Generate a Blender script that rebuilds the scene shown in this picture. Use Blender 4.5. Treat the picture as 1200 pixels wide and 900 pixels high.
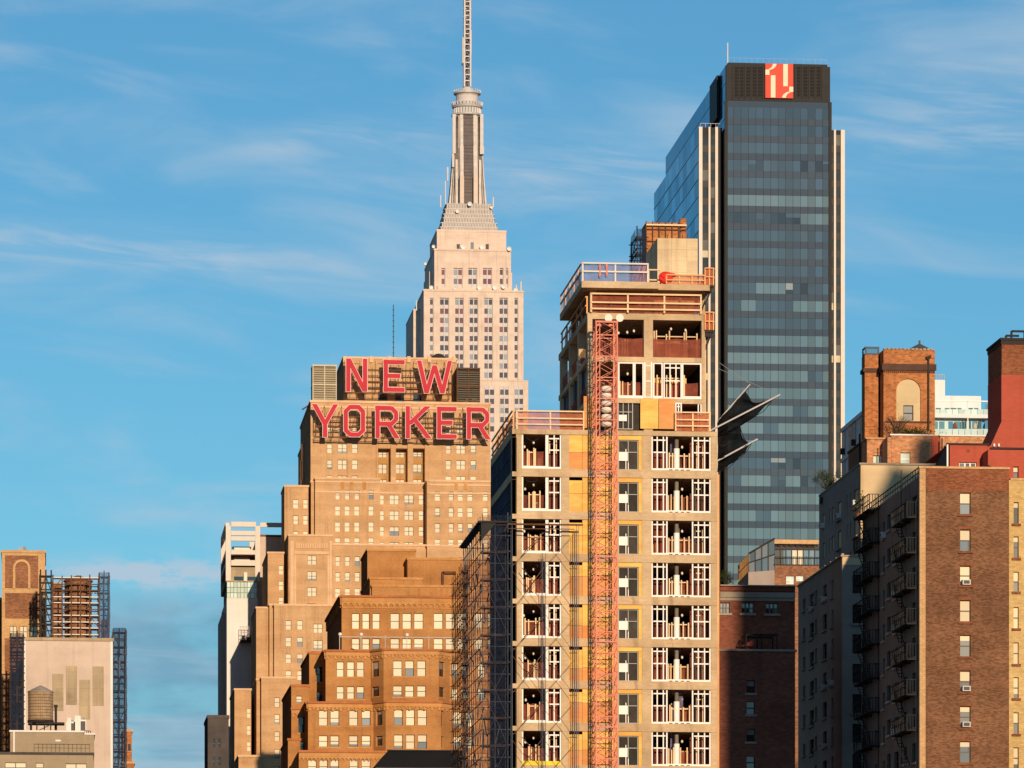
import bpy, math, random
from mathutils import Vector
random.seed(7)
for o in list(bpy.data.objects):
    bpy.data.objects.remove(o)
SC = bpy.context.scene
COL = SC.collection
# ------------------------------------------------------------------ camera
FPX, HZ, CZ, YAW = 5600.0, 1300.0, 12.0, math.radians(5.6)   # focal length in photo pixels, horizon row, eye height, yaw from the street grid
SA, CA = math.sin(YAW), math.cos(YAW)
cam_d = bpy.data.cameras.new('camera')
cam = bpy.data.objects.new('camera', cam_d)
COL.objects.link(cam)
cam_d.sensor_width = 36.0
cam_d.lens = 36.0 * FPX / 1200.0
cam_d.shift_y = (HZ - 450.0) / 1200.0
cam_d.clip_start = 1.0
cam_d.clip_end = 60000.0
cam.location = (0, 0, CZ)
cam.rotation_euler = (math.radians(90), 0, -YAW)
SC.camera = cam
# ------------------------------------------------------------------ sun, sky, exposure
SUN_EL, SUN_AZ = math.radians(12.0), math.radians(6.0)      # low evening sun, behind the camera and to its right
SUN_DIR = Vector((math.sin(SUN_AZ) * math.cos(SUN_EL), -math.cos(SUN_AZ) * math.cos(SUN_EL), math.sin(SUN_EL)))
sun_d = bpy.data.lights.new('sun', 'SUN')
sun_d.energy = 4.4
sun_d.angle = math.radians(0.5)
sun_d.color = (1.0, 0.76, 0.50)
sun = bpy.data.objects.new('sun', sun_d)
sun.rotation_euler = SUN_DIR.to_track_quat('Z', 'Y').to_euler()
sun.location = (200, -300, 400)
COL.objects.link(sun)
SC.view_settings.view_transform = 'Standard'
SC.view_settings.look = 'None'
SC.view_settings.gamma = 1.0
SC.view_settings.use_curve_mapping = False
SC.view_settings.exposure = 0.0

W = bpy.data.worlds.new('World')
SC.world = W
W.use_nodes = True
wn, wl = W.node_tree.nodes, W.node_tree.links
wn.clear()


def wnode(t, **kw):
    n = wn.new(t)
    for k, v in kw.items():
        setattr(n, k, v)
    return n


def wmath(op, a, b=None, c=None):
    n = wn.new('ShaderNodeMath')
    n.operation = op
    for i, v in enumerate((a, b, c)):
        if v is None:
            continue
        if isinstance(v, (int, float)):
            n.inputs[i].default_value = v
        else:
            wl.new(v, n.inputs[i])
    return n.outputs[0]


sky = wnode('ShaderNodeTexSky', sky_type='NISHITA')
sky.sun_disc = False
sky.sun_elevation = SUN_EL
sky.sun_rotation = math.pi - SUN_AZ
sky.altitude = 0.0
sky.air_density = 1.0
sky.dust_density = 0.05
sky.ozone_density = 4.0
tint = wnode('ShaderNodeMix', data_type='RGBA', blend_type='MULTIPLY')
tint.inputs['Factor'].default_value = 1.0
wl.new(sky.outputs[0], tint.inputs['A'])
tint.inputs['B'].default_value = (0.78, 1.22, 1.24, 1)
# clouds: thin wind-drawn streaks in azimuth / elevation (degrees), anywhere round the sky
tcw = wnode('ShaderNodeTexCoord')
sepw = wnode('ShaderNodeSeparateXYZ')
wl.new(tcw.outputs['Generated'], sepw.inputs[0])
az = wmath('MULTIPLY', wmath('ARCTAN2', sepw.outputs['X'], sepw.outputs['Y']), 57.2958)
el = wmath('MULTIPLY', wmath('ARCSINE', sepw.outputs['Z']), 57.2958)


def cloud_noise(sx, sz, shear, detail, rough, off, dist=0.0):
    cb = wnode('ShaderNodeCombineXYZ')
    wl.new(wmath('MULTIPLY', az, sx), cb.inputs[0])
    wl.new(wmath('MULTIPLY', wmath('MULTIPLY_ADD', az, shear, el), sz), cb.inputs[1])
    cb.inputs[2].default_value = off
    nz = wnode('ShaderNodeTexNoise')
    nz.inputs['Scale'].default_value = 1.0
    nz.inputs['Detail'].default_value = detail
    nz.inputs['Roughness'].default_value = rough
    nz.inputs['Distortion'].default_value = dist
    wl.new(cb.outputs[0], nz.inputs['Vector'])
    return nz.outputs['Fac']


def ramp(v, lo, hi):
    n = wn.new('ShaderNodeMapRange')
    n.interpolation_type = 'SMOOTHSTEP'
    n.inputs['From Min'].default_value = lo
    n.inputs['From Max'].default_value = hi
    wl.new(v, n.inputs['Value'])
    return n.outputs['Result']


def blob(a0, e0, wa, we, shear=0.0):
    da = wmath('DIVIDE', wmath('SUBTRACT', az, a0), wa)
    de = wmath('DIVIDE', wmath('SUBTRACT', wmath('MULTIPLY_ADD', wmath('SUBTRACT', az, a0), shear, el), e0), we)
    r2 = wmath('ADD', wmath('MULTIPLY', da, da), wmath('MULTIPLY', de, de))
    return wmath('POWER', 2.71828, wmath('MULTIPLY', r2, -1.0))


wisp = ramp(cloud_noise(0.30, 1.1, 0.10, 5.0, 0.52, 3.1, 0.5), 0.42, 0.85)
wisp = wmath('MULTIPLY', wisp, 0.72)
fine = ramp(cloud_noise(0.55, 5.0, 0.10, 6.0, 0.58, 8.7, 0.5), 0.40, 0.72)
streak = wmath('MULTIPLY', wmath('MULTIPLY_ADD', fine, 0.75, 0.22), wmath('ADD', wmath('ADD', blob(1.0, 10.15, 3.6, 0.24, 0.06), wmath('MULTIPLY', blob(6.9, 11.1, 2.6, 0.40, -0.03), 0.8)),
                                       wmath('ADD', wmath('MULTIPLY', blob(11.2, 11.7, 1.5, 0.5, 0.1), 1.0), wmath('MULTIPLY', blob(3.8, 11.5, 1.5, 0.25, -0.1), 0.7))))
streak = wmath('MULTIPLY', streak, 0.75)
puff = ramp(cloud_noise(0.9, 2.4, 0.0, 6.0, 0.55, 1.3, 0.2), 0.36, 0.60)
layer = wmath('MULTIPLY', ramp(cloud_noise(0.22, 2.6, 0.02, 4.0, 0.55, 4.4, 0.3), 0.40, 0.66), ramp(el, 6.35, 5.7))
low = wmath('MULTIPLY', puff, wmath('MULTIPLY', ramp(el, 6.3, 5.2), 0.7))
bank = wmath('MULTIPLY', blob(1.35, 6.37, 1.35, 0.17), 1.4)
low = wmath('MAXIMUM', wmath('MULTIPLY', layer, 0.55), wmath('MULTIPLY', bank, ramp(cloud_noise(1.7, 4.2, 0.0, 6.0, 0.58, 5.5), 0.36, 0.60)))
cl = wmath('MINIMUM', wmath('MAXIMUM', wmath('ADD', wisp, streak), low), 0.9)
cl = wmath('MULTIPLY', cl, ramp(el, 0.0, 2.0))
cmix = wnode('ShaderNodeMix', data_type='RGBA')
wl.new(cl, cmix.inputs['Factor'])
gmix = wnode('ShaderNodeMix', data_type='RGBA')      # grey-blue haze bank low over the horizon
wl.new(wmath('MULTIPLY', ramp(el, 6.35, 5.8), wmath('MULTIPLY_ADD', puff, 0.35, 0.45)), gmix.inputs['Factor'])
wl.new(tint.outputs['Result'], gmix.inputs['A'])
gmix.inputs['B'].default_value = (1.70, 3.75, 5.5, 1)
wl.new(gmix.outputs['Result'], cmix.inputs['A'])
cmix.inputs['B'].default_value = (5.2, 6.7, 8.1, 1)
bg = wnode('ShaderNodeBackground')
bg.inputs['Strength'].default_value = 0.085
wl.new(cmix.outputs['Result'], bg.inputs['Color'])
wo = wnode('ShaderNodeOutputWorld')
wl.new(bg.outputs[0], wo.inputs[0])

# ------------------------------------------------------------------ picture <-> place
def PX(px, Y):
    r = (px - 600.0) / FPX
    return Y * (SA + r * CA) / (CA - r * SA)


def PZ(px, py, Y):
    d = PX(px, Y) * SA + Y * CA
    return CZ + (HZ - py) / FPX * d


def P3(px, py, Y):
    return Vector((PX(px, Y), Y, PZ(px, py, Y)))


def pxlen(Y):
    return Y / FPX


class Plane:
    """vertical plane: origin, direction to the right as one faces it; 'inward' is to the left of the direction"""
    def __init__(s, o, p):
        s.o = Vector((o[0], o[1]))
        d = Vector((p[0] - o[0], p[1] - o[1]))
        s.len = d.length
        s.d = d.normalized()
        s.n = Vector((-s.d.y, s.d.x))
        s.rot = math.atan2(s.d.y, s.d.x)

    def pt(s, u, dep, z):
        q = s.o + s.d * u + s.n * dep
        return (q.x, q.y, z)

    def uz(s, px, py):
        r = (px - 600.0) / FPX
        rx, ry = CA * r + SA, -SA * r + CA
        # o + u d = t (rx, ry)
        det = s.d.x * (-ry) - s.d.y * (-rx)
        bx, by = -s.o.x, -s.o.y
        u = (bx * (-ry) - by * (-rx)) / det
        q = s.o + s.d * u
        t = q.x * SA + q.y * CA
        return u, CZ + (HZ - py) / FPX * t

    def rect(s, px0, px1, py0, py1):
        u0, _ = s.uz(px0, py0)
        u1, _ = s.uz(px1, py0)
        pm = (px0 + px1) / 2
        _, z1 = s.uz(pm, py0)
        _, z0 = s.uz(pm, py1)
        return u0, u1, z0, z1


# ------------------------------------------------------------------ materials
MATS = {}


class NT:
    def __init__(s, name):
        s.m = bpy.data.materials.new(name)
        s.m.use_nodes = True
        s.n, s.l = s.m.node_tree.nodes, s.m.node_tree.links
        s.bsdf = s.n['Principled BSDF']
        s.out = s.n['Material Output']

    def new(s, t, **kw):
        n = s.n.new(t)
        for k, v in kw.items():
            setattr(n, k, v)
        return n

    def put(s, sock, v):
        if hasattr(v, 'is_linked') or hasattr(v, 'links'):
            s.l.new(v, sock)
        else:
            sock.default_value = v

    def math(s, op, a, b=0.0, c=0.0):
        n = s.new('ShaderNodeMath', operation=op)
        for i, v in enumerate((a, b, c)):
            s.put(n.inputs[i], v)
        return n.outputs[0]

    def pos(s):
        g = s.new('ShaderNodeNewGeometry')
        sp = s.new('ShaderNodeSeparateXYZ')
        s.l.new(g.outputs['Position'], sp.inputs[0])
        cb = s.new('ShaderNodeCombineXYZ')
        s.l.new(s.math('ADD', sp.outputs[0], sp.outputs[1]), cb.inputs[0])
        s.l.new(sp.outputs[2], cb.inputs[1])
        return cb.outputs[0], g, sp

    def scale(s, vec, x, y, z=1.0, off=0.0):
        mp = s.new('ShaderNodeMapping')
        s.l.new(vec, mp.inputs['Vector'])
        mp.inputs['Scale'].default_value = (x, y, z)
        mp.inputs['Location'].default_value = (off, off * 0.7, off)
        return mp.outputs[0]

    def noise(s, vec, sc=1.0, det=4.0, rough=0.55):
        n = s.new('ShaderNodeTexNoise')
        n.inputs['Scale'].default_value = sc
        n.inputs['Detail'].default_value = det
        n.inputs['Roughness'].default_value = rough
        s.l.new(vec, n.inputs['Vector'])
        return n.outputs['Fac']

    def range(s, v, a, b, c, d, smooth=False):
        n = s.new('ShaderNodeMapRange')
        if smooth:
            n.interpolation_type = 'SMOOTHSTEP'
        for k, x in zip(('From Min', 'From Max', 'To Min', 'To Max'), (a, b, c, d)):
            n.inputs[k].default_value = x
        s.l.new(v, n.inputs['Value'])
        return n.outputs['Result']

    def mix(s, f, a, b, mode='MIX'):
        n = s.new('ShaderNodeMix', data_type='RGBA', blend_type=mode)
        s.put(n.inputs['Factor'], f)
        for k, v in (('A', a), ('B', b)):
            if isinstance(v, tuple):
                n.inputs[k].default_value = (*v[:3], 1)
            else:
                s.l.new(v, n.inputs[k])
        return n.outputs['Result']

    def vmul(s, col, f):
        """multiply a colour by a float socket"""
        cb = s.new('ShaderNodeCombineColor')
        for i in range(3):
            s.put(cb.inputs[i], f)
        return s.mix(1.0, col, cb.outputs[0], 'MULTIPLY')

    def color(s, c):
        n = s.new('ShaderNodeRGB')
        n.outputs[0].default_value = (*c[:3], 1)
        return n.outputs[0]


def masonry(name, base, alt=None, big=0.16, streak=0.16, grain=0.18, brick=None, rough=0.9, grime=(0.42, 0.34, 0.28), grime_amt=0.35, seed=0.0, bump=0.0, panels=None, courses=0.07, gs=(2.2, 6.0)):
    t = NT(name)
    v, g, sp = t.pos()
    alt = alt or tuple(c * 0.8 for c in base)
    col = t.mix(t.range(t.noise(t.scale(v, .11, .16, 1, seed), 1, 5), .35, .68, 0, 1, True), base, alt)
    if brick:
        bw, bh, mort, amt = brick
        b = t.new('ShaderNodeTexBrick')
        b.inputs['Scale'].default_value = 1.0
        b.inputs['Brick Width'].default_value = bw
        b.inputs['Row Height'].default_value = bh
        b.inputs['Mortar Size'].default_value = bh * 0.09
        b.inputs['Mortar Smooth'].default_value = 0.3
        b.inputs['Bias'].default_value = -0.1
        b.inputs['Color1'].default_value = (1 + amt, 1 + amt * .9, 1 + amt * .8, 1)
        b.inputs['Color2'].default_value = (1 - amt, 1 - amt, 1 - amt, 1)
        b.inputs['Mortar'].default_value = (*mort, 1)
        t.l.new(v, b.inputs['Vector'])
        col = t.mix(1.0, col, b.outputs['Color'], 'MULTIPLY')
    if panels:
        pw, ph, amt = panels
        b = t.new('ShaderNodeTexBrick')
        b.offset = 0.0
        b.inputs['Scale'].default_value = 1.0
        b.inputs['Brick Width'].default_value = pw
        b.inputs['Row Height'].default_value = ph
        b.inputs['Mortar Size'].default_value = 0.03
        b.inputs['Color1'].default_value = (1 + amt, 1 + amt, 1 + amt, 1)
        b.inputs['Color2'].default_value = (1 - amt, 1 - amt, 1 - amt * .9, 1)
        b.inputs['Mortar'].default_value = (.84, .82, .8, 1)
        t.l.new(v, b.inputs['Vector'])
        col = t.mix(1.0, col, b.outputs['Color'], 'MULTIPLY')
    # fine unit-to-unit variation
    gr = t.range(t.noise(t.scale(v, gs[0], gs[1], 1, seed + 3), 1, 3, .7), .3, .7, 1 - grain, 1 + grain)
    col = t.vmul(col, gr)
    # patches and weather streaks
    bg_ = t.range(t.noise(t.scale(v, .35, .35, 1, seed + 9), 1, 5, .6), .3, .7, 1 - big, 1 + big)
    col = t.vmul(col, bg_)
    cs = t.range(t.noise(t.scale(v, .025, .75, 1, seed + 21), 1, 5, .65), .3, .7, 1 - courses, 1 + courses)
    col = t.vmul(col, cs)
    st = t.range(t.noise(t.scale(v, 1.1, .045, 1, seed + 5), 1, 4, .6), .52, .78, 0, 1, True)
    col = t.mix(t.math('MULTIPLY', st, streak * 2), col, t.mix(1.0, col, grime, 'MULTIPLY'))
    gm = t.range(t.noise(t.scale(v, .22, .3, 1, seed + 13), 1, 7, .68), .55, .75, 0, grime_amt, True)
    col = t.mix(gm, col, t.mix(1.0, col, grime, 'MULTIPLY'))
    t.l.new(col, t.bsdf.inputs['Base Color'])
    t.bsdf.inputs['Roughness'].default_value = rough
    t.bsdf.inputs['Specular IOR Level'].default_value = 0.05
    if bump:
        bp = t.new('ShaderNodeBump')
        bp.inputs['Strength'].default_value = bump
        bp.inputs['Distance'].default_value = 0.05
        t.l.new(gr, bp.inputs['Height'])
        t.l.new(bp.outputs[0], t.bsdf.inputs['Normal'])
    MATS[name] = t.m
    return t.m


def paint(name, base, rough=0.6, metal=0.0, var=0.12, sc=0.6, dirt=0.2, rnd=0.0):
    t = NT(name)
    v, g, sp = t.pos()
    col = t.color(base)
    col = t.vmul(col, t.range(t.noise(t.scale(v, sc, sc * .8), 1, 5, .65), .3, .7, 1 - var, 1 + var))
    st = t.range(t.noise(t.scale(v, 1.6, .12, 1, 4), 1, 4, .6), .55, .8, 0, dirt, True)
    col = t.mix(st, col, t.mix(1.0, col, (.5, .42, .36), 'MULTIPLY'))
    if rnd:
        oi = t.new('ShaderNodeObjectInfo')
        col = t.vmul(col, t.range(oi.outputs['Random'], 0, 1, 1 - rnd, 1 + rnd))
    t.l.new(col, t.bsdf.inputs['Base Color'])
    t.bsdf.inputs['Roughness'].default_value = max(rough, .55)
    t.bsdf.inputs['Metallic'].default_value = metal * .25
    t.bsdf.inputs['Specular IOR Level'].default_value = 0.10
    MATS[name] = t.m
    return t.m


def glass(name, base, refl=0.2, rough=0.0, island=0.0, rnd=0.0, spec=0.5, tintc=(1, 1, 1), wave=0.0):
    """a pane seen from outside: dim room behind it, sky mirrored in it"""
    t = NT(name)
    v, g, sp = t.pos()
    col = t.color(base)
    if island:
        col = t.vmul(col, t.range(g.outputs['Random Per Island'], 0, 1, 1 - island, 1 + island))
    if rnd:
        oi = t.new('ShaderNodeObjectInfo')
        col = t.vmul(col, t.range(oi.outputs['Random'], 0, 1, 1 - rnd, 1 + rnd))
    t.l.new(col, t.bsdf.inputs['Base Color'])
    t.bsdf.inputs['Roughness'].default_value = 0.6
    t.bsdf.inputs['Specular IOR Level'].default_value = spec * .1
    gl = t.new('ShaderNodeBsdfGlossy')
    gl.inputs['Roughness'].default_value = rough
    gl.inputs['Color'].default_value = (*tintc, 1)
    if wave:
        bp = t.new('ShaderNodeBump')
        bp.inputs['Strength'].default_value = wave
        bp.inputs['Distance'].default_value = 0.1
        t.l.new(t.noise(t.scale(v, .5, .4), 1, 2, .5), bp.inputs['Height'])
        t.l.new(bp.outputs[0], gl.inputs['Normal'])
    fr = t.new('ShaderNodeLayerWeight')
    fr.inputs['Blend'].default_value = 0.35
    fac = t.math('ADD', t.math('MULTIPLY', fr.outputs['Fresnel'], 0.7), refl)
    if island:
        fac = t.math('MULTIPLY', fac, t.range(g.outputs['Random Per Island'], 0, 1, .75, 1.2))
    fac = t.math('MINIMUM', fac, 0.95)
    mx = t.new('ShaderNodeMixShader')
    t.l.new(fac, mx.inputs[0])
    t.l.new(t.bsdf.outputs[0], mx.inputs[1])
    t.l.new(gl.outputs[0], mx.inputs[2])
    t.l.new(mx.outputs[0], t.out.inputs[0])
    MATS[name] = t.m
    return t.m


def netting(name, base, holes=0.3, trans=0.3, thread=0.0):
    """woven safety net: cloth that lets some light and view through"""
    t = NT(name)
    v, g, sp = t.pos()
    col = t.color(base)
    col = t.vmul(col, t.range(t.noise(t.scale(v, 1.1, .7), 1, 4, .6), .3, .7, .75, 1.25))
    df = t.new('ShaderNodeBsdfDiffuse')
    tl = t.new('ShaderNodeBsdfTranslucent')
    t.l.new(col, df.inputs[0])
    t.l.new(col, tl.inputs[0])
    m1 = t.new('ShaderNodeMixShader')
    m1.inputs[0].default_value = trans
    t.l.new(df.outputs[0], m1.inputs[1])
    t.l.new(tl.outputs[0], m1.inputs[2])
    tr = t.new('ShaderNodeBsdfTransparent')
    m2 = t.new('ShaderNodeMixShader')
    t.l.new(t.range(t.noise(t.scale(v, 3.0, 3.0), 1, 2, .6), .3, .7, holes * .6, holes * 1.4), m2.inputs[0])
    t.l.new(m1.outputs[0], m2.inputs[1])
    t.l.new(tr.outputs[0], m2.inputs[2])
    t.l.new(m2.outputs[0], t.out.inputs[0])
    MATS[name] = t.m
    return t.m


def plywood(name, base, alt):
    t = NT(name)
    v, g, sp = t.pos()
    col = t.mix(t.range(t.noise(t.scale(v, .45, 1.2), 1, 3), .38, .62, 0, 1, True), base, alt)
    oi = t.new('ShaderNodeObjectInfo')
    col = t.vmul(col, t.range(oi.outputs['Random'], 0, 1, .82, 1.12))
    col = t.vmul(col, t.range(g.outputs['Random Per Island'], 0, 1, .84, 1.12))
    col = t.vmul(col, t.range(t.noise(t.scale(v, 1.2, 9.0), 1, 4, .7), .3, .7, .86, 1.12))
    sp_ = t.range(t.noise(t.scale(v, 3.0, 3.0, 1, 2), 1, 2, .5), .70, .78, 0, .5, True)
    col = t.mix(sp_, col, (.16, .09, .04))
    t.l.new(col, t.bsdf.inputs['Base Color'])
    t.bsdf.inputs['Roughness'].default_value = .75
    MATS[name] = t.m
    return t.m


# brick, stone, concrete
masonry('tan_brick', (.58, .365, .20), (.515, .305, .158), grain=.12, streak=.26, big=.11, grime_amt=.34, courses=.11, seed=1)
masonry('tan_stone', (.72, .49, .31), (.66, .43, .26), grain=.07, streak=.16, big=.08, seed=2)
masonry('ochre_brick', (.46, .225, .085), (.39, .175, .062), grain=.14, streak=.24, big=.12, courses=.09, grime_amt=.4, seed=3)
masonry('ochre_trim', (.55, .285, .115), (.49, .23, .075), grain=.1, streak=.2, seed=4)
masonry('red_coping', (.46, .17, .07), (.38, .14, .06), grain=.15, seed=5)
masonry('limestone', (.70, .565, .475), (.65, .51, .42), grain=.06, streak=.2, big=.07, grime_amt=.3, courses=.05, seed=6)
masonry('concrete', (.60, .445, .28), (.48, .345, .21), grain=.12, streak=.34, big=.14, grime_amt=.55, seed=7)
masonry('concrete_block', (.74, .59, .38), (.62, .48, .30), grain=.08, streak=.2, big=.1, grime_amt=.4, seed=8, panels=(1.15, .85, .13))
masonry('concrete_dim', (.22, .19, .16), grain=.12, streak=.25, seed=9)
masonry('brown_brick', (.185, .094, .053), (.15, .074, .044), gs=(4.0, 9.0), courses=.12, grain=.12, streak=.10, big=.16, brick=(.22, .075, (1.3, 1.25, 1.2), .42), grime_amt=.3, seed=10)
masonry('rust_brick', (.225, .085, .045), (.19, .072, .04), gs=(4.0, 9.0), grain=.12, streak=.08, big=.12, brick=(.22, .075, (1.25, 1.2, 1.15), .35), seed=11)
masonry('quoin_brick', (.58, .37, .19), (.52, .32, .165), grain=.10, streak=.15, big=.1, brick=(.3, .15, (.85, .8, .75), .12), seed=12)
masonry('yellow_brick', (.60, .42, .19), (.54, .36, .15), grain=.12, streak=.16, big=.12, brick=(.3, .15, (.9, .86, .8), .14), seed=13)
masonry('red_paint', (.43, .095, .06), (.40, .085, .053), courses=.05, grain=.08, streak=.14, big=.07, grime_amt=.2, seed=14)
masonry('orange_brick', (.44, .19, .075), (.37, .145, .06), grain=.2, streak=.2, big=.14, brick=(.3, .15, (1.15, 1.1, 1.05), .28), grime_amt=.45, seed=15)
masonry('pale_orange_brick', (.50, .26, .14), (.44, .20, .10), grain=.2, streak=.15, big=.2, brick=(.3, .15, (1.2, 1.15, 1.1), .3), grime_amt=.4, seed=16)
masonry('beige_stucco', (.68, .51, .31), (.62, .46, .275), grain=.04, streak=.2, big=.1, grime_amt=.3, seed=17)
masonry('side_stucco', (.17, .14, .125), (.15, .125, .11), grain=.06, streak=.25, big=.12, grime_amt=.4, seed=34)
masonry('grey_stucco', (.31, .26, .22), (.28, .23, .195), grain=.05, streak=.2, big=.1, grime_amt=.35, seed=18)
masonry('dark_red_brick', (.22, .082, .055), (.175, .065, .045), grain=.2, streak=.2, big=.15, brick=(.3, .15, (1.2, 1.1, 1.05), .2), seed=19)
masonry('grey_stone_trim', (.36, .30, .24), (.30, .25, .2), grain=.08, seed=20)
masonry('white_render', (.80, .77, .77), (.76, .72, .71), courses=.02, grain=.02, streak=.12, big=.03, grime_amt=.1, seed=21)
masonry('pink_render', (.62, .50, .43), (.57, .455, .39), grain=.03, streak=.2, big=.06, grime_amt=.22, courses=.03, seed=22)
masonry('patch_render', (.44, .35, .235), (.39, .31, .21), grain=.05, streak=.3, big=.14, grime_amt=.4, seed=23, panels=(1.6, 2.3, .10))
masonry('taupe_wall', (.36, .285, .20), (.33, .26, .18), grain=.05, streak=.15, big=.08, seed=24)
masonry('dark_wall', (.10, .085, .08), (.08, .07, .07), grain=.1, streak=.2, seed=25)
masonry('cream_arch', (.62, .485, .29), (.585, .45, .265), grain=.03, streak=.12, big=.06, seed=26)
masonry('deco_brick', (.27, .13, .075), (.22, .105, .06), grain=.22, streak=.12, big=.15, brick=(.3, .15, (1.2, 1.15, 1.1), .3), seed=27)
masonry('asphalt', (.05, .05, .052), (.06, .058, .055), grain=.1, streak=.0, seed=28)
masonry('roof_gravel', (.24, .21, .18), grain=.1, streak=0, seed=29)
# paint and metal
paint('sign_red', (.52, .030, .055), rough=.45, var=.06, dirt=.12)
paint('sign_pink', (.80, .56, .52), rough=.5, var=.05, dirt=.12)
paint('dark_steel', (.035, .028, .026), rough=.6, var=.2)
paint('rust_steel', (.12, .06, .035), rough=.7, var=.3)
paint('black_metal', (.018, .018, .020), rough=.45, var=.15)
paint('white_frame', (.88, .85, .82), rough=.5, var=.05, dirt=.1)
paint('cream_wood', (.78, .55, .33), rough=.7, var=.15, rnd=.1)
paint('orange_wood', (.80, .40, .18), rough=.7, var=.15)
paint('hoist_red', (.72, .25, .17), rough=.5, var=.18, dirt=.35)
paint('galv', (.34, .34, .34), rough=.5, metal=.5, var=.15)
paint('scaf_blue', (.075, .085, .115), rough=.55, metal=.3, var=.25)
paint('window_brown', (.055, .042, .034), rough=.5)
paint('window_grey', (.16, .14, .12), rough=.5)
paint('louver_light', (.58, .50, .36), rough=.6, dirt=.35)
paint('louver_dark', (.20, .165, .12), rough=.6, dirt=.4)
paint('white_metal', (.76, .73, .70), rough=.45, var=.04)
paint('white_drum', (.82, .74, .66), rough=.55, var=.08)
paint('spandrel_metal', (.50, .46, .46), rough=.4, metal=.35, var=.12)
paint('mast_metal', (.49, .455, .44), rough=.42, metal=.45, var=.18, dirt=.4)
paint('mast_dark', (.12, .10, .095), rough=.4, metal=.3, var=.25)
paint('antenna_paint', (.60, .55, .54), rough=.5, var=.08)
paint('crown_black', (.026, .025, .026), rough=.5, var=.15)
paint('crown_recess', (.012, .011, .012), rough=.6)
glass('penn_spandrel', (.048, .051, .055), refl=.05, rnd=.2, tintc=(.8, .92, 1))
paint('penn_fin', (.70, .64, .58), rough=.45, var=.05)
paint('logo_red', (.70, .085, .055), rough=.5, var=.05, dirt=.08)
paint('logo_cream', (.86, .70, .52), rough=.5, var=.04, dirt=.05)
paint('tarp_red', (.75, .04, .03), rough=.55, var=.15)
paint('tank_wood', (.36, .255, .16), rough=.85, var=.25, sc=1.5, dirt=.5)
paint('tank_roof', (.36, .31, .27), rough=.6, var=.15)
paint('ac_white', (.62, .60, .57), rough=.5, var=.1)
paint('ac_grille', (.10, .10, .10), rough=.6)
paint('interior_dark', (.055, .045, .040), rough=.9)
paint('interior_rust', (.22, .075, .05), rough=.9, var=.2)
paint('gypsum', (.35, .28, .22), rough=.9, var=.15)
paint('yellow_tape', (.80, .60, .03), rough=.5)
paint('roof_shade_black', (.012, .012, .014), rough=.55, var=.1)  # near-black stands for the shade lying on the low roof
paint('soil_trunk', (.07, .05, .035), rough=.9)
paint('gold_beacon', (.75, .62, .35), rough=.4)
plywood('plywood_yellow', (.82, .52, .13), (.78, .42, .09))
plywood('plywood_orange', (.70, .27, .075), (.66, .32, .10))
netting('net_red', (.40, .115, .075), holes=.22, trans=.35)
netting('net_orange', (.74, .24, .12), holes=.28, trans=.35)
netting('net_violet', (.40, .36, .60), holes=.35, trans=.5)
netting('net_mesh', (.03, .036, .06), holes=.62, trans=.2)
netting('net_rust', (.30, .10, .07), holes=.25, trans=.35)
netting('net_black', (.013, .012, .013), holes=.04, trans=.15)
netting('net_navy', (.03, .04, .075), holes=.35, trans=.2)
netting('net_blue', (.06, .12, .25), holes=.45, trans=.3)
netting('leaf', (.055, .075, .022), holes=0, trans=.3)
glass('dark_glass', (.022, .021, .022), refl=.06, rnd=.5, spec=.5)
glass('glare_cream_glass', (.78, .66, .47), refl=.05, rnd=.08, spec=.4)  # cream base stands in for low-sun glare on the hotel windows
glass('cream_blind', (.80, .69, .50), refl=.04, rnd=.12, spec=.4)
glass('shade_glass', (.26, .27, .27), refl=.10, rnd=.4, spec=.5)
glass('brown_glass', (.10, .062, .050), refl=.05, island=.3, rnd=.35, spec=.5)
glass('redbrown_glass', (.19, .065, .05), refl=.05, island=.4, rnd=.3)
glass('penn_glass', (.10, .125, .12), refl=.16, island=.12, rnd=.18, wave=.02, tintc=(.95, 1, .95))
glass('penn_glass_dim', (.046, .056, .062), refl=.10, island=.14, rnd=.2, wave=.02, tintc=(.85, .97, 1))
glass('penn_glass_dark', (.030, .034, .036), refl=.07, island=.3, rnd=.3, wave=.02)
glass('penn_side', (.015, .035, .06), refl=.16, rough=.05, island=.12, tintc=(.50, .74, .88))
glass('site_side_glass', (.085, .10, .125), refl=.14, rough=.12, island=.3, tintc=(.8, .9, 1))
glass('green_glass', (.58, .72, .66), refl=.04, island=.2, tintc=(.9, 1, 1))
glass('teal_glass', (.10, .20, .20), refl=.15, island=.5)
glass('side_blue_glass', (.06, .13, .2), refl=.25, island=.3, tintc=(.8, .95, 1))
glass('penthouse_glass', (.13, .15, .145), refl=.18, island=.4)
glass('skylight_glass', (.06, .08, .11), refl=.22, island=.3)
M = MATS


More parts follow.
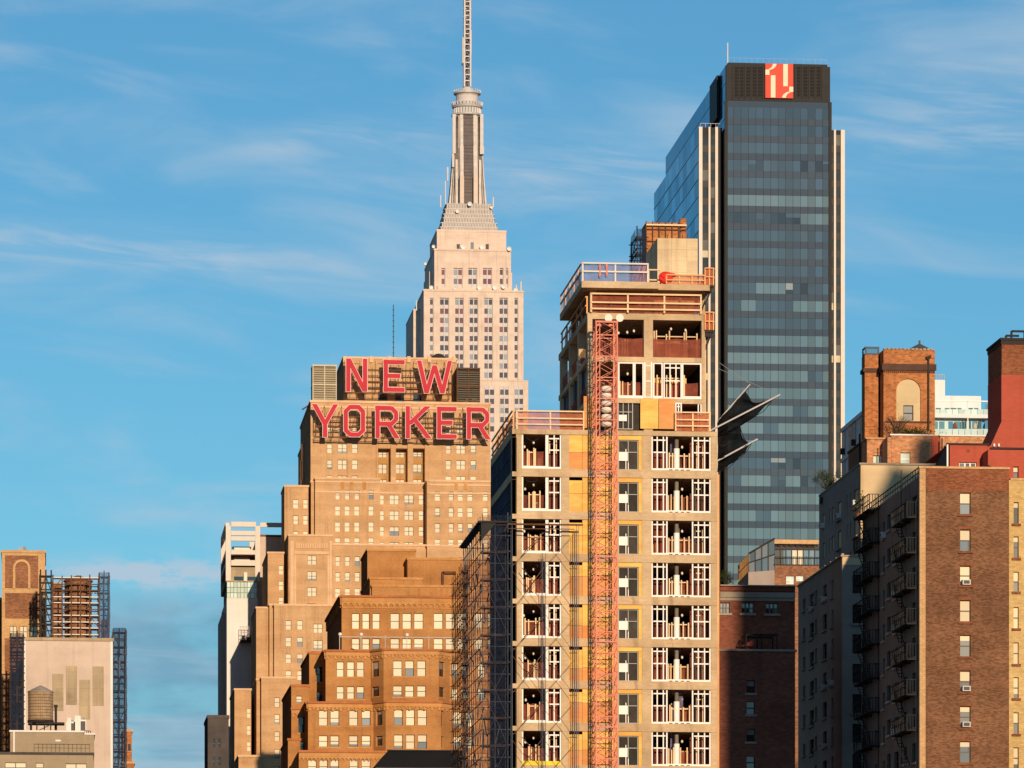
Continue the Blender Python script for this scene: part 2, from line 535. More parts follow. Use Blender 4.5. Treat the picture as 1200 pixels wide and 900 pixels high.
# ------------------------------------------------------------------ mesh building
class MB:
    def __init__(s):
        s.v, s.f, s.mi = [], [], []

    def face(s, pts, m=0):
        b = len(s.v)
        s.v.extend([tuple(p) for p in pts])
        s.f.append(list(range(b, b + len(pts))))
        s.mi.append(m)

    def hexa(s, c, m=0):
        b = len(s.v)
        s.v.extend([tuple(p) for p in c])
        for q in ((0, 3, 2, 1), (4, 5, 6, 7), (0, 1, 5, 4), (1, 2, 6, 5), (2, 3, 7, 6), (3, 0, 4, 7)):
            s.f.append([b + i for i in q])
            s.mi.append(m)

    def box(s, x0, x1, y0, y1, z0, z1, m=0):
        s.hexa([(x0, y0, z0), (x1, y0, z0), (x1, y1, z0), (x0, y1, z0), (x0, y0, z1), (x1, y0, z1), (x1, y1, z1), (x0, y1, z1)], m)

    def pbox(s, pl, u0, u1, d0, d1, z0, z1, m=0):
        s.hexa([pl.pt(u0, d0, z0), pl.pt(u1, d0, z0), pl.pt(u1, d1, z0), pl.pt(u0, d1, z0),
                pl.pt(u0, d0, z1), pl.pt(u1, d0, z1), pl.pt(u1, d1, z1), pl.pt(u0, d1, z1)], m)

    def bar(s, p, q, w, m=0, h=None):
        p, q = Vector(p), Vector(q)
        d = (q - p)
        if d.length < 1e-6:
            return
        d.normalize()
        up = Vector((0, 0, 1)) if abs(d.z) < .95 else Vector((0, 1, 0))
        a = d.cross(up).normalized() * (w / 2)
        b = a.normalized().cross(d).normalized() * ((h or w) / 2)
        s.hexa([p - a - b, p + a - b, p + a + b, p - a + b, q - a - b, q + a - b, q + a + b, q - a + b], m)

    def lathe(s, cx, cy, prof, n=16, m=0, closed=True, mats=None):
        b = len(s.v)
        for r, z in prof:
            for k in range(n):
                a = 2 * math.pi * k / n
                s.v.append((cx + r * math.cos(a), cy + r * math.sin(a), z))
        for i in range(len(prof) - 1):
            for k in range(n):
                s.f.append([b + i * n + k, b + i * n + (k + 1) % n, b + (i + 1) * n + (k + 1) % n, b + (i + 1) * n + k])
                s.mi.append(mats[i] if mats else m)
        if closed:
            s.f.append([b + k for k in range(n)][::-1])
            s.mi.append(mats[0] if mats else m)
            s.f.append([b + (len(prof) - 1) * n + k for k in range(n)])
            s.mi.append(mats[-1] if mats else m)

    def tube(s, pts, r, n=6, m=0):
        for a, b in zip(pts, pts[1:]):
            s.bar(a, b, r * 2, m)

    def extrude(s, pts, vec, m=0):
        """closed polygon swept along a vector"""
        n = len(pts)
        vec = Vector(vec)
        q = [Vector(p) + vec for p in pts]
        s.face(pts, m)
        s.face(q[::-1], m)
        for i in range(n):
            j = (i + 1) % n
            s.face([pts[i], pts[j], q[j], q[i]], m)

    def wall(s, pl, u0, u1, z0, z1, holes=(), depth=.22, m=0, mr=None):
        hs = []
        for h in holes:
            a, b, c, d = max(h[0], u0 + .01), min(h[1], u1 - .01), max(h[2], z0 + .01), min(h[3], z1 - .01)
            if b - a > .05 and d - c > .05:
                hs.append((a, b, c, d))
        us = sorted({round(x, 4) for x in [u0, u1] + [h[0] for h in hs] + [h[1] for h in hs]})
        zs = sorted({round(x, 4) for x in [z0, z1] + [h[2] for h in hs] + [h[3] for h in hs]})
        for j in range(len(zs) - 1):
            zc = (zs[j] + zs[j + 1]) / 2
            run = None
            row = [h for h in hs if h[2] < zc < h[3]]
            for i in range(len(us) - 1):
                uc = (us[i] + us[i + 1]) / 2
                solid = not any(h[0] < uc < h[1] for h in row)
                if solid and run is None:
                    run = us[i]
                if (not solid) and run is not None:
                    s.face([pl.pt(run, 0, zs[j]), pl.pt(us[i], 0, zs[j]), pl.pt(us[i], 0, zs[j + 1]), pl.pt(run, 0, zs[j + 1])], m)
                    run = None
            if run is not None:
                s.face([pl.pt(run, 0, zs[j]), pl.pt(us[-1], 0, zs[j]), pl.pt(us[-1], 0, zs[j + 1]), pl.pt(run, 0, zs[j + 1])], m)
        r = m if mr is None else mr
        for a, b, c, d in hs:
            s.face([pl.pt(a, 0, c), pl.pt(a, depth, c), pl.pt(a, depth, d), pl.pt(a, 0, d)], r)
            s.face([pl.pt(b, 0, c), pl.pt(b, 0, d), pl.pt(b, depth, d), pl.pt(b, depth, c)], r)
            s.face([pl.pt(a, 0, c), pl.pt(b, 0, c), pl.pt(b, depth, c), pl.pt(a, depth, c)], r)
            s.face([pl.pt(a, 0, d), pl.pt(a, depth, d), pl.pt(b, depth, d), pl.pt(b, 0, d)], r)

    def mesh(s, name, mats, org=(0, 0, 0), smooth=False):
        me = bpy.data.meshes.new(name)
        ox, oy, oz = org
        me.from_pydata([(x - ox, y - oy, z - oz) for x, y, z in s.v], [], s.f)
        for mm in (mats if isinstance(mats, (list, tuple)) else [mats]):
            me.materials.append(M[mm] if isinstance(mm, str) else mm)
        me.polygons.foreach_set('material_index', s.mi)
        if smooth:
            me.polygons.foreach_set('use_smooth', [True] * len(s.f))
        me.update()
        return me

    def build(s, name, mats, parent=None, smooth=False, org=None, kind=None):
        """one mesh object; vertices are given in world space"""
        if parent is not None:
            pw = wloc(parent)
            o = bpy.data.objects.new(name, s.mesh(name, mats, pw, smooth))
            o.parent = parent
        else:
            if org is None:
                xs, ys, zs = [v[0] for v in s.v], [v[1] for v in s.v], [v[2] for v in s.v]
                org = ((min(xs) + max(xs)) / 2, (min(ys) + max(ys)) / 2, min(zs))
            o = bpy.data.objects.new(name, s.mesh(name, mats, org, smooth))
            o.location = org
        COL.objects.link(o)
        if kind:
            o['kind'] = kind
        return o


def wloc(o):
    v = Vector((0, 0, 0))
    while o is not None:
        v += o.location
        o = o.parent
    return v


def thing(name, label, cat, loc, group=None):
    o = bpy.data.objects.new(name, None)
    COL.objects.link(o)
    o.location = loc
    o.empty_display_size = .5
    return tag(o, label, cat, group)


def tag(o, label=None, cat=None, group=None, kind=None):
    if label:
        o['label'] = label
    if cat:
        o['category'] = cat
    if group:
        o['group'] = group
    if kind:
        o['kind'] = kind
    return o


# ------------------------------------------------------------------ windows
WCACHE = {}


def window_meshes(w, h, kind, frame, variant, sill):
    key = (round(w / .05), round(h / .05), kind, frame, variant, sill)
    if key in WCACHE:
        return WCACHE[key]
    w, h = key[0] * .05 + .06, key[1] * .05 + .06
    f, p = MB(), MB()
    t = min(.09, w * .09)
    f.box(0, t, 0, .08, 0, h)
    f.box(w - t, w, 0, .08, 0, h)
    f.box(t, w - t, 0, .08, 0, t)
    f.box(t, w - t, 0, .08, h - t, h)
    cols = {'sash': 1, 'pair': 2, 'triple': 3, 'fixed': 1, 'grid': 2}[kind]
    cw = (w - 2 * t) / cols
    for k in range(1, cols):
        x = t + k * cw
        f.box(x - t * .6, x + t * .6, -.02, .08, t, h - t)
    two = kind in ('sash', 'pair', 'triple')
    zm = h * .5
    for k in range(cols):
        a = t + k * cw + (t * .6 if k else 0)
        b = t + (k + 1) * cw - (t * .6 if k < cols - 1 else 0)
        if two:
            f.box(a, b, .015, .075, zm - .04, zm + .04)
            cells = [(zm + .04, h - t, .04, 1), (t, zm - .04, .055, 0)]
        else:
            cells = [(t, h - t, .05, 1)]
        v = variant
        if variant == 'mixed':
            v = random.choice(['blind', 'half', 'blind', 'dark', 'low'])
        for z0, z1, y, up in cells:
            tl = random.uniform(-.006, .006)
            ta = random.uniform(-.006, .006)
            def quad(za, zb, mi):
                p.face([(a, y, za), (b, y + ta, za), (b, y + ta + tl, zb), (a, y + tl, zb)], mi)
            if v == 'blind' or (v == 'half' and up):
                quad(z0, z1, 0)
            elif v == 'dark':
                quad(z0, z1, 1)
            elif v == 'half':
                quad(z0, z1, 1)
            elif v == 'low':
                if up:
                    quad(z0, z1, 0)
                else:
                    zc = z0 + (z1 - z0) * .45
                    quad(z0, zc, 1)
                    quad(zc, z1, 0)
            else:
                if up:
                    zc = z0 + (z1 - z0) * .5
                    quad(z0, zc, 1)
                    quad(zc, z1, 0)
                else:
                    quad(z0, z1, 1)
    fm = [frame]
    if sill:
        f.box(-.12, w + .12, -.32, .0, -.14, .02, 1)
        fm.append(sill)
    out = (f.mesh('window', fm), p, w, h)
    WCACHE[key] = out
    return out


PCACHE = {}


class Building:
    def __init__(s, name, label, cat, loc, group=None):
        s.root = thing(name, label, cat, (loc[0], loc[1], 0), group)
        s.wins = []

    def part(s, mb, name, mats, smooth=False, parent=None, label=None):
        o = mb.build(name, mats, parent or s.root, smooth)
        if label:
            o['label'] = label
        return o

    def prism(s, foot, z0, z1, mats, wins=None, name='wall', reveal=.22, cope=None, roof=None, cope_h=.35, cope_out=.12):
        """walls on a footprint (left side back to front, then along the front, then back); wins: edge -> [(px0, px1, py0, py1, style)]"""
        mb = MB()
        wins = wins or {}
        n = len(foot)
        pls = []
        for i in range(n):
            p, q = foot[i], foot[(i + 1) % n]
            pl = Plane(p, q)
            pls.append(pl)
            holes = []
            for wd in wins.get(i, ()):
                r = pl.rect(*wd[:4])
                if r[1] - r[0] < .1 or r[0] < .02 or r[1] > pl.len - .02 or r[3] > z1 - .05:
                    r = (max(r[0], .05), min(r[1], pl.len - .05), r[2], min(r[3], z1 - .1))
                    if r[1] - r[0] < .1:
                        continue
                holes.append(r)
                s.wins.append((pl, r, wd[4], reveal))
            mb.wall(pl, 0, pl.len, z0, z1, holes, reveal, 0)
        mb.face([(x, y, z1 - .02) for x, y in foot], 1 if len(mats) > 1 else 0)
        o = s.part(mb, name, mats)
        if cope:
            cm = MB()
            m_ = len(pls) - 1
            for i, pl in enumerate(pls[:-1]):
                a = -.02 if i == 0 else (.36 if i == m_ - 1 else -cope_out)
                b = pl.len - .36 if i == 0 else pl.len + (0 if i == m_ - 1 else cope_out)
                cm.pbox(pl, a, b, -cope_out, .35, z1 + .003 * i, z1 + cope_h + .004 * i)
            s.part(cm, 'coping', cope)
        return pls

    def tier(s, Y, pxl, pxr, pyt, L, mats, wins=(), lwins=(), z0=0, name='wall', reveal=.22, cope=None, x1=None, cope_h=.35):
        xa = PX(pxl, Y)
        xb = PX(pxr, Y) if x1 is None else x1
        zt = PZ(pxl, pyt, Y)
        foot = [(xa, Y + L), (xa, Y), (xb, Y), (xb, Y + L)]
        pls = s.prism(foot, z0, zt, mats, {1: list(wins), 0: list(lwins)}, name, reveal, cope, cope_h=cope_h)
        return xa, xb, zt, pls

    def finish(s, limit=99, min_pane=0.0):
        ws = sorted(s.wins, key=lambda w: -(w[1][1] - w[1][0]) * (w[1][3] - w[1][2]))
        rest = MB()
        rmats = []
        base = wloc(s.root)
        for k, (pl, r, st, rev) in enumerate(ws):
            kind, frame, vs, sill, bm, dm = st
            variant = random.choice(vs)
            fme, pmb, w, h = window_meshes(r[1] - r[0], r[3] - r[2], kind, frame, variant, sill)
            uc = (r[0] + r[1]) / 2 - w / 2
            zc = (r[2] + r[3]) / 2 - h / 2
            loc = Vector(pl.pt(uc, rev, zc))
            if k < limit:
                o = bpy.data.objects.new('window', fme)
                o.parent = s.root
                o.location = loc - base
                o.rotation_euler = (0, 0, pl.rot)
                COL.objects.link(o)
                pk = (id(pmb), bm, dm)
                if pk not in PCACHE:
                    PCACHE[pk] = pmb.mesh('pane', [bm, dm])
                c = bpy.data.objects.new('pane', PCACHE[pk])
                c.parent = o
                c.rotation_euler = (random.uniform(-.006, .006), 0, random.uniform(-.006, .006))
                COL.objects.link(c)
            else:
                for mm in (frame, bm, dm):
                    if mm not in rmats:
                        rmats.append(mm)
                rest.pbox(pl, r[0], r[1], rev + .02, rev + .06, r[2], r[3], rmats.index(bm if variant != 'dark' else dm))
                rest.pbox(pl, r[0], r[1], rev, rev + .03, (r[2] + r[3]) / 2 - .05, (r[2] + r[3]) / 2 + .05, rmats.index(frame))
        if rest.f:
            tag(s.part(rest, 'window', rmats), kind='stuff')


def grid(cols, rows, style):
    return [(a, b, c, d, style) for (a, b) in cols for (c, d) in rows]


# (kind, frame material, variants, sill material, blind or glare material, dark pane material)
S_NY = ('sash', 'window_grey', ['blind', 'blind', 'blind', 'blind', 'low', 'half', 'blind'], None, 'glare_cream_glass', 'shade_glass')
S_NY2 = ('pair', 'window_grey', ['blind', 'blind', 'blind', 'low', 'half', 'blind'], None, 'glare_cream_glass', 'shade_glass')
S_NYD = ('sash', 'window_brown', ['dark'], None, 'glare_cream_glass', 'dark_glass')
S_OC = ('sash', 'window_brown', ['blind', 'blind', 'low', 'blind', 'blind', 'half'], 'ochre_trim', 'cream_blind', 'shade_glass')
S_OCD = ('sash', 'window_brown', ['dark', 'half', 'quart'], 'ochre_trim', 'shade_glass', 'dark_glass')
S_BR = ('sash', 'window_grey', ['half', 'low', 'blind', 'quart'], 'rust_brick', 'cream_blind', 'shade_glass')
S_SH = ('sash', 'black_metal', ['dark', 'dark', 'half', 'dark'], 'grey_stucco', 'shade_glass', 'dark_glass')
S_SHD = ('sash', 'black_metal', ['dark'], None, 'shade_glass', 'dark_glass')
# ================================================================== ground
g = MB()
g.face([(-9000, -9000, 0), (9000, -9000, 0), (9000, 9000, 0), (-9000, 9000, 0)])
tag(g.build('ground', 'asphalt'), kind='structure')


# ================================================================== far tower with the spire
def spire_tower():
    Y = 1750.0
    cx = PX(549.7, Y)
    B = Building('skyscraper', 'tallest limestone skyscraper tapering to a ribbed mast and antenna behind the red sign', 'skyscraper', (cx, Y))
    Ym = Y + 17.0
    k = pxlen(Ym) * 1.002
    zz = lambda py: PZ(549.7, py, Ym)
    z0m = lambda py: PZ(549.7, py, Y)
    cx = PX(549.7, Ym)
    strips_main = [(503.5, 508), (515.3, 526.2), (533, 543.5), (550, 560.3), (567.2, 577.5), (585, 595.3), (602.6, 607.2)]
    strips_low = [(567.5, 579.5), (585.5, 596.5), (602.5, 613.5)]
    strips_up = [(517, 521.8), (531.2, 542), (548.4, 559.2), (565.6, 576.6), (585.4, 590), (593, 595.6)]
    # bodies of the tower, each set back from the one below
    low = B.tier(Y - 6, 520, 619.0, 445.5, 70, ['limestone', 'roof_gravel'],
                 wins=[], name='wall', cope='limestone')
    specs = [(Y, 496.6, 613.4, 341, 56, strips_main, 349, 520, 'main'), (Y + 5, 509, 598.8, 293.5, 44, strips_up, 314, 337, 'upper'),
             (Y - 6, None, None, None, 0, strips_low, 452, 560, 'low')]
    pane = MB()
    panes = []
    for Yb, l, r, top, L, strips, s0, s1, nm in specs:
        pl = Plane((PX(l or 520, Yb), Yb), (PX(r or 619, Yb), Yb))
        holes = [pl.rect(a, b, s0, s1) for a, b in strips]
        if l:
            x0, x1 = PX(l, Yb), PX(r, Yb)
            zt = PZ(l, top, Yb)
            mb = MB()
            mb.wall(pl, 0, pl.len, 0, zt, holes, .8)
            for q in (Plane((x0, Yb + L), (x0, Yb)), Plane((x1, Yb), (x1, Yb + L)), Plane((x1, Yb + L), (x0, Yb + L))):
                mb.wall(q, 0, q.len, 0, zt)
            mb.face([(x0, Yb, zt), (x1, Yb, zt), (x1, Yb + L, zt), (x0, Yb + L, zt)])
            B.part(mb, 'wall', ['limestone'])
            cm = MB()
            cm.box(x0 - .2, x1 + .2, Yb - .25, Yb + .6, zt, zt + .7)
            cm.box(x0 - .2, x0 + .6, Yb + .62, Yb + L, zt, zt + .7)
            B.part(cm, 'coping', ['limestone'])
        for si, (u0, u1, z0, z1) in enumerate(holes):
            sm = MB()
            dep = .75 if l else -.02
            sm.pbox(pl, u0, u1, dep, dep + .2, z0, z1)
            n = 2 if (u1 - u0) > 2.2 else 1
            fh = 10.75 * pxlen(Y)
            _, zref = pl.uz(strips[si][0], {'main': 353.5, 'upper': 318.6, 'low': 459.5}[nm])
            rows = int((z1 - z0) / fh) + 1
            cw = (u1 - u0) / n
            for c in range(n + 1):
                uu = u0 + c * cw
                sm.pbox(pl, max(u0, uu - .18), min(u1, uu + .18), dep - .25, dep, z0, z1, 1)
            o = B.part(sm, 'window_strip', ['spandrel_metal', 'limestone' if False else 'spandrel_metal'])
            for rr in range(-1, rows):
                zc = zref - rr * fh
                if zc + .9 > z1 or zc - .9 < z0:
                    continue
                for c in range(n):
                    a = u0 + c * cw + .22
                    panes.append((pl, a, u0 + (c + 1) * cw - .22, dep - .12, zc - .95, zc + .95, nm, rr, si))
    # bodies first, the lower rows last: about a hundred windows as parts, the rest as one
    rest = MB()
    rest.v = []
    cnt = 0
    random.seed(3)
    for (pl, a, b, d, z0, z1, nm, rr, si) in sorted(panes, key=lambda p: -p[4]):
        red = (nm == 'upper' and si in (0, 1, 3, 5)) or (nm == 'main' and rr in (1, 2, 3) and si in (1, 2, 4, 5) and random.random() < .6)
        blind = random.random() < .22
        mi = 2 if blind else (1 if red else 0)
        if z0m(515) > z0:
            continue
        if cnt < 99:
            mb = MB()
            mb.pbox(pl, a, b, d, d + .1, z0, z1, 0)
            B.part(mb, 'window', [['brown_glass', 'redbrown_glass', 'shade_glass'][mi]])
            cnt += 1
        else:
            rest.pbox(pl, a, b, d, d + .1, z0, z1, mi)
    if rest.f:
        tag(B.part(rest, 'window', ['brown_glass', 'redbrown_glass', 'shade_glass']), kind='stuff')
    # left shoulder in shade and the blocks above the main tower
    B.tier(Y + 16, 484.4, 499, 363, 36, ['limestone'], cope='limestone')
    B.tier(Y + 14, 503, 600, 318, 26, ['limestone'])
    x0, x1 = PX(512, Y + 9), PX(593, Y + 9)
    B.tier(Y + 9, 512, 593.2, 271.5, 32, ['limestone'], wins=[(535, 539, 286, 293.2, ('fixed', 'spandrel_metal', ['dark'], None, 'shade_glass', 'brown_glass')),
                                                            (551.3, 555.3, 284, 293.2, ('fixed', 'spandrel_metal', ['blind'], None, 'shade_glass', 'brown_glass')),
                                                            (569, 573, 286, 293.2, ('fixed', 'spandrel_metal', ['dark'], None, 'shade_glass', 'brown_glass'))], cope='limestone', cope_h=.9)
    B.tier(Y + 6.5, 510.5, 597.5, 292.3, 40, ['limestone'], cope='limestone')
    # stepped base of the mast
    yc = Y + 25
    st = MB()
    hw = lambda px: px * k
    for (w, a, b) in ((33.5, 272, 266.5), (32, 266.5, 261), (29.6, 261, 255), (29, 255, 250.5), (27.5, 250.5, 244.5), (26, 244.5, 238)):
        st.box(cx - hw(w), cx + hw(w), yc - hw(w) * .8, yc + hw(w) * .8, zz(a), zz(b) - .35)
        st.box(cx - hw(w) - .35, cx + hw(w) + .35, yc - hw(w) * .8 - .35, yc + hw(w) * .8 + .35, zz(b) - .35, zz(b))
        nn = int(w * 1.1)
        for i in range(nn):
            x = cx - hw(w) + (i + .5) * 2 * hw(w) / nn
            st.box(x - .16, x + .16, yc - hw(w) * .8 - .25, yc - hw(w) * .8 - .012, zz(a) + .05, zz(b) - .36, 2)
        st.box(cx - hw(w) + .1, cx + hw(w) - .1, yc - hw(w) * .8 - .01, yc - hw(w) * .8 + .05, zz(a) + .35, zz(b) - .6, 1)
    B.part(st, 'mast_base', ['base_metal', 'mast_base_window', 'antenna_paint'])
    # mast: core, fins, glass strip
    ms = MB()
    ms.box(cx - hw(11.3), cx + hw(11.3), yc - hw(11.3), yc + hw(11.3), zz(238), zz(131))
    for sx in (-1, 1):
        for sy in (-1, 1):
            pts = [(hw(10.9), zz(238)), (hw(22.5), zz(238)), (hw(19.8), zz(210)), (hw(17.8), zz(180)), (hw(15.4), zz(150)), (hw(14.6), zz(131)), (hw(10.9), zz(131))]
            ms.extrude([(cx + sx * u, yc + sy * hw(6.0), z) for u, z in pts], (0, sy * hw(3.6), 0), 0)
            ms.extrude([(cx + sx * hw(6.0), yc + sy * u, z) for u, z in pts], (sx * hw(3.6), 0, 0), 0)
            ms.box(*sorted((cx + sx * hw(12.5), cx + sx * hw(15.2))), *sorted((yc + sy * hw(12.5), yc + sy * hw(15.2))), zz(238), zz(185), 0)
    ms.box(cx - hw(17.5), cx + hw(17.5), yc - hw(5), yc + hw(5), zz(238), zz(182), 1)
    for sx in (-1, 1):
        for t in (.18, .38, .58, .78):
            ms.bar((cx + sx * hw(10.9 + 11.0 * t), yc - hw(9.7), zz(237)), (cx + sx * hw(10.9 + 3.5 * t), yc - hw(9.7), zz(133)), .35, 1)
    B.part(ms, 'mast', ['mast_metal', 'mast_dark'])
    gs = MB()
    gs.box(cx - hw(5.6), cx + hw(5.6), yc - hw(11.3) - .9, yc - hw(11.3) - .02, zz(236), zz(132.5), 0)
    for i in range(26):
        z = zz(236) + (zz(132.5) - zz(236)) * i / 26
        gs.box(cx - hw(5.7), cx + hw(5.7), yc - hw(11.3) - 1.0, yc - hw(11.3) - .85, z, z + .3, 1)
    B.part(gs, 'window_strip', ['mast_dark', 'brown_glass'])
    pf = MB()
    for sx in (-1, 1):
        a, b = sorted((cx + sx * hw(5.7), cx + sx * hw(10.4)))
        pf.box(a, b, yc - hw(22.0), yc - hw(11.0), zz(238), zz(205))
        pf.box(a, b, yc - hw(17.0), yc - hw(11.0), zz(205), zz(170))
        pf.box(a, b, yc - hw(13.5), yc - hw(11.0), zz(170), zz(136))
        for py in (142, 147, 152, 157, 162):
            pf.box((a + b) / 2 - .5, (a + b) / 2 + .5, yc - hw(13.5) - .1, yc - hw(13.5) + .3, zz(py + 3), zz(py), 1)
    B.part(pf, 'pilaster', ['limestone', 'mast_dark'])
    dr = MB()
    prof = [(16, 132.5), (18.6, 131.5), (18.6, 129.5), (15.6, 129.0), (15.6, 123), (17.6, 122), (18.2, 119.5), (15.0, 118.5), (15.0, 116.5), (13.2, 115.5), (13.2, 108), (13.8, 106.5), (16.0, 105.5), (16.0, 103.5), (10.5, 103), (8, 101), (4.6, 97)]
    mi = [0, 0, 0, 1, 0, 0, 0, 0, 0, 2, 0, 0, 0, 2, 2, 2]
    dr.lathe(cx, yc, [(hw(r), zz(p)) for r, p in prof], 28, mats=mi)
    for i in range(28):
        a = 2 * math.pi * (i + .5) / 28
        dr.bar((cx + hw(15.8) * math.cos(a), yc + hw(15.8) * math.sin(a), zz(129)), (cx + hw(15.8) * math.cos(a), yc + hw(15.8) * math.sin(a), zz(123)), .5, 2)
        dr.bar((cx + hw(17.6) * math.cos(a), yc + hw(17.6) * math.sin(a), zz(119.5)), (cx + hw(18.4) * math.cos(a), yc + hw(18.4) * math.sin(a), zz(115.5)), .35, 0)
        dr.bar((cx + hw(15.8) * math.cos(a), yc + hw(15.8) * math.sin(a), zz(103.5)), (cx + hw(15.8) * math.cos(a), yc + hw(15.8) * math.sin(a), zz(101)), .22, 0)
    B.part(dr, 'mast_drum', ['mast_metal', 'shade_glass', 'antenna_paint'])
    an = MB()

    def lat(w, za, zb, step, t):
        n = max(1, int((zb - za) / step))
        h = (zb - za) / n
        cs = [(cx + sx * w, yc + sy * w) for sx, sy in ((-1, -1), (1, -1), (1, 1), (-1, 1))]
        for x, y in cs:
            an.bar((x, y, za), (x, y, zb), t * 1.4)
        for i in range(n):
            a, b = za + i * h, za + (i + 1) * h
            for j in range(4):
                p, q = cs[j], cs[(j + 1) % 4]
                if i % 2:
                    p, q = q, p
                an.bar((*p, a), (*q, b), t, 1)
                an.bar((*cs[j], b), (*cs[(j + 1) % 4], b), t, 0)
    lat(hw(3.6), zz(97), zz(40), hw(6.5), .42)
    lat(hw(3.3), zz(40), zz(-14), hw(5.0), .42)
    an.box(cx - hw(6.0), cx - hw(4.4), yc - 1, yc + .6, zz(69), zz(39), 0)
    an.box(cx + hw(4.0), cx + hw(5.0), yc - .8, yc + .4, zz(58), zz(30), 0)
    an.box(cx - hw(6.6), cx - hw(3.6), yc - .8, yc + .4, zz(71), zz(69), 1)
    for p in (4, 14, 24, 34):
        an.box(cx - hw(5.0), cx + hw(5.0), yc - .5, yc + .5, zz(p + .9), zz(p), 0)
    an.lathe(cx, yc, [(hw(1.4), zz(97)), (hw(1.4), zz(-14))], 8, 1)
    B.part(an, 'antenna', ['antenna_paint', 'mast_dark'])
    # panel antennas and whips on the shoulders
    for px, a, b, w in ((532, 180, 134, 1.2), (564.4, 178, 134, 1.2), (524.6, 212, 196, .5), (516.4, 243, 229, .4), (578, 243, 231, .4), (531, 196, 180, .8),
                        (564.6, 181, 172, 1.5), (522, 240, 212, .35), (610.5, 343, 330, .5), (605, 343, 334, .4), (488, 364, 352, .4), (513, 343, 334, .3)):
        yy = yc - 4 if b < 300 else Y + 4
        x = PX(px, yy)
        wp = MB()
        wp.bar((x, yy, PZ(px, a, yy)), (x, yy, PZ(px, b, yy)), w)
        B.part(wp, 'whip_antenna', ['antenna_paint'])
    for px, py, r, yy in ((536.2, 247.5, 2.4, yc - 8.4), (550.5, 239, 2.6, yc - 8.4), (576, 243, 1.8, yc - 8.4), (543, 289.5, 3.0, Y + 8), (565, 289.5, 3.0, Y + 8), (596.6, 291.5, 2.6, Y + 4), (508, 289, 2.0, Y + 6),
                      (562, 337, 3.0, Y + 4), (580, 337, 3.0, Y + 4), (590, 336, 2.6, Y + 4), (604.5, 340, 2.6, Y + 3), (505.5, 337, 2.4, Y + 4), (498.5, 309, 1.8, Y + 12), (533, 338, 1.8, Y + 4), (490, 361, 1.8, Y + 15)):
        x = PX(px, yy)
        z = PZ(px, py, yy)
        q = MB()
        n = 14
        ring = [(x + hw(r) * math.cos(2 * math.pi * i / n), yy - .3, z + hw(r) * math.sin(2 * math.pi * i / n)) for i in range(n)]
        for i in range(n):
            q.face([ring[i], ring[(i + 1) % n], (x, yy + .35, z)])
        q.bar((x, yy + .3, z), (x, yy + 1.2, z - hw(r)), .25)
        q.bar((x, yy + 1.2, z - hw(r) - .3), (x, yy + 1.2, z), .25)
        B.part(q, 'satellite_dish', ['white_metal'])
    B.finish(60)


paint('base_metal', (.52, .46, .41), rough=.6, var=.12)
paint('mast_base_window', (.22, .19, .17), rough=.6, var=.3)
spire_tower()


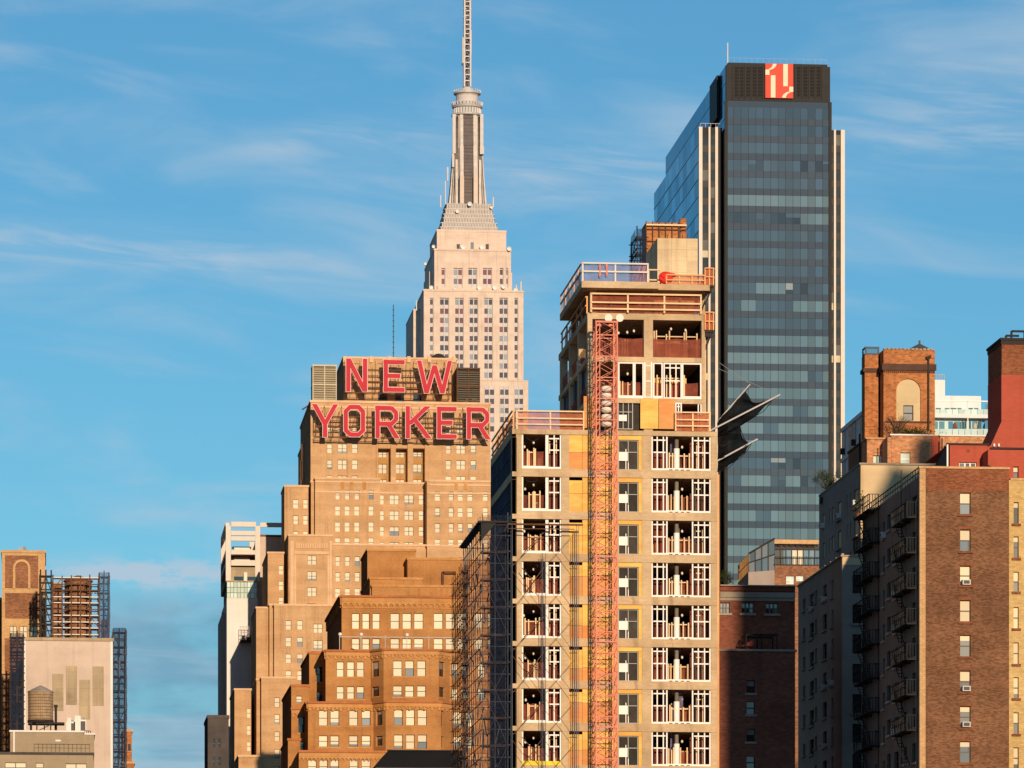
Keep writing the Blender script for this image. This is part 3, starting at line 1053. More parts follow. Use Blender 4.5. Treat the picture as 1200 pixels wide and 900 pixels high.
# ================================================================== dark glass tower with the red logo
def glass_tower():
    Y = 990.0
    B = Building('office_tower', 'dark glass office tower with a red logo square on its black crown', 'office tower', (PX(912, Y), Y))
    random.seed(21)
    xl, xr = PX(851, Y), PX(972.8, Y)
    zt = PZ(851, 72.5, Y)
    zc = PZ(851, 117.5, Y)
    L = 97.0
    pl = Plane((xl, Y), (xr, Y))
    W_ = pl.len
    kz = lambda py: PZ(912, py, Y)
    # crown
    cr = MB()
    cr.box(xl, xr, Y, Y + L, zc + .02, zt - .6)
    cr.box(xl + .5, xr - .5, Y + .5, Y + L - .5, zt - .6, zt)
    for px in list(range(0, 5)):
        pass
    B.part(cr, 'crown', ['crown_black'])
    for a, b in ((861, 864.5), (867, 871.5), (874.5, 879), (882, 886), (888.5, 893), (934, 938), (941.5, 946), (949.5, 954), (957, 961.5)):
        r = pl.rect(a, b, 78.5, 114)
        lv = MB()
        lv.pbox(pl, r[0], r[1], -.04, .3, r[2], r[3], 0)
        for i in range(9):
            z = r[2] + (r[3] - r[2]) * i / 9
            lv.pbox(pl, r[0], r[1], -.1, -.03, z, z + .16, 1)
        B.part(lv, 'louver', ['crown_recess', 'crown_black'])
    lv = MB()
    for a in (858.5, 865.7, 873, 880.5, 887.2, 894.2, 931.5, 939.7, 947.7, 955.5, 963):
        r = pl.rect(a - .5, a + .5, 77, 116)
        lv = MB()
        lv.pbox(pl, r[0], r[1], -.22, -.02, r[2], r[3], 0)
        B.part(lv, 'crown_fin', ['crown_black'])
    # black machine-room block on the side of the crown
    sb = MB()
    Ya, Yb_ = Y + 14, Y + 27
    sb.box(xl - .7, xl - .15, Y + 9, Y + 20, PZ(844, 138, Y + 9), zt - .9)
    B.part(sb, 'crown_panel', ['crown_black'])
    # core body
    cb = MB()
    cb.box(xl + .12, xr - .12, Y + .12, Y + L, 0, zc)
    B.part(cb, 'wall', ['penn_spandrel'])
    # bands of glass, one per floor
    pitch = 20.52
    y0 = 126.5
    fl = 0
    npan = 14
    lit = {3: 'mid', 9: 'lite'}
    while True:
        ya = y0 + fl * pitch
        if ya > 720:
            break
        z1, z0 = kz(ya), kz(ya + 12.6)
        nx = kz(ya + pitch)
        sp = MB()
        sp.pbox(pl, 0, W_, 0, .12, nx + .02, z0 - .02)
        for i in range(npan + 1):
            u = W_ * i / npan
            sp.pbox(pl, max(0, u - .05), min(W_, u + .05), -.03, -.002, nx + .02, z0 - .02, 1)
        B.part(sp, 'spandrel_band', ['penn_spandrel', 'crown_black'])
        gl = MB()
        if fl in (2, 3, 6, 10, 11, 20, 21):
            pattern, k0 = [], 0
            while len(pattern) < npan:
                pattern += [random.choice((0, 4, 1)) if k0 % 2 else random.choice((1, 4))] * random.randint(2, 5)
                k0 += 1
        elif fl in (0, 1, 4, 7, 8, 9, 12):
            pattern = [4] * npan
        else:
            pattern = [0] * npan
            if random.random() < .5:
                q = random.randint(0, 11)
                pattern[q:q + 2] = [4] * len(pattern[q:q + 2])
        for i in range(npan):
            a, b = W_ * i / npan, W_ * (i + 1) / npan
            t0, t1 = random.uniform(-.010, .010), random.uniform(-.010, .010)
            m_ = pattern[i]
            gl.face([pl.pt(a + .03, .06 + t0, z0), pl.pt(b - .03, .06 - t0, z0), pl.pt(b - .03, .06 - t0 + t1, z1), pl.pt(a + .03, .06 + t0 + t1, z1)], m_)
            if m_ == 1 and random.random() < .3:
                zb_ = z0 + (z1 - z0) * random.choice((.4, .6, .75))
                gl.face([pl.pt(a + .05, .03, zb_), pl.pt(b - .05, .03, zb_), pl.pt(b - .05, .03, z1), pl.pt(a + .05, .03, z1)], 4 if random.random() < .7 else 3)
        for i in range(npan + 1):
            u = W_ * i / npan
            gl.pbox(pl, max(0, u - .03), min(W_, u + .03), 0.01, .1, z0, z1, 2)
        B.part(gl, 'window_band', ['penn_glass', 'penn_glass_dark', 'crown_black', 'shade_glass', 'penn_glass_dim'])
        fl += 1
    # edge fins at the corners of the front
    fn = MB()
    for u in (0, W_):
        fn.pbox(pl, u - .3, u + .3, -.25, .35, 0, zc)
    B.part(fn, 'corner_fin', ['crown_black'])
    # left wing and its glass side
    Yw = Y + 3.5
    wl0, wr0 = PX(818.7, Yw), PX(848, Yw)
    zw = PZ(819, 149, Yw)
    wg = MB()
    wg.box(wl0 + .1, xl - .35, Yw + .1, Yw + 73, 0, zw)
    B.part(wg, 'wall', ['crown_black'])
    pw = Plane((wl0, Yw), (wr0, Yw))
    fin = MB()
    for a, b in ((818.7, 822.8), (830, 832.2), (837.8, 841)):
        r = pw.rect(a, b, 149, 700)
        fin.pbox(pw, r[0], r[1], -.5, .1, 0, zw)
    for a, b in ((848.2, 849.4),):
        r = pw.rect(a, b, 153, 700)
        fin.pbox(pw, r[0], r[1], -.8, -.2, 0, zw - .6, 1)
    B.part(fin, 'white_fin', ['penn_fin', 'louver_light'])
    # side faces: floor by floor sheets of blue glass
    for (x, ya, yb, ztop, nm) in ((wl0, Yw, Yw + 73, zw, 'low'), (xl, Y + .4, Y + L, zt - .7, 'high')):
        ps = Plane((x, yb), (x, ya))
        sg, sl = MB(), MB()
        fh = pitch * pxlen(Y)
        z = ztop
        zend = 60 if nm == 'low' else zw - 1
        k_ = 0
        while z > zend:
            zb = max(z - fh, zend)
            nseg = 12
            for i in range(nseg):
                a, b = ps.len * i / nseg, ps.len * (i + 1) / nseg
                t0 = random.uniform(-.01, .01)
                dd = -.06 if nm == 'low' else -.08
                crown = nm == 'high' and z > zc
                sg.face([ps.pt(a, dd + t0, zb + .22), ps.pt(b, dd - t0, zb + .22), ps.pt(b, dd - t0, z), ps.pt(a, dd + t0, z)], 1 if crown else 0)
            sl.pbox(ps, 0, ps.len, -.14, -.03, zb, zb + .22)
            z -= fh
        B.part(sg, 'side_glass', ['penn_side', 'crown_glass'])
        B.part(sl, 'side_spandrel', ['penn_spandrel'])
    # windows between the white fins of the two wings
    Yr = Y + 3.5
    rl0, rr0 = PX(973.2, Yr), PX(989.6, Yr)
    zr = PZ(980, 152.5, Yr)
    rg = MB()
    rg.box(xr + .02, rr0 - .1, Yr + .1, Y + 92, 0, zr)
    B.part(rg, 'wall', ['crown_black'])
    pr = Plane((rl0, Yr), (rr0, Yr))
    f2 = MB()
    for a, b in ((976.8, 979.2), (984.9, 989.6)):
        r = pr.rect(a, b, 149, 700)
        f2.pbox(pr, r[0], r[1], -.5, .1, 0, zr)
    B.part(f2, 'white_fin', ['penn_fin'])
    for (pp, cols, zt_) in ((pw, ((823.2, 829.8), (832.4, 837.6)), zw), (pr, ((973.6, 976.6), (979.4, 984.7)), zr)):
        fl = 0
        wb = MB()
        while 158 + fl * pitch < 700:
            for a, b in cols:
                r = pp.rect(a, b, 158 + fl * pitch, 158 + fl * pitch + 12.5)
                t0 = random.uniform(-.01, .01)
                wb.face([pp.pt(r[0], .04 + t0, r[2]), pp.pt(r[1], .04 - t0, r[2]), pp.pt(r[1], .04, r[3]), pp.pt(r[0], .04, r[3])], 0 if random.random() < .88 else 1)
                r2 = pp.rect(a, b, 158 + fl * pitch + 12.5, 158 + (fl + 1) * pitch)
                wb.pbox(pp, r2[0], r2[1], .0, .05, r2[2], r2[3], 2 if random.random() < .93 else 3)
            fl += 1
        B.part(wb, 'wing_glass', ['wing_dark', 'wing_shade', 'spandrel_wing', 'louver_light'])
    # logo: a red square with two mirrored numeral ones
    lg = MB()
    r = pl.rect(896.4, 929, 75.3, 115.6)
    lg.pbox(pl, r[0], r[1], -.55, -.25, r[2], r[3])
    q = B.part(lg, 'logo_panel', ['logo_red'])
    w_, h_ = r[1] - r[0], r[3] - r[2]
    mk = MB()
    # in the panel's own measure, 0..1 across and down
    def P(u, v):
        return pl.pt(r[0] + u * w_, -.56, r[3] - v * h_)
    ext = Vector(pl.pt(0, -.12, 0)) - Vector(pl.pt(0, 0, 0))
    def shape(pts):
        for a in (False, True):
            ps_ = [((1 - u), (1 - v)) if a else (u, v) for u, v in pts]
            mk.extrude([P(u, v) for u, v in ps_], ext)
    shape([(.195, .345), (.36, .345), (.36, .99), (.195, .99)])
    shape([(.0, .185), (.145, .185), (.145, .335), (.0, .335)])
    n = 8
    inner = [(.27 - .27 * (1 - math.cos(math.pi / 2 * (1 - i / n))) * .9 if False else .265 * math.cos(math.pi / 2 * i / n), .01 + .175 * math.sin(math.pi / 2 * i / n)) for i in range(n + 1)]
    outer = [(.40 * math.cos(math.pi / 2 * i / n * .78), .01 + .185 * math.sin(math.pi / 2 * i / n * .78) / math.sin(math.pi / 2 * .78)) for i in range(n + 1)]
    for i in range(n):
        a, b = inner[i], inner[i + 1]
        c, d = outer[i + 1], outer[i]
        b = (max(b[0], .06), b[1]) if i == n - 1 else b
        shape([a, d, c, b])
    B.part(mk, 'logo_mark', ['logo_cream'], parent=q)
    # rail and mast on the roof
    rl = MB()
    for i in range(18):
        x = xl + .6 + (xr - xl - 1.2) * i / 17
        rl.bar((x, Y + .6, zt), (x, Y + .6, zt + 1.0), .03)
    rl.bar((xl + .6, Y + .6, zt + 1.0), (xr - .6, Y + .6, zt + 1.0), .04)
    B.part(rl, 'roof_rail', ['galv'])
    rl = MB()
    for i in range(5):
        x = wl0 + .4 + i * 1.1
        rl.bar((x, Yw + .4, zw), (x, Yw + .4, zw + .9), .06)
    rl.bar((wl0 + .4, Yw + .4, zw + .9), (wl0 + 5, Yw + .4, zw + .9), .07)
    B.part(rl, 'roof_rail', ['antenna_paint'])
    rl = MB()
    rl.bar((PX(853.5, Y), Y + 1, zt), (PX(853.5, Y), Y + 1, PZ(853, 49, Y)), .22)
    B.part(rl, 'roof_mast', ['antenna_paint'])


glass('crown_glass', (.012, .026, .045), refl=.10, rough=.08, tintc=(.55, .75, .9))
paint('wing_dark', (.035, .05, .065), rough=.6, var=.3)
paint('wing_shade', (.14, .14, .13), rough=.6)
paint('spandrel_wing', (.065, .06, .058), rough=.4, var=.2)
glass_tower()


# ================================================================== stepped brick hotel
def hotel():
    Y0 = 857.0
    B = Building('hotel', 'stepped tan brick hotel tower rising in setbacks under the big red roof letters', 'hotel', (PX(470, Y0), Y0))
    random.seed(5)
    rowsT = [(519.5, 531), (538.8, 549.8), (557.3, 568)]
    # the main top block, with three tall recesses in the middle
    bay = [(443, 457.6), (464, 477.4), (484, 497.6)]
    Yp = Y0 + 8
    # penthouse block behind the upper sign
    B.tier(Yp, 402.5, 535.5, 420.0, 22, ['tan_brick', 'roof_gravel'],
           wins=[(443, 453.4, 459, 474, S_NYD), (463.3, 473.6, 460, 474, S_NYD), (484.2, 494, 460, 474, S_NYD)] + [(a, a + 6, 426, 444, ('fixed', 'tan_stone', ['blind'], None, 'tan_panel', 'tan_panel')) for a in (415, 443, 465, 486, 507)],
           cope='tan_stone')
    for px in (404, 435, 456, 479, 503, 532):
        r = Plane((PX(402.5, Yp), Yp), (PX(535.5, Yp), Yp)).rect(px - 2, px + 2, 417.8, 425)
        pen = MB()
        pen.pbox(Plane((PX(402.5, Yp), Yp), (PX(535.5, Yp), Yp)), r[0], r[1], -.35, -.02, r[2], r[3])
        B.part(pen, 'buttress', ['tan_stone'])
    wins = []
    c1, c2, c3 = [(383.3, 389.2)], [(395.8, 406.6)], [(412.4, 419.3)]
    wins += grid(c1 + c3, [(520, 531.2), (538.8, 549.9), (557.4, 567)], S_NY) + grid(c2, [(520, 531.2), (538.8, 549.9), (557.4, 567)], S_NY2)
    wins += grid([(522.4, 528.6), (551.6, 557.8)], [(520.6, 531.8), (539.4, 550.2), (558, 567)], S_NY) + grid([(534.7, 545.3)], [(520.6, 531.8), (539.4, 550.2), (558, 567)], S_NY2)
    wins += grid([(383.3, 389.2), (395.8, 401), (412.4, 419.3)], [(498.5, 508)], S_NY) + grid([(522.4, 528.6), (535, 545), (551.6, 557.8)], [(498.8, 508.3)], S_NY)
    xa, xb = PX(364, Y0), PX(574.5, Y0)
    zt = PZ(364, 471.5, Y0)
    pl = Plane((xa, Y0), (xb, Y0))
    recess = [pl.rect(a, b, 525.5, 600) for a, b in bay]
    holes = list(recess)
    for wd in wins:
        rr = pl.rect(*wd[:4])
        holes.append(rr)
        B.wins.append((pl, rr, wd[4], .22))
    mb = MB()
    # walls; the tall recesses are cut in with a return of their own
    hh = [h for h in holes if h not in recess]
    mb.wall(pl, 0, pl.len, 60, zt, holes, .22)
    dep = 2.0
    for a, b, c, d in recess:
        mb.face([pl.pt(a, .2, c), pl.pt(a, dep, c), pl.pt(a, dep, d), pl.pt(a, .2, d)])
        mb.face([pl.pt(b, .2, c), pl.pt(b, dep, c), pl.pt(b, dep, d), pl.pt(b, .2, d)])
        mb.face([pl.pt(a, .2, d), pl.pt(b, .2, d), pl.pt(b, dep, d), pl.pt(a, dep, d)])
    for q in (Plane((xa, Y0 + 34), (xa, Y0)), Plane((xb, Y0), (xb, Y0 + 34)), Plane((xb, Y0 + 34), (xa, Y0 + 34))):
        mb.wall(q, 0, q.len, 0, zt)
    mb.face([(xa, Y0, zt - .02), (xb, Y0, zt - .02), (xb, Y0 + 34, zt - .02), (xa, Y0 + 34, zt - .02)])
    B.part(mb, 'wall', ['tan_brick'])
    cm = MB()
    cm.pbox(pl, -.15, pl.len + .15, -.15, .4, zt, zt + .4)
    cm.box(xa - .15, xa + .4, Y0 + .42, Y0 + 34, zt, zt + .4)
    B.part(cm, 'coping', ['tan_stone'])
    # back walls of the recesses with their windows
    pb = Plane((xa, Y0 + dep), (xb, Y0 + dep))
    for k_, (a, b, c, d) in enumerate(recess):
        ws = []
        px0 = [443.2, 463.7, 484][k_]
        for r0, r1 in ((529, 536), (543.8, 554.8), (562, 572), (498, 508)):
            q = pb.rect(px0, px0 + 10.2, r0, r1)
            ws.append(q)
        w2 = MB()
        w2.wall(pb, a - .3, b + .3, c, d + .4, ws, .2)
        B.part(w2, 'wall', ['ochre_hotel'])
        for q in ws[:3]:
            B.wins.append((pb, q, S_NY2, .2))
    # corbel under the parapet over the recesses
    cb = MB()
    for a, b in ((440.5, 443), (457.6, 464), (477.4, 484), (497.6, 500.2)):
        r = pl.rect(a, b, 519, 600)
        cb.pbox(pl, r[0] + .05, r[1] - .05, -.3, -.01, r[2], r[3])
    B.part(cb, 'pier', ['tan_brick'])
    # side setbacks of the top block
    B.tier(Y0 + 20, 355.6, 366, 520, 18, ['tan_brick'], cope='tan_stone')
    # second tier: left, centre, right
    rL = [(574.2, 585.4), (593, 603.8), (611.8, 622.8), (630.4, 640.6), (652, 663), (670.6, 681.4), (689.4, 700), (708, 719)]
    cL = [(393, 398.5), (404.2, 409.7), (415.5, 421), (432.2, 437.7)]
    Y1 = 850.0
    B.tier(Y1, 369.2, 445.2, 561.5, 40, ['tan_brick', 'roof_gravel'], wins=grid(cL, rL[:4], S_NY), cope='tan_stone')
    B.tier(Y1 + 1.2, 364.5, 370, 565.5, 38, ['tan_brick'], cope='tan_stone')
    rC = [(580, 591), (598.6, 609.4), (617.2, 627.8), (635.4, 646), (654, 664.6), (672.6, 683)]
    B.tier(Y1 + 2.4, 444.8, 498.4, 567, 36, ['tan_brick', 'roof_gravel'], wins=grid([(445.6, 449.8), (491, 496.4)], rC, S_NY) + grid([(456.5, 467.5), (473.7, 484.6)], rC, S_NY2), cope='tan_stone')
    rR = [(576.3, 586.7), (595, 605.6), (613.3, 624.2), (632, 640.6)]
    B.tier(Y1 - 1.2, 500.2, 582, 564.5, 42, ['tan_brick', 'roof_gravel'], wins=grid([(509.8, 515.6), (525.7, 531.6), (536.7, 542.4), (548, 553.7), (566, 571.6)], rR, S_NY) , cope='tan_stone')
    # carved panels above the top windows
    for Yq, pxs in ((Y1, (399.3, 410.2, 425)), (Y1 - 1.2, (532.5, 543.5))):
        for px in pxs:
            a = P3(px, 571.5, Yq)
            cp = MB()
            cp.box(a.x, a.x + .62, Yq - .12, Yq - .01, a.z - .3, a.z + 1.0)
            B.part(cp, 'carved_panel', ['ochre_trim'])
    st = MB()
    for Yq, a, b, y in ((Y1, 369.6, 445, 576.2), (Y1 + 2.4, 445.2, 498, 577.5), (Y1 - 1.2, 500.5, 581, 577.6), (Y1, 369.6, 445, 564.4), (Y1 - 1.2, 500.5, 581, 568)):
        p, q = P3(a, y, Yq), PX(b, Yq)
        st.box(p.x, q, Yq - .10, Yq - .01, p.z - .14, p.z + .14)
    for Yq, a, b, y in ((Y0, 364.4, 574, 513.2), (Y0, 364.4, 574, 476.5)):
        p, q = P3(a, y, Yq), PX(b, Yq)
        st.box(p.x, q, Yq - .12, Yq - .01, p.z - .16, p.z + .16)
    B.part(st, 'string_course', ['tan_stone'])
    # lower wings stepping down to the left
    Y2 = 844.0
    B.tier(852, 333.3, 361.4, 570.6, 11, ['tan_brick', 'roof_gravel'], wins=grid([(343.7, 349.6), (355.6, 360.6)], [(585.3, 595.6), (604, 614.6), (622.4, 633)], S_NY), cope='tan_stone')
    B.tier(Y2 + 2.0, 385.0, 505, 639.0, 40, ['tan_brick', 'roof_gravel'],
           wins=grid([(393, 398.6), (404.4, 410), (415.8, 421.6), (432, 437.6)], [(652, 663.3), (670.6, 681.6), (689.6, 700)], S_NY), cope='tan_stone')
    B.tier(Y1 - 5, 500.4, 582, 640.6, 40, ['tan_brick', 'roof_gravel'], wins=grid([(526, 531.8), (537, 542.6)], [(653.4, 664), (672, 683)], S_NY), cope='tan_stone')
    xa2, xb2, zt2, pls2 = B.tier(Y2, 338.0, 389.6, 628.3, 20, ['tan_brick', 'roof_gravel'], wins=grid([(360.2, 370.8)], [(651, 661.8), (669.6, 680.4), (688.2, 698.8), (707.2, 718)], S_NY2), cope='tan_stone')
    fr = MB()
    pl2 = pls2[1]
    for a, b, c, d in ((344.5, 347, 650, 720), (383.5, 386, 650, 720), (344.5, 386, 646, 649.5), (340, 344.5, 634, 720), (386, 389, 634, 720)):
        r = pl2.rect(a, b, c, d)
        fr.pbox(pl2, r[0] + .02, r[1] - .02, -.14, -.01, r[2], r[3])
    for i in range(14):
        r = pl2.rect(347 + i * 2.7, 348.6 + i * 2.7, 636.5, 642.5)
        fr.pbox(pl2, r[0], r[1], -.10, -.01, r[2], r[3])
    B.part(fr, 'stone_surround', ['tan_stone'])
    B.tier(848, 313.8, 332.6, 648.8, 20, ['tan_brick', 'roof_gravel'], wins=grid([(327, 331.8)], [(662.8, 673), (681, 691.4), (699.8, 710)], S_NY), cope='tan_stone')
    Y3 = 838.0
    B.tier(Y3, 321.2, 392, 709.8, 20, ['tan_brick', 'roof_gravel'],
           wins=grid([(334.6, 341.3), (348.2, 354.8)], [(727, 738), (746.6, 757.6), (766.2, 777.2), (786, 797), (805, 816)], S_NY) + grid([(367.2, 378)], [(731, 741.8), (750.4, 761.4), (770, 781)], S_NY2), cope='tan_stone')
    B.tier(Y3 + 1.2, 315.7, 322, 709.8, 20, ['tan_brick'], cope='tan_stone')
    B.tier(Y3 + 2.4, 300.2, 316, 713.2, 20, ['tan_brick', 'roof_gravel'], cope='tan_stone')
    Y4 = 832.0
    B.tier(Y4, 306.2, 345, 795.2, 20, ['tan_brick', 'roof_gravel'], wins=grid([(321.6, 327.8), (334.6, 341)], [(817.2, 828.8), (837.2, 848.6), (857.4, 868.4), (878, 889), (898, 909)], S_NY), cope='tan_stone')
    B.tier(Y4 + 1.5, 300.6, 307, 797.4, 20, ['tan_brick'], cope='tan_stone')
    B.tier(836, 274.8, 294.3, 809, 20, ['tan_brick', 'roof_gravel'], wins=grid([(289.7, 293.7)], [(830.4, 841), (850.2, 860.8), (869.4, 880), (888, 899)], S_NY), cope='tan_stone')
    B.tier(Y4 - 4, 279.6, 306.4, 887, 20, ['tan_brick'], wins=[(299, 304, 903, 914, S_NY)], cope='tan_stone')
    # mast on the roof
    wm = MB()
    a = P3(461, 420, Yp + 4)
    wm.bar(a, (a.x, a.y, PZ(461, 357, Yp + 4)), .13)
    for i in range(10):
        z = a.z + (PZ(461, 357, Yp + 4) - a.z) * i / 10
        wm.bar((a.x - .22, a.y, z), (a.x + .22, a.y, z), .07)
    B.part(wm, 'mast', ['dark_steel'])
    dk = MB()
    a = P3(514, 420, Yp + 9)
    pts = [(a.x + 1.5 * math.cos(t), a.z - .5 + 1.4 * math.sin(t)) for t in [math.pi * i / 10 for i in range(11)]]
    dk.extrude([(x, a.y, z) for x, z in pts] , (0, 6, 0))
    B.part(dk, 'roof_duct', ['black_metal'])
    pp = MB()
    for px, py0, py1 in ((353.6, 562, 520), (352.5, 590, 540)):
        q = P3(px, py0, Y0 + 7)
        pp.bar(q, (q.x, q.y, PZ(px, py1, Y0 + 7)), .3)
    pp.bar(P3(354, 480, Y0 + 6), P3(362, 475, Y0 + 6), .25)
    B.part(pp, 'drain_pipe', ['rust_steel'])
    B.finish(98)
    # roof plant on both sides of the penthouse
    for px0, px1, y0, y1, mat, lab in ((366.8, 394, 427.0, 470.5, 'louver_light', 'pale two-storey louvered cooling unit on the hotel roof, left of the red letters'),
                                  (535.8, 562, 430.5, 471.2, 'louver_dark', 'dark louvered cooling unit on the hotel roof, right of the red letters')):
        Yq = Y0 + 3
        a, b = PX(px0, Yq), PX(px1, Yq)
        z0, z1 = zt + .02, PZ(px0, y0, Yq)
        t = thing('cooling_unit', lab, 'cooling unit', (a, Yq, z0), 'cooling units on the hotel roof')
        body, lv, lg = MB(), MB(), MB()
        zm = (z0 + z1) / 2
        body.box(a, b, Yq + .3, Yq + 4.5, z0 + .8, z1 - .2)
        for z in (z0 + .7, zm - .1, z1 - .3):
            lg.box(a - .12, b + .12, Yq, Yq + 4.6, z, z + .28)
        for x in (a, (a + b) / 2, b):
            lg.box(x - .09, x + .09, Yq + .02, Yq + .2, z0, z1)
            lg.box(x - .09, x + .09, Yq + 4.3, Yq + 4.5, z0, z1)
        n = 14
        for i in range(n):
            z = z0 + 1.1 + (z1 - z0 - 1.6) * i / n
            if abs(z - zm) < .25:
                continue
            lv.hexa([(a + .1, Yq + .08, z), (b - .1, Yq + .08, z), (b - .1, Yq + .28, z + .12), (a + .1, Yq + .28, z + .12),
                     (a + .1, Yq + .08, z + .06), (b - .1, Yq + .08, z + .06), (b - .1, Yq + .28, z + .18), (a + .1, Yq + .28, z + .18)])
        body.build('casing', 'dark_steel' if mat == 'louver_dark' else 'louver_dark', t)
        lv.build('louver', mat, t)
        lg.build('frame', 'louver_light' if mat == 'louver_light' else 'rust_steel', t)
    # a tangle of pipes on the parapet at the right
    t = MB()
    Yq = Y0 + 1.2
    random.seed(11)
    for i in range(14):
        p = P3(545 + random.random() * 26, 471.5, Yq)
        h = random.uniform(.4, 1.3)
        t.bar((p.x, Yq + random.random(), zt), (p.x + random.uniform(-.3, .3), Yq, zt + h), .14)
        t.bar((p.x, Yq, zt + h), (p.x + random.uniform(-1.5, 1.5), Yq + .3, zt + h * .8), .12)
    tag(t.build('roof_pipe', 'louver_dark'), 'tangle of low pipes on the hotel parapet below the dark cooling unit', 'pipe')


plt = paint('tan_panel', (.52, .345, .19), rough=.9, var=.08)
masonry('ochre_hotel', (.48, .28, .11), (.43, .24, .09), grain=.08, streak=.1, seed=31)
hotel()


# ------------------------------------------------------------------ roof letters
LET = {   # strokes in a unit box: x 0..w, y 0..1 (up); centre lines
    'N': (.64, [(0.07, 0, .07, 1), (.57, 0, .57, 1), (.07, 1, .57, 0)]),
    'E': (.63, [(.07, 0, .07, 1), (.0, .93, .63, .93), (.0, .07, .63, .07), (.07, .50, .50, .50)]),
    'W': (1.05, [(.06, 1, .285, 0), (.285, 0, .525, .86), (.525, .86, .765, 0), (.765, 0, .99, 1)]),
    'Y': (.75, [(.06, 1, .375, .40), (.69, 1, .375, .40), (.375, .43, .375, 0)]),
    'O': (.66, [(.07, .2, .07, .8), (.59, .2, .59, .8), (.2, .93, .46, .93), (.2, .07, .46, .07), (.05, .775, .225, .95), (.61, .775, .435, .95), (.05, .225, .225, .05), (.61, .225, .435, .05)]),
    'R': (.70, [(.07, 0, .07, 1), (0, .93, .47, .93), (.07, .44, .48, .44), (.60, .585, .60, .79), (.455, .95, .62, .77), (.455, .42, .62, .605), (.36, .46, .63, 0)]),
    'K': (.74, [(.07, 0, .07, 1), (.64, 1, .10, .43), (.27, .58, .68, 0)]),
}


def letter(ch, x0, x1, zb, zt, Y, parent):
    wu, strokes = LET[ch]
    h = zt - zb
    sx = (x1 - x0) / wu
    th = .128 * h
    o = None
    for nm, mat, grow, ya, yb in (('border', 'sign_pink', .11, .12, .30), ('letter', 'sign_red', 0, 0, .118)):
        mb = MB()
        for i, (a, b, c, d) in enumerate(strokes):
            p = Vector((x0 + a * sx, 0, zb + b * h))
            q = Vector((x0 + c * sx, 0, zb + d * h))
            d_ = (q - p).normalized()
            t = th
            g_ = grow
            diag = abs(d_.x) > .05 and abs(d_.z) > .05
            n = Vector((-d_.z, 0, d_.x))
            if diag and abs(d_.z) > .5 and ch in 'NWYKR' and not (ch == 'R' and i in (4, 5)):
                # slanting strokes end flat at the line of the letters
                hx = t / 2 / abs(d_.z) + g_
                pts = [(p.x - hx, p.z), (p.x + hx, p.z), (q.x + hx, q.z), (q.x - hx, q.z)]
                if g_:
                    s_ = 1 if q.z > p.z else -1
                    e = s_ * g_
                    k_ = d_.x / d_.z
                    pts = [(p.x - hx - e * k_, p.z - e), (p.x + hx - e * k_, p.z - e), (q.x + hx + e * k_, q.z + e), (q.x - hx + e * k_, q.z + e)]
            else:
                pa, qa = p - d_ * g_, q + d_ * g_
                w = t / 2 + g_
                pts = [(v.x, v.z) for v in (pa - n * w, pa + n * w, qa + n * w, qa - n * w)]
            off = i * .006
            mb.extrude([(x, Y + ya - off, z) for x, z in pts], (0, yb - ya, 0))
        if nm == 'border':
            bm = mb
        else:
            o = mb.build('letter', mat, parent)
    bm.build('letter_edge', 'sign_pink', o)
    return o


def roof_sign(Y, items, label, hor, vert, span, base_y, top_y):
    x = PX(span[0], Y)
    t = thing('roof_sign', label, 'sign', (x, Y, PZ(span[0], base_y, Y)), 'red letter signs on the hotel roof')
    for ch, a, b, y0, y1 in items:
        xa, xb = PX(a, Y), PX(b, Y)
        letter(ch, xa, xb, PZ(a, y1, Y), PZ(a, y0, Y), Y, t)
    f = MB()
    xa, xb = PX(span[0], Y), PX(span[1], Y)
    zl, zh = PZ(span[0], base_y, Y), PZ(span[0], top_y, Y)
    for y, w in hor:
        z = PZ(span[0], y, Y)
        f.bar((xa, Y + .5, z), (xb, Y + .5, z), w * .62)
        f.bar((xa, Y + 1.9, z), (xb, Y + 1.9, z), w * .3)
    n = vert
    for i in range(n + 1):
        xx = xa + (xb - xa) * i / n
        f.bar((xx, Y + .62, zl), (xx, Y + .62, zh), .08)
        f.bar((xx, Y + .62, zh), (xx, Y + 2.6, zl), .06)
        if i < n and i % 2 == 0:
            f.bar((xx, Y + .7, zl), (xa + (xb - xa) * (i + 1) / n, Y + .7, zh), .06)
        elif i < n and i % 3:
            f.bar((xx, Y + .75, zh), (xa + (xb - xa) * (i + 1) / n, Y + .75, zl), .06)
    f.build('sign_frame', 'rust_steel', t)
    return t


roof_sign(861.0, [('N', 405.5, 430.6, 420.0, 458.5), ('E', 449.5, 474.2, 421.4, 459.0), ('W', 489.0, 529.6, 422.4, 460.4)],
          'upper red roof sign reading NEW on a steel frame above the longer word', [(432.5, .3), (446.5, .42), (459.5, .3)], 14, (404, 530), 459.8, 421.5)
roof_sign(853.6, [('Y', 366.2, 395.8, 473.4, 511.8), ('O', 402.6, 428.2, 474.0, 511.6), ('R', 439.8, 468.3, 475.2, 513.0), ('K', 475.2, 505.2, 475.8, 513.3), ('E', 512.2, 535.2, 476.4, 513.8), ('R', 546.8, 575.0, 477.0, 514.2)],
          'lower red roof sign reading YORKER on a steel frame across the brick parapet', [(487.5, .3), (499.0, .36), (511.4, .32)], 20, (370, 573), 511.6, 474.5)


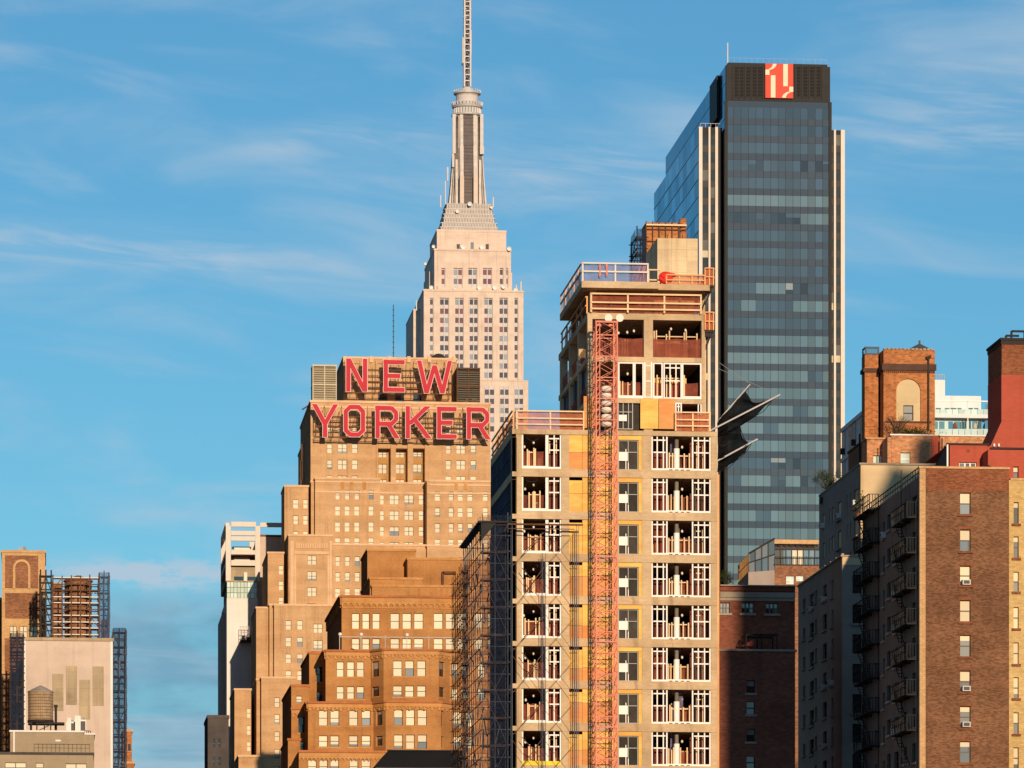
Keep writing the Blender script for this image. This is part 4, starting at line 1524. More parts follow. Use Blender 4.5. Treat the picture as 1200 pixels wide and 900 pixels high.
# ================================================================== ochre loft building in front of the hotel
def loft():
    Y = 700.0
    B = Building('loft_building', 'ochre brick loft building with corbelled cornices and a stepped faceted front', 'loft building', (PX(480, Y), Y))
    random.seed(9)

    def cornice(pl, u0, u1, zt, px_h=12.0, arches=True, step=6.6):
        """corbelled band under a parapet: little arches of projecting brick under a tile edge"""
        k = pxlen(Y)
        mb = MB()
        mb.pbox(pl, u0 - .1, u1 + .1, -.42, .3, zt + .01, zt + .32, 1)
        mb.pbox(pl, u0, u1, -.22, -.01, zt - .55, zt - .01, 0)
        n = max(1, int((u1 - u0) / (step * k)))
        w = (u1 - u0) / n
        zb = zt - px_h * k
        for i in range(n):
            a = u0 + i * w
            if arches:
                mb.pbox(pl, a, a + w * .22, -.20, -.012, zb, zt - .56, 0)
                for j in range(5):
                    x0 = a + w * (.22 + .78 * j / 5)
                    x1 = a + w * (.22 + .78 * (j + 1) / 5)
                    c = abs((j + .5) / 5 - .5) * 2
                    mb.pbox(pl, x0, x1, -.20, -.012, zt - .56 - (zt - .56 - zb) * (.35 + .4 * c * c), zt - .56, 0)
            else:
                mb.pbox(pl, a + w * .2, a + w * .75, -.16, -.012, zb + (i % 2) * .25, zb + .55 + (i % 2) * .25, 0)
        B.part(mb, 'cornice', ['ochre_trim', 'red_coping'])
    # penthouse blocks
    B.tier(Y + 16, 430.5, 487, 645.5, 14, ['ochre_brick', 'roof_gravel'], cope='ochre_trim')
    B.tier(Y + 13, 477.5, 620, 656, 18, ['ochre_brick', 'roof_gravel'], cope='ochre_trim')
    B.tier(Y + 9, 433.5, 495, 679, 20, ['ochre_brick', 'roof_gravel'], cope='ochre_trim')
    B.tier(Y + 8.2, 436, 620, 687.6, 20, ['ochre_brick', 'roof_gravel'], cope='ochre_trim')
    vp = MB()
    for a, b in (((519, 670, Y + 12.6), (519, 688, Y + 12.6)), ((519, 671, Y + 12.6), (534, 671, Y + 12.6))):
        vp.bar(P3(*a), P3(*b), .35)
    B.part(vp, 'vent_pipe', ['rust_steel'])
    # tier A
    L = 36
    ca = [(412.4, 421.2), (424.5, 433), (436.6, 445.2), (457.6, 468), (471.6, 482), (485.4, 496), (508.4, 519), (522.4, 533), (536.4, 547), (556, 566), (571, 581)]
    wa = grid(ca, [(718.6, 737), (748.2, 761)], S_OC)
    xa, xb, zt, pls = B.tier(Y, 400.4, 622, 698.5, L, ['ochre_brick', 'roof_gravel'], wins=wa, reveal=.3)
    cornice(pls[1], 0, pls[1].len, zt - .2, 11.5)
    cornice(pls[0], 0, pls[0].len, zt - .2, 11.5)
    bd = MB()
    r = pls[1].rect(401, 620, 712.4, 713.6)
    bd.pbox(pls[1], r[0], r[1], -.12, -.01, r[2], r[3])
    B.part(bd, 'string_course', ['ochre_trim'])
    # tier B: flat front on the left, shallow canted bay in the middle
    def canted(Yf, bay, px0, px1, pyt, L, wins_flat, wins_c1, wins_bay, wins_c2, wins_r, left=(), step=6.6):
        ya, yb = Yf, Yf - bay
        a, b, c, d = px1
        foot = [(PX(px0, Yf), Yf + L), (PX(px0, Yf), Yf), (PX(a, Yf), Yf), (PX(b, yb), yb), (PX(c, yb), yb), (PX(d, Yf), Yf), (PX(624, Yf), Yf), (PX(624, Yf), Yf + L)]
        zt = PZ(px0, pyt, Yf)
        pls = B.prism(foot, 0, zt, ['ochre_brick', 'roof_gravel'], {0: left, 1: wins_flat, 2: wins_c1, 3: wins_bay, 4: wins_c2, 5: wins_r}, reveal=.3)
        for i in range(6):
            cornice(pls[i], 0 if i not in (2, 4) else .05, pls[i].len, zt - .2, 8.0, arches=False, step=4.2)
        return pls, zt
    Yb = 692.0
    rb = [(775.4, 793), (804.4, 819)]
    pls, ztb = canted(Yb, 2.6, 381.6, (434.5, 449.5, 514, 527), 762.4, 30,
                      grid([(394.6, 403), (406.7, 415.2), (418.2, 426.6)], rb, S_OC), grid([(435.8, 444.2)], [(775, 793), (804.8, 816)], S_OCD),
                      grid([(460.8, 471.2), (474.8, 485), (488.8, 499)], [(774.2, 792.4), (803.6, 816.4)], S_OC), grid([(514.8, 521.2)], [(775.6, 793), (805.4, 817)], S_OCD),
                      grid([(529, 536.4), (541, 548), (560, 568)], [(777, 794), (807, 820)], S_OC))
    # small left wing of tier B
    B.tier(Yb + 8, 362.4, 383, 766.6, 22, ['ochre_brick', 'roof_gravel'], wins=[(371.2, 379, 781.6, 799, S_OCD), (371, 379.6, 811, 824, S_OCD)], cope='red_coping', reveal=.3)
    lm = MB()
    for px, w in ((368, 3), (371, 3.5), (376, 3)):
        q = P3(px, 766, Yb + 8.6)
        lm.box(q.x, q.x + w * .12, Yb + 8.6, Yb + 9.2, q.z, q.z + .3)
    q0, q1 = P3(365, 763.6, Yb + 8.6), P3(379, 764.6, Yb + 8.6)
    lm.bar(q0, q1, .25)
    B.part(lm, 'ornament', ['red_coping'])
    # tier C
    Yc = 684.0
    pls, ztc = canted(Yc, 2.6, 361.0, (437.6, 452, 517, 529.6), 823, 34,
                      grid([(373.6, 383.8), (387, 397.4), (409, 419.4), (423.8, 434.2)], [(832.4, 850.4), (862, 875)], S_OC), grid([(440.4, 448.2)], [(832.6, 850), (862.4, 874)], S_OCD),
                      grid([(461.6, 472), (475.6, 486), (489.4, 500.2)], [(831.6, 850), (861, 877.6)], S_OC), grid([(513 + 1.5, 520)], [(833, 851), (862.6, 876)], S_OCD),
                      grid([(531, 541), (544, 554)], [(834, 851.4), (863, 877)], S_OC))
    B.tier(Yc + 7, 341.4, 362.6, 804.8, 26, ['ochre_brick', 'roof_gravel'], wins=[(347.2, 354, 815.4, 824, S_OC), (349.6, 357, 840, 858.6, S_OCD), (349.6, 357, 869, 880, S_OCD)], cope='red_coping', reveal=.3)
    pk = Plane((PX(341.4, Yc + 7), Yc + 7), (PX(362.6, Yc + 7), Yc + 7))
    cornice(pk, 0, pk.len, PZ(341.4, 832, Yc + 7), 8, arches=False, step=3.6)
    # tier D
    Yd = 678.0
    xa, xb, zd, pd = B.tier(Yd, 350.2, 622, 880.2, 40, ['ochre_brick', 'roof_gravel'], wins=grid([(361, 370.8), (374, 384), (387, 397), (409.6, 419.6), (423.8, 434), (448, 456), (462, 472), (476, 486)], [(890.4, 906)], S_OC), reveal=.3)
    cornice(pd[1], 0, pd[1].len, zd - .2, 9, True, 4.6)
    B.tier(Yd + 8, 337.5, 352, 868, 20, ['ochre_brick'], cope='red_coping')
    B.finish(99)
    # terrace rail with lamps on tier B's roof
    t = thing('terrace_rail', 'thin white terrace rail with small lamps along the loft building setback', 'railing', (PX(466, Yb), Yb + .8, ztb))
    rl = MB()
    yy = Yb + .9
    z1 = PZ(400, 746.2, yy)
    rl.bar((PX(398, yy), yy, z1), (PX(535, yy), yy, z1), .13)
    for px in (398, 423, 451.4, 476.8, 502.4, 534):
        x = PX(px, yy)
        rl.bar((x, yy, ztb), (x, yy, z1 + .25), .11)
    for px in range(455, 500, 5):
        x = PX(px, yy)
        rl.bar((x, yy, ztb), (x, yy, ztb + .9), .05)
    rl.build('rail', 'galv', t)
    for px in (398.6, 423.4, 477):
        q = MB()
        x = PX(px, yy)
        q.lathe(x, yy, [(.08, z1 + .1), (.26, z1 + .2), (.26, z1 + .52), (.08, z1 + .62)], 10)
        q.build('lamp', 'white_metal', t)


loft()


# ================================================================== low roof in front of the loft building, its shade painted black
def shaded_roof():
    Y = 560.0
    B = Building('low_building', 'low mansard roof, coloured black for its shade, in front of the ochre loft building', 'building', (PX(490, Y), Y))
    zt, zb = PZ(455, 879, Y), PZ(440, 899, Y)
    x0, x1, x2 = PX(439, Y), PX(455.6, Y), PX(545, Y)
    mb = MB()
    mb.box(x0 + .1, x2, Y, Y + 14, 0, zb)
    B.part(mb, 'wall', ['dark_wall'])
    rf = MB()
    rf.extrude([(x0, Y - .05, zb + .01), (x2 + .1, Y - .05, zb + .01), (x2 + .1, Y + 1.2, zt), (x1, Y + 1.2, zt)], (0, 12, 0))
    B.part(rf, 'roof', ['roof_shade_black'])
    sm = MB()
    for i in range(12):
        u = (i + .5) / 12
        p = Vector((x0 + (x2 - x0) * u, Y - .06, zb + .02))
        q = Vector((x1 + (x2 - x1) * u, Y + 1.19, zt))
        sm.bar(p, q, .06)
    B.part(sm, 'roof_seam', ['black_metal'])
    cp = MB()
    cp.box(x1 - .1, x2 + .12, Y + 1.0, Y + 1.5, zt + .005, zt + .14)
    B.part(cp, 'coping', ['black_metal'])


shaded_roof()


# ================================================================== white tower under construction, left of the hotel
def white_tower():
    Y = 872.0
    B = Building('unfinished_tower', 'slim white tower with an open steel crown left of the stepped hotel', 'tower', (PX(296, Y), Y))
    k = pxlen(Y)
    x0, x1, x2 = PX(265.8, Y), PX(302, Y), PX(334, Y)
    z = lambda py: PZ(283, py, Y)
    L = 26
    # white panelled shaft
    mb = MB()
    mb.box(x0, x1, Y, Y + L, 0, z(701))
    B.part(mb, 'wall', ['white_render'])
    sh = MB()
    sh.box(PX(262.4, Y), x0 - .01, Y + 8, Y + L + 4, 0, z(713))
    B.part(sh, 'side_wall', ['pink_render'])
    gl = MB()
    for i in range(9):
        for j in range(3):
            a, b = x0 + (x1 - x0) * i / 9, x0 + (x1 - x0) * (i + 1) / 9
            za, zb = z(701) + (z(682) - z(701)) * j / 3, z(701) + (z(682) - z(701)) * (j + 1) / 3
            gl.box(a + .05, b - .05, Y + .05, Y + .2, za + .04, zb - .04)
    B.part(gl, 'glass_band', ['green_glass'])
    bk = MB()
    bk.box(x0 + .4, x1 - .1, Y + .3, Y + L, z(700.9), z(664.5))
    bk.box(x0 - .1, x1 + .05, Y - .05, Y + L, z(682), z(680.3))
    B.part(bk, 'core_wall', ['patch_render'])
    wd = MB()
    wd.box(PX(274.5, Y), PX(301, Y), Y + .05, Y + .28, z(681), z(675.6))
    B.part(wd, 'window', ['dark_glass'])
    pl_ = MB()
    pl_.box(PX(285.6, Y), PX(289.6, Y), Y - .3, Y + .03, z(681), z(671))
    B.part(pl_, 'bundle', ['white_drum'])
    # steel frame
    fr = MB()
    for px in (267.6, 302):
        for y in (Y + .6, Y + L - 1):
            x = PX(px, Y)
            fr.box(x - .45, x + .45, y - .45, y + .45, z(681), z(616))
    for py, w in ((617, .9), (627, .8), (633.5, .8), (649.5, .8), (662.6, 1.0)):
        fr.box(x0 + .8, x1 - .3, Y + .25, Y + .75, z(py), z(py) + w)
    for py in (617, 649.5, 662.6):
        fr.box(x0 - .2, x0 + .5, Y + 1.06, Y + L - 1.5, z(py), z(py) + .8)
    fr.box(x1 + .46, x2, Y + .3, Y + .7, z(617), z(617) + .8)
    B.part(fr, 'steel_frame', ['penn_fin'])
    fl = MB()
    fl.box(x0 + .5, x1, Y + .8, Y + L - 1, z(650.4), z(649.6))
    fl.box(x0 + .5, x1, Y + .8, Y + L - 1, z(662.4), z(660.6))
    B.part(fl, 'floor_deck', ['rust_brick'])
    # side wall with parapet
    sd = MB()
    sd.box(x1 + .05, x2, Y + 2, Y + L, 0, z(627))
    B.part(sd, 'service_core', ['pink_render'])
    cp = MB()
    cp.box(x1 + .05, x2, Y + 1.9, Y + 2.5, z(627) + .01, z(627) + .35)
    B.part(cp, 'coping', ['rust_brick'])
    # machines inside the open floors
    for py0, py1, lab in ((648.8, 639.5, 'white cooling machine on the upper open floor of the white tower'), (659.8, 651, 'white cooling machine with two grilles on the lower open floor of the white tower')):
        a, b = PX(274.4, Y + 3), PX(292.8, Y + 3)
        t = thing('cooling_machine', lab, 'cooling machine', (a, Y + 3, z(py0)), 'cooling machines on the open floors')
        q = MB()
        q.box(a, b, Y + 3, Y + 7, z(py0), z(py1))
        for i in range(3):
            xx = a + (b - a) * (i + .5) / 3
            q.lathe(xx, Y + 5, [(.8, z(py1)), (.8, z(py1) + .35)], 12)
        q.build('casing', 'white_metal', t)
        for i in range(2):
            g_ = MB()
            xx = a + (b - a) * (.2 + .38 * i)
            g_.box(xx, xx + (b - a) * .26, Y + 2.9, Y + 2.99, z(py0) + .3, z(py1) - .5 if py0 > 650 else z(py0) + .6)
            g_.build('grille', 'ac_grille' if py0 > 650 else 'white_metal', t)
    # hanging work platform
    px0, px1, y0, y1 = 281.6, 298.6, 734.5, 752
    a, b = PX(px0, Y - 2), PX(px1, Y - 2)
    t = thing('work_platform', 'small cluttered work platform hanging on the shaded side of the white tower', 'platform', (a, Y - 2, PZ(290, y1, Y - 2)))
    zA, zB = PZ(290, y1, Y - 2), PZ(290, y0, Y - 2)
    d = MB()
    d.box(a, b, Y - 2, Y - .1, zA, zA + .3)
    d.build('deck', 'dark_steel', t)
    rl = MB()
    for i in range(6):
        x = a + (b - a) * i / 5
        rl.bar((x, Y - 1.95, zA), (x, Y - 1.95, zB), .09)
    for zq in (zA + 1.0, zA + 1.7, zB):
        rl.bar((a, Y - 1.95, zq), (b, Y - 1.95, zq), .09)
    rl.build('railing', 'galv', t)
    for i, m_ in enumerate(('white_metal', 'dark_steel', 'gold_beacon')):
        q = MB()
        x = a + .3 + i * .95
        q.box(x, x + .7, Y - 1.5, Y - .4, zA + .31, zA + 1.0 + .35 * (i % 2))
        q.build('crate', m_, t)


white_tower()

B = Building('dark_building', 'small dark building low on the skyline left of the white tower', 'building', (PX(252, 780.0), 780.0))
B.tier(780.0, 243.5, 268, 841.5, 16, ['dark_wall', 'roof_gravel'], cope='dark_wall', cope_h=.5, wins=grid([(249, 252), (255.5, 258.5)], [(866, 876), (887, 897)], ('sash', 'window_grey', ['half', 'dark'], None, 'shade_glass', 'dark_glass')))
bm_ = MB()
bm_.box(PX(244.5, 782), PX(256, 782), 782, 788, PZ(250, 853, 782), PZ(250, 843, 782))
B.finish()


# ================================================================== left edge: brick tower, white gable, scaffolds, water tank
def left_group():
    random.seed(31)
    k = pxlen(650.0)
    # brick tower with arched panels
    Y = 668.0
    B = Building('brick_tower', 'brown brick tower with a pale stone frame and blind arch at the left edge', 'tower', (PX(28, Y), Y))
    xa, xb, zt, pls = B.tier(Y, 2.2, 53.0, 647.5, 16, ['quoin_brick', 'roof_gravel'], cope='quoin_brick', x1=None,
                             wins=grid([(11.5, 19.5), (23, 32), (35, 44)], [(733.6, 746.5)], ('pair', 'window_grey', ['blind'], None, 'cream_blind', 'shade_glass')))
    pl = pls[1]
    pn = MB()
    for (a, b, c, d) in ((5.8, 44.8, 651, 689.4), (5.8, 46, 695, 725)):
        r = pl.rect(a, b, c, d)
        pn.pbox(pl, r[0], r[1], -.03, -.005, r[2], r[3])
    B.part(pn, 'brick_panel', ['deco_brick'])
    ar = MB()
    r = pl.rect(15.2, 35.6, 655.5, 690)
    uc, hw = (r[0] + r[1]) / 2, (r[1] - r[0]) / 2
    zs = r[3] - hw
    for s_ in (-1, 1):
        u = uc + s_ * (hw - .16)
        ar.pbox(pl, u - .16, u + .16, -.16, -.031, r[2], zs)
    for i in range(10):
        a0, a1 = math.pi * i / 10, math.pi * (i + 1) / 10
        pts = [pl.pt(uc + rr * math.cos(t), -.16, zs + rr * math.sin(t)) for rr, t in ((hw, a0), (hw, a1), (hw - .32, a1), (hw - .32, a0))]
        ar.extrude(pts, (0, .129, 0))
    B.part(ar, 'arch', ['quoin_brick'])
    lo = MB()
    r = pl.rect(5.5, 14, 748, 900)
    lo.pbox(pl, r[0], r[1] + 4, -.03, -.005, 0, r[3])
    B.part(lo, 'brick_panel', ['deco_brick'])
    B.finish()
    t = thing('roof_statue', 'small pale winged ornament standing on the brick tower roof', 'ornament', (PX(29, Y + 2), Y + 2, zt))
    q = MB()
    x, z = PX(29, Y + 2), zt + .02
    q.lathe(x, Y + 2, [(.5, z), (.4, z + .25), (.18, z + .35), (.22, z + .8), (.1, z + 1.1)], 8)
    q.hexa([(x - .9, Y + 1.9, z + .45), (x - .1, Y + 1.9, z + .4), (x - .1, Y + 2.1, z + .4), (x - .9, Y + 2.1, z + .45), (x - .75, Y + 1.9, z + 1.15), (x - .1, Y + 1.9, z + .7), (x - .1, Y + 2.1, z + .7), (x - .75, Y + 2.1, z + 1.15)])
    q.hexa([(x + .1, Y + 1.9, z + .3), (x + 1.0, Y + 1.9, z + .05), (x + 1.0, Y + 2.1, z + .05), (x + .1, Y + 2.1, z + .3), (x + .1, Y + 1.9, z + .5), (x + .9, Y + 1.9, z + .3), (x + .9, Y + 2.1, z + .3), (x + .1, Y + 2.1, z + .5)])
    q.build('figure', 'galv', t)
    # neighbour sliver at the very edge
    Bn = Building('side_building', 'sliver of dark brick building at the left edge beside the brick tower', 'building', (PX(-6, 690.0), 690.0))
    Bn.tier(690.0, -20, 2.0, 703, 12, ['deco_brick'], cope='quoin_brick')

    # white gable wall with four patches
    Yw = 650.0
    W_ = Building('party_wall_building', 'plain pinkish white gable wall with four beige bricked-up window strips', 'building', (PX(80, Yw), Yw))
    xa, xb, zw, pls = W_.tier(Yw, 28.0, 132.0, 750.5, 22, ['pink_render', 'roof_gravel'])
    pl = pls[1]
    cp = MB()
    cp.pbox(pl, -.2, pl.len + .2, -.18, .4, zw, zw + .42)
    W_.part(cp, 'coping', ['patch_render'])
    ed = MB()
    ed.pbox(pl, -.02, .25, -.06, -.005, 0, zw - .02)
    ed.pbox(pl, pl.len - .3, pl.len + .02, -.06, -.005, 0, zw - .02)
    W_.part(ed, 'corner_trim', ['white_render'])
    for a, b, c, d in ((61.4, 74.4, 789.6, 833), (77.4, 90.2, 780.6, 826), (93, 105.8, 796.6, 843), (108.6, 121.6, 781, 827)):
        r = pl.rect(a, b, c, d)
        q = MB()
        q.pbox(pl, r[0], r[1], -.06, -.005, r[2], r[3])
        q.pbox(pl, r[0] + .06, r[0] + .1, -.075, -.061, r[2] + .05, r[3] - .05, 1)
        q.pbox(pl, r[1] - .3, r[1] - .26, -.075, -.061, r[2] + .05, r[3] - .05, 1)
        W_.part(q, 'filled_window', ['patch_render', 'taupe_wall'])
    # big wooden tank inside a scaffold on its roof
    Yt = Yw + 9
    t = thing('water_tank', 'large rusty brick-coloured rooftop tank caged in scaffolding', 'water tank', (PX(92, Yt), Yt, zw), 'rooftop water tanks')
    q = MB()
    cx = PX(91.5, Yt)
    zb, zt_ = zw + .3, PZ(91, 682, Yt)
    q.lathe(cx, Yt, [(1.85, zb), (1.85, zt_)], 20)
    q.build('barrel', 'deco_brick', t)
    q = MB()
    q.lathe(cx, Yt, [(2.05, zt_ + .01), (2.0, zt_ + .2), (.2, PZ(91, 674.5, Yt))], 20)
    q.build('roof', 'deco_brick', t)
    q = MB()
    for i in range(6):
        z = zb + (zt_ - zb) * (i + .5) / 6
        q.lathe(cx, Yt, [(1.9, z), (1.9, z + .14)], 20, closed=False)
    q.build('hoop', 'rust_steel', t)
    t = thing('stair_bulkhead', 'square rusty brick bulkhead beside the caged rooftop tank', 'bulkhead', (PX(68, Yt), Yt, zw))
    q = MB()
    q.box(PX(61, Yt), PX(72, Yt), Yt, Yt + 4, zw, PZ(66, 684, Yt))
    q.build('wall', 'deco_brick', t)
    q = MB()
    q.box(PX(60.4, Yt), PX(72.6, Yt), Yt - .1, Yt + 4.1, PZ(66, 684, Yt) + .01, PZ(66, 682.5, Yt))
    q.build('coping', 'quoin_brick', t)

    def scaffold(name, label, x0, x1, y0, y1, z0, z1, nx, ny, lift, mat, net=None, netside='', plank=True, group='scaffolds', dens=.8, w=.12, pale=0.0):
        t = thing(name, label, 'scaffold', ((x0 + x1) / 2, y0, z0), group)
        pst, led, brc, plk = MB(), MB(), MB(), MB()
        xs = [x0 + (x1 - x0) * i / nx for i in range(nx + 1)]
        ys = [y0 + (y1 - y0) * i / ny for i in range(ny + 1)]
        nz = max(1, int((z1 - z0) / lift))
        zs = [z0 + (z1 - z0) * i / nz for i in range(nz + 1)]
        for x in xs:
            for y in ys:
                if (x in (xs[0], xs[-1])) or (y in (ys[0], ys[-1])):
                    pst.bar((x, y, z0), (x, y, z1 + random.uniform(.2, .9)), w)
        for z in zs[1:]:
            for y in (ys[0], ys[-1]):
                for dz in (0, -.9):
                    led.bar((x0 - .2, y, z + dz), (x1 + .2, y, z + dz), w * .8, 1 if random.random() < pale else 0)
            for x in (xs[0], xs[-1]):
                for dz in (0, -.9):
                    led.bar((x, y0 - .2, z + dz), (x, y1 + .2, z + dz), w * .8)
            if plank:
                plk.box(x0, x1, ys[0] + .05, min(ys[0] + 1.1, ys[-1]), z - .12, z - .06)
        for a, b in zip(zs, zs[1:]):
            for xa_, xb_ in zip(xs, xs[1:]):
                if random.random() < dens:
                    p, q2 = ((xa_, a), (xb_, b)) if random.random() < .5 else ((xb_, a), (xa_, b))
                    brc.bar((p[0], ys[0], p[1]), (q2[0], ys[0], q2[1]), w * .6)
            for ya_, yb_ in zip(ys, ys[1:]):
                if random.random() < dens:
                    p, q2 = ((ya_, a), (yb_, b)) if random.random() < .5 else ((yb_, a), (ya_, b))
                    brc.bar((xs[0], p[0], p[1]), (xs[0], q2[0], q2[1]), w * .6)
        pst.build('post', mat, t)
        led.build('ledger', [mat, 'penn_fin'], t)
        brc.build('brace', mat, t)
        if plank:
            plk.build('plank', 'rust_steel', t)
        if net:
            nb = MB()
            for side in netside:
                if side == 'L':
                    pl_ = Plane((x0 - .1, y1), (x0 - .1, y0))
                elif side == 'R':
                    pl_ = Plane((x1 + .1, y0), (x1 + .1, y1))
                elif side == 'F':
                    pl_ = Plane((x0, y0 - .1), (x1, y0 - .1))
                nu, nz_ = max(2, int(pl_.len / 1.2)), max(2, int((z1 - z0) / 1.5))
                g_ = [[pl_.pt(pl_.len * i / nu, random.uniform(-.12, .08), z0 + (z1 + .6 - z0) * j / nz_) for i in range(nu + 1)] for j in range(nz_ + 1)]
                for j in range(nz_):
                    for i in range(nu):
                        nb.face([g_[j][i], g_[j][i + 1], g_[j + 1][i + 1], g_[j + 1][i]])
            nb.build('net', net, t)
        return t

    Ys = Yw + 4
    scaffold('scaffold', 'scaffold cage with pale rails and blue netting around the rooftop tank', PX(62, Ys), PX(116, Ys), Ys, Ys + 11, zw + .45, PZ(90, 677, Ys), 5, 3, 1.55, 'rust_steel', w=.17, dens=.25, pale=.6)
    scaffold('scaffold', 'blue netted scaffold at the right end of the white gable wall roof', PX(116.5, Ys), PX(127.5, Ys), Ys, Ys + 9, zw + .45, PZ(122, 676, Ys), 2, 3, 2.0, 'scaf_blue', 'net_blue', 'FR', w=.14)
    scaffold('scaffold', 'dark scaffold between the brick tower and the caged rooftop tank', PX(47.5, Ys), PX(60, Ys), Ys, Ys + 9, zw + .45, PZ(55, 675, Ys), 2, 2, 1.9, 'dark_steel', 'net_navy', 'L', w=.2, dens=1)
    scaffold('scaffold', 'tall blue netted scaffold against the right end of the white gable', PX(132.4, Yw + 1), PX(147.4, Yw + 1), Yw + 1, Yw + 12, 0, PZ(140, 741, Yw + 1), 2, 3, 2.0, 'scaf_blue', 'net_navy', 'RF', w=.15)
    scaffold('scaffold', 'tall dark scaffold between the brick tower and the white gable', PX(12.5, Yw - 2), PX(27.4, Yw - 2), Yw - 2, Yw + 3, 0, PZ(20, 747, Yw - 2), 2, 2, 1.9, 'dark_steel', 'net_navy', 'F', w=.2, dens=1)
    stk = MB()
    stk.box(PX(119, Ys) , PX(126, Ys), Ys + .9, Ys + 5, zw + .45, PZ(120, 725, Ys))
    tag(stk.build('chimney', 'orange_brick'), 'short orange brick chimney inside the blue netted scaffold', 'chimney')
    # sliver of orange building behind
    Bo = Building('orange_building', 'sliver of orange brick building right of the tall blue netted scaffold', 'building', (PX(152, 700.0), 700.0))
    Bo.tier(700.0, 144, 154.6, 857.5, 14, ['orange_brick', 'roof_gravel'], cope='quoin_brick', wins=[(150, 153, 872, 880, S_OCD)])
    Bo.tier(699.0, 144, 157.4, 895, 14, ['orange_brick', 'roof_gravel'], cope='quoin_brick')
    Bo.finish()
    # low buildings in front
    Yf = 600.0
    F = Building('beige_building', 'low beige parapet building carrying the small wooden water tank', 'building', (PX(60, Yf), Yf))
    xa, xb, zf, pls = F.tier(Yf, 12, 98, 857.6, 16, ['taupe_wall', 'roof_gravel'], cope='white_render', cope_h=.2)
    F.tier(Yf + 2, 97, 110.4, 861, 12, ['taupe_wall', 'roof_gravel'], cope='white_render', cope_h=.2)
    tr = MB()
    r = pls[1].rect(12, 16.5, 857, 884)
    tr.pbox(pls[1], r[0] + .38, r[0] + .55, -.08, -.01, r[2], r[3] - .02)
    r = pls[1].rect(65, 71, 867, 869)
    tr.pbox(pls[1], r[0], r[1], -.1, -.01, r[2], r[3])
    F.part(tr, 'trim', ['white_render'])
    G_ = Building('grey_building', 'low taupe building with bright windows in front of the beige parapet', 'building', (PX(50, 585.0), 585.0))
    ST = ('pair', 'window_grey', ['blind'], None, 'cream_blind', 'shade_glass')
    G_.tier(585.0, -10, 109.4, 884, 12, ['taupe_wall', 'roof_gravel'], cope='dark_wall', wins=[(6, 30.6, 893.6, 905, ST), (42, 51, 894, 905, S_NY), (77, 101.4, 894.8, 906, ST)], cope_h=.3)
    G_.finish()
    rl = MB()
    Yr = 586.0
    z0 = PZ(40, 884, Yr) + .3
    for i in range(14):
        x = PX(40 + i * 5, Yr)
        rl.bar((x, Yr, z0), (x, Yr, z0 + .95), .05)
    rl.bar((PX(40, Yr), Yr, z0 + .95), (PX(105, Yr), Yr, z0 + .95), .06)
    rl.bar((PX(40, Yr), Yr, z0 + .5), (PX(105, Yr), Yr, z0 + .5), .04)
    tag(rl.build('roof_railing', 'dark_steel'), 'thin dark railing on the low taupe building roof', 'railing')
    # small water tank
    Yk = Yf + 5
    cx = PX(47.6, Yk)
    zb = PZ(47, 846, Yk)
    zt_ = PZ(47, 811.5, Yk)
    r_ = 14.6 * pxlen(Yk)
    t = thing('water_tank', 'round wooden water tank with a conical roof in front of the white gable', 'water tank', (cx, Yk, zf), 'rooftop water tanks')
    q = MB()
    n = 36
    for i in range(n):
        a0, a1 = 2 * math.pi * i / n, 2 * math.pi * (i + .94) / n
        rr = r_ * random.uniform(.992, 1.0)
        pts = [(cx + rr * math.cos(a), Yk + rr * math.sin(a)) for a in (a0, a1)] + [(cx + .9 * rr * math.cos(a), Yk + .9 * rr * math.sin(a)) for a in (a1, a0)]
        q.extrude([(x, y, zb + .2) for x, y in pts], (0, 0, zt_ - zb - .2))
    q.build('barrel', 'tank_wood', t)
    q = MB()
    for i in range(9):
        z = zb + .3 + (zt_ - zb - .5) * i / 8.5
        q.lathe(cx, Yk, [(r_ * 1.012, z), (r_ * 1.012, z + .05)], n, closed=False)
    q.build('hoop', 'rust_steel', t)
    q = MB()
    q.lathe(cx, Yk, [(r_ * 1.05, zt_), (r_ * 1.05, zt_ + .1), (.1, PZ(47, 803.2, Yk))], n)
    q.build('roof', 'tank_roof', t)
    q = MB()
    q.lathe(cx, Yk, [(r_ * 1.05, zb - .1), (r_ * 1.05, zb + .18)], n)
    q.box(cx - r_, cx + r_ * 1.9, Yk - r_ * .8, Yk + r_ * .8, zb - .35, zb - .12)
    q.build('platform', 'dark_steel', t)
    q = MB()
    for sx in (-.8, -.3, .3, .8):
        for sy in (-.6, .6):
            q.bar((cx + sx * r_, Yk + sy * r_, zf), (cx + sx * r_, Yk + sy * r_, zb - .36), .16)
    q.bar((cx - .8 * r_, Yk - .6 * r_, zf), (cx + .8 * r_, Yk - .6 * r_, zb - .4), .1)
    q.build('stand', 'dark_steel', t)
    q = MB()
    q.bar((cx - r_ * .72, Yk - r_ - .5, zf - 2.7), (cx - r_ * .72, Yk - r_ - .5, zb - .2), .16)
    q.bar((cx - r_ * .72, Yk - r_ - .5, zb - .25), (cx - r_ * .4, Yk - r_ * .9, zb - .25), .16)
    q.build('pipe', 'black_metal', t)
    # vent column and white machines
    q = MB()
    x = PX(65.4, Yk + 1)
    q.lathe(x, Yk + 1, [(.16, zf), (.16, PZ(65, 829, Yk + 1)), (.24, PZ(65, 829, Yk + 1) + .01), (.24, PZ(65, 826, Yk + 1))], 10)
    tag(q.build('vent_pipe', 'dark_steel'), 'dark vent pipe right of the small wooden water tank', 'vent pipe')
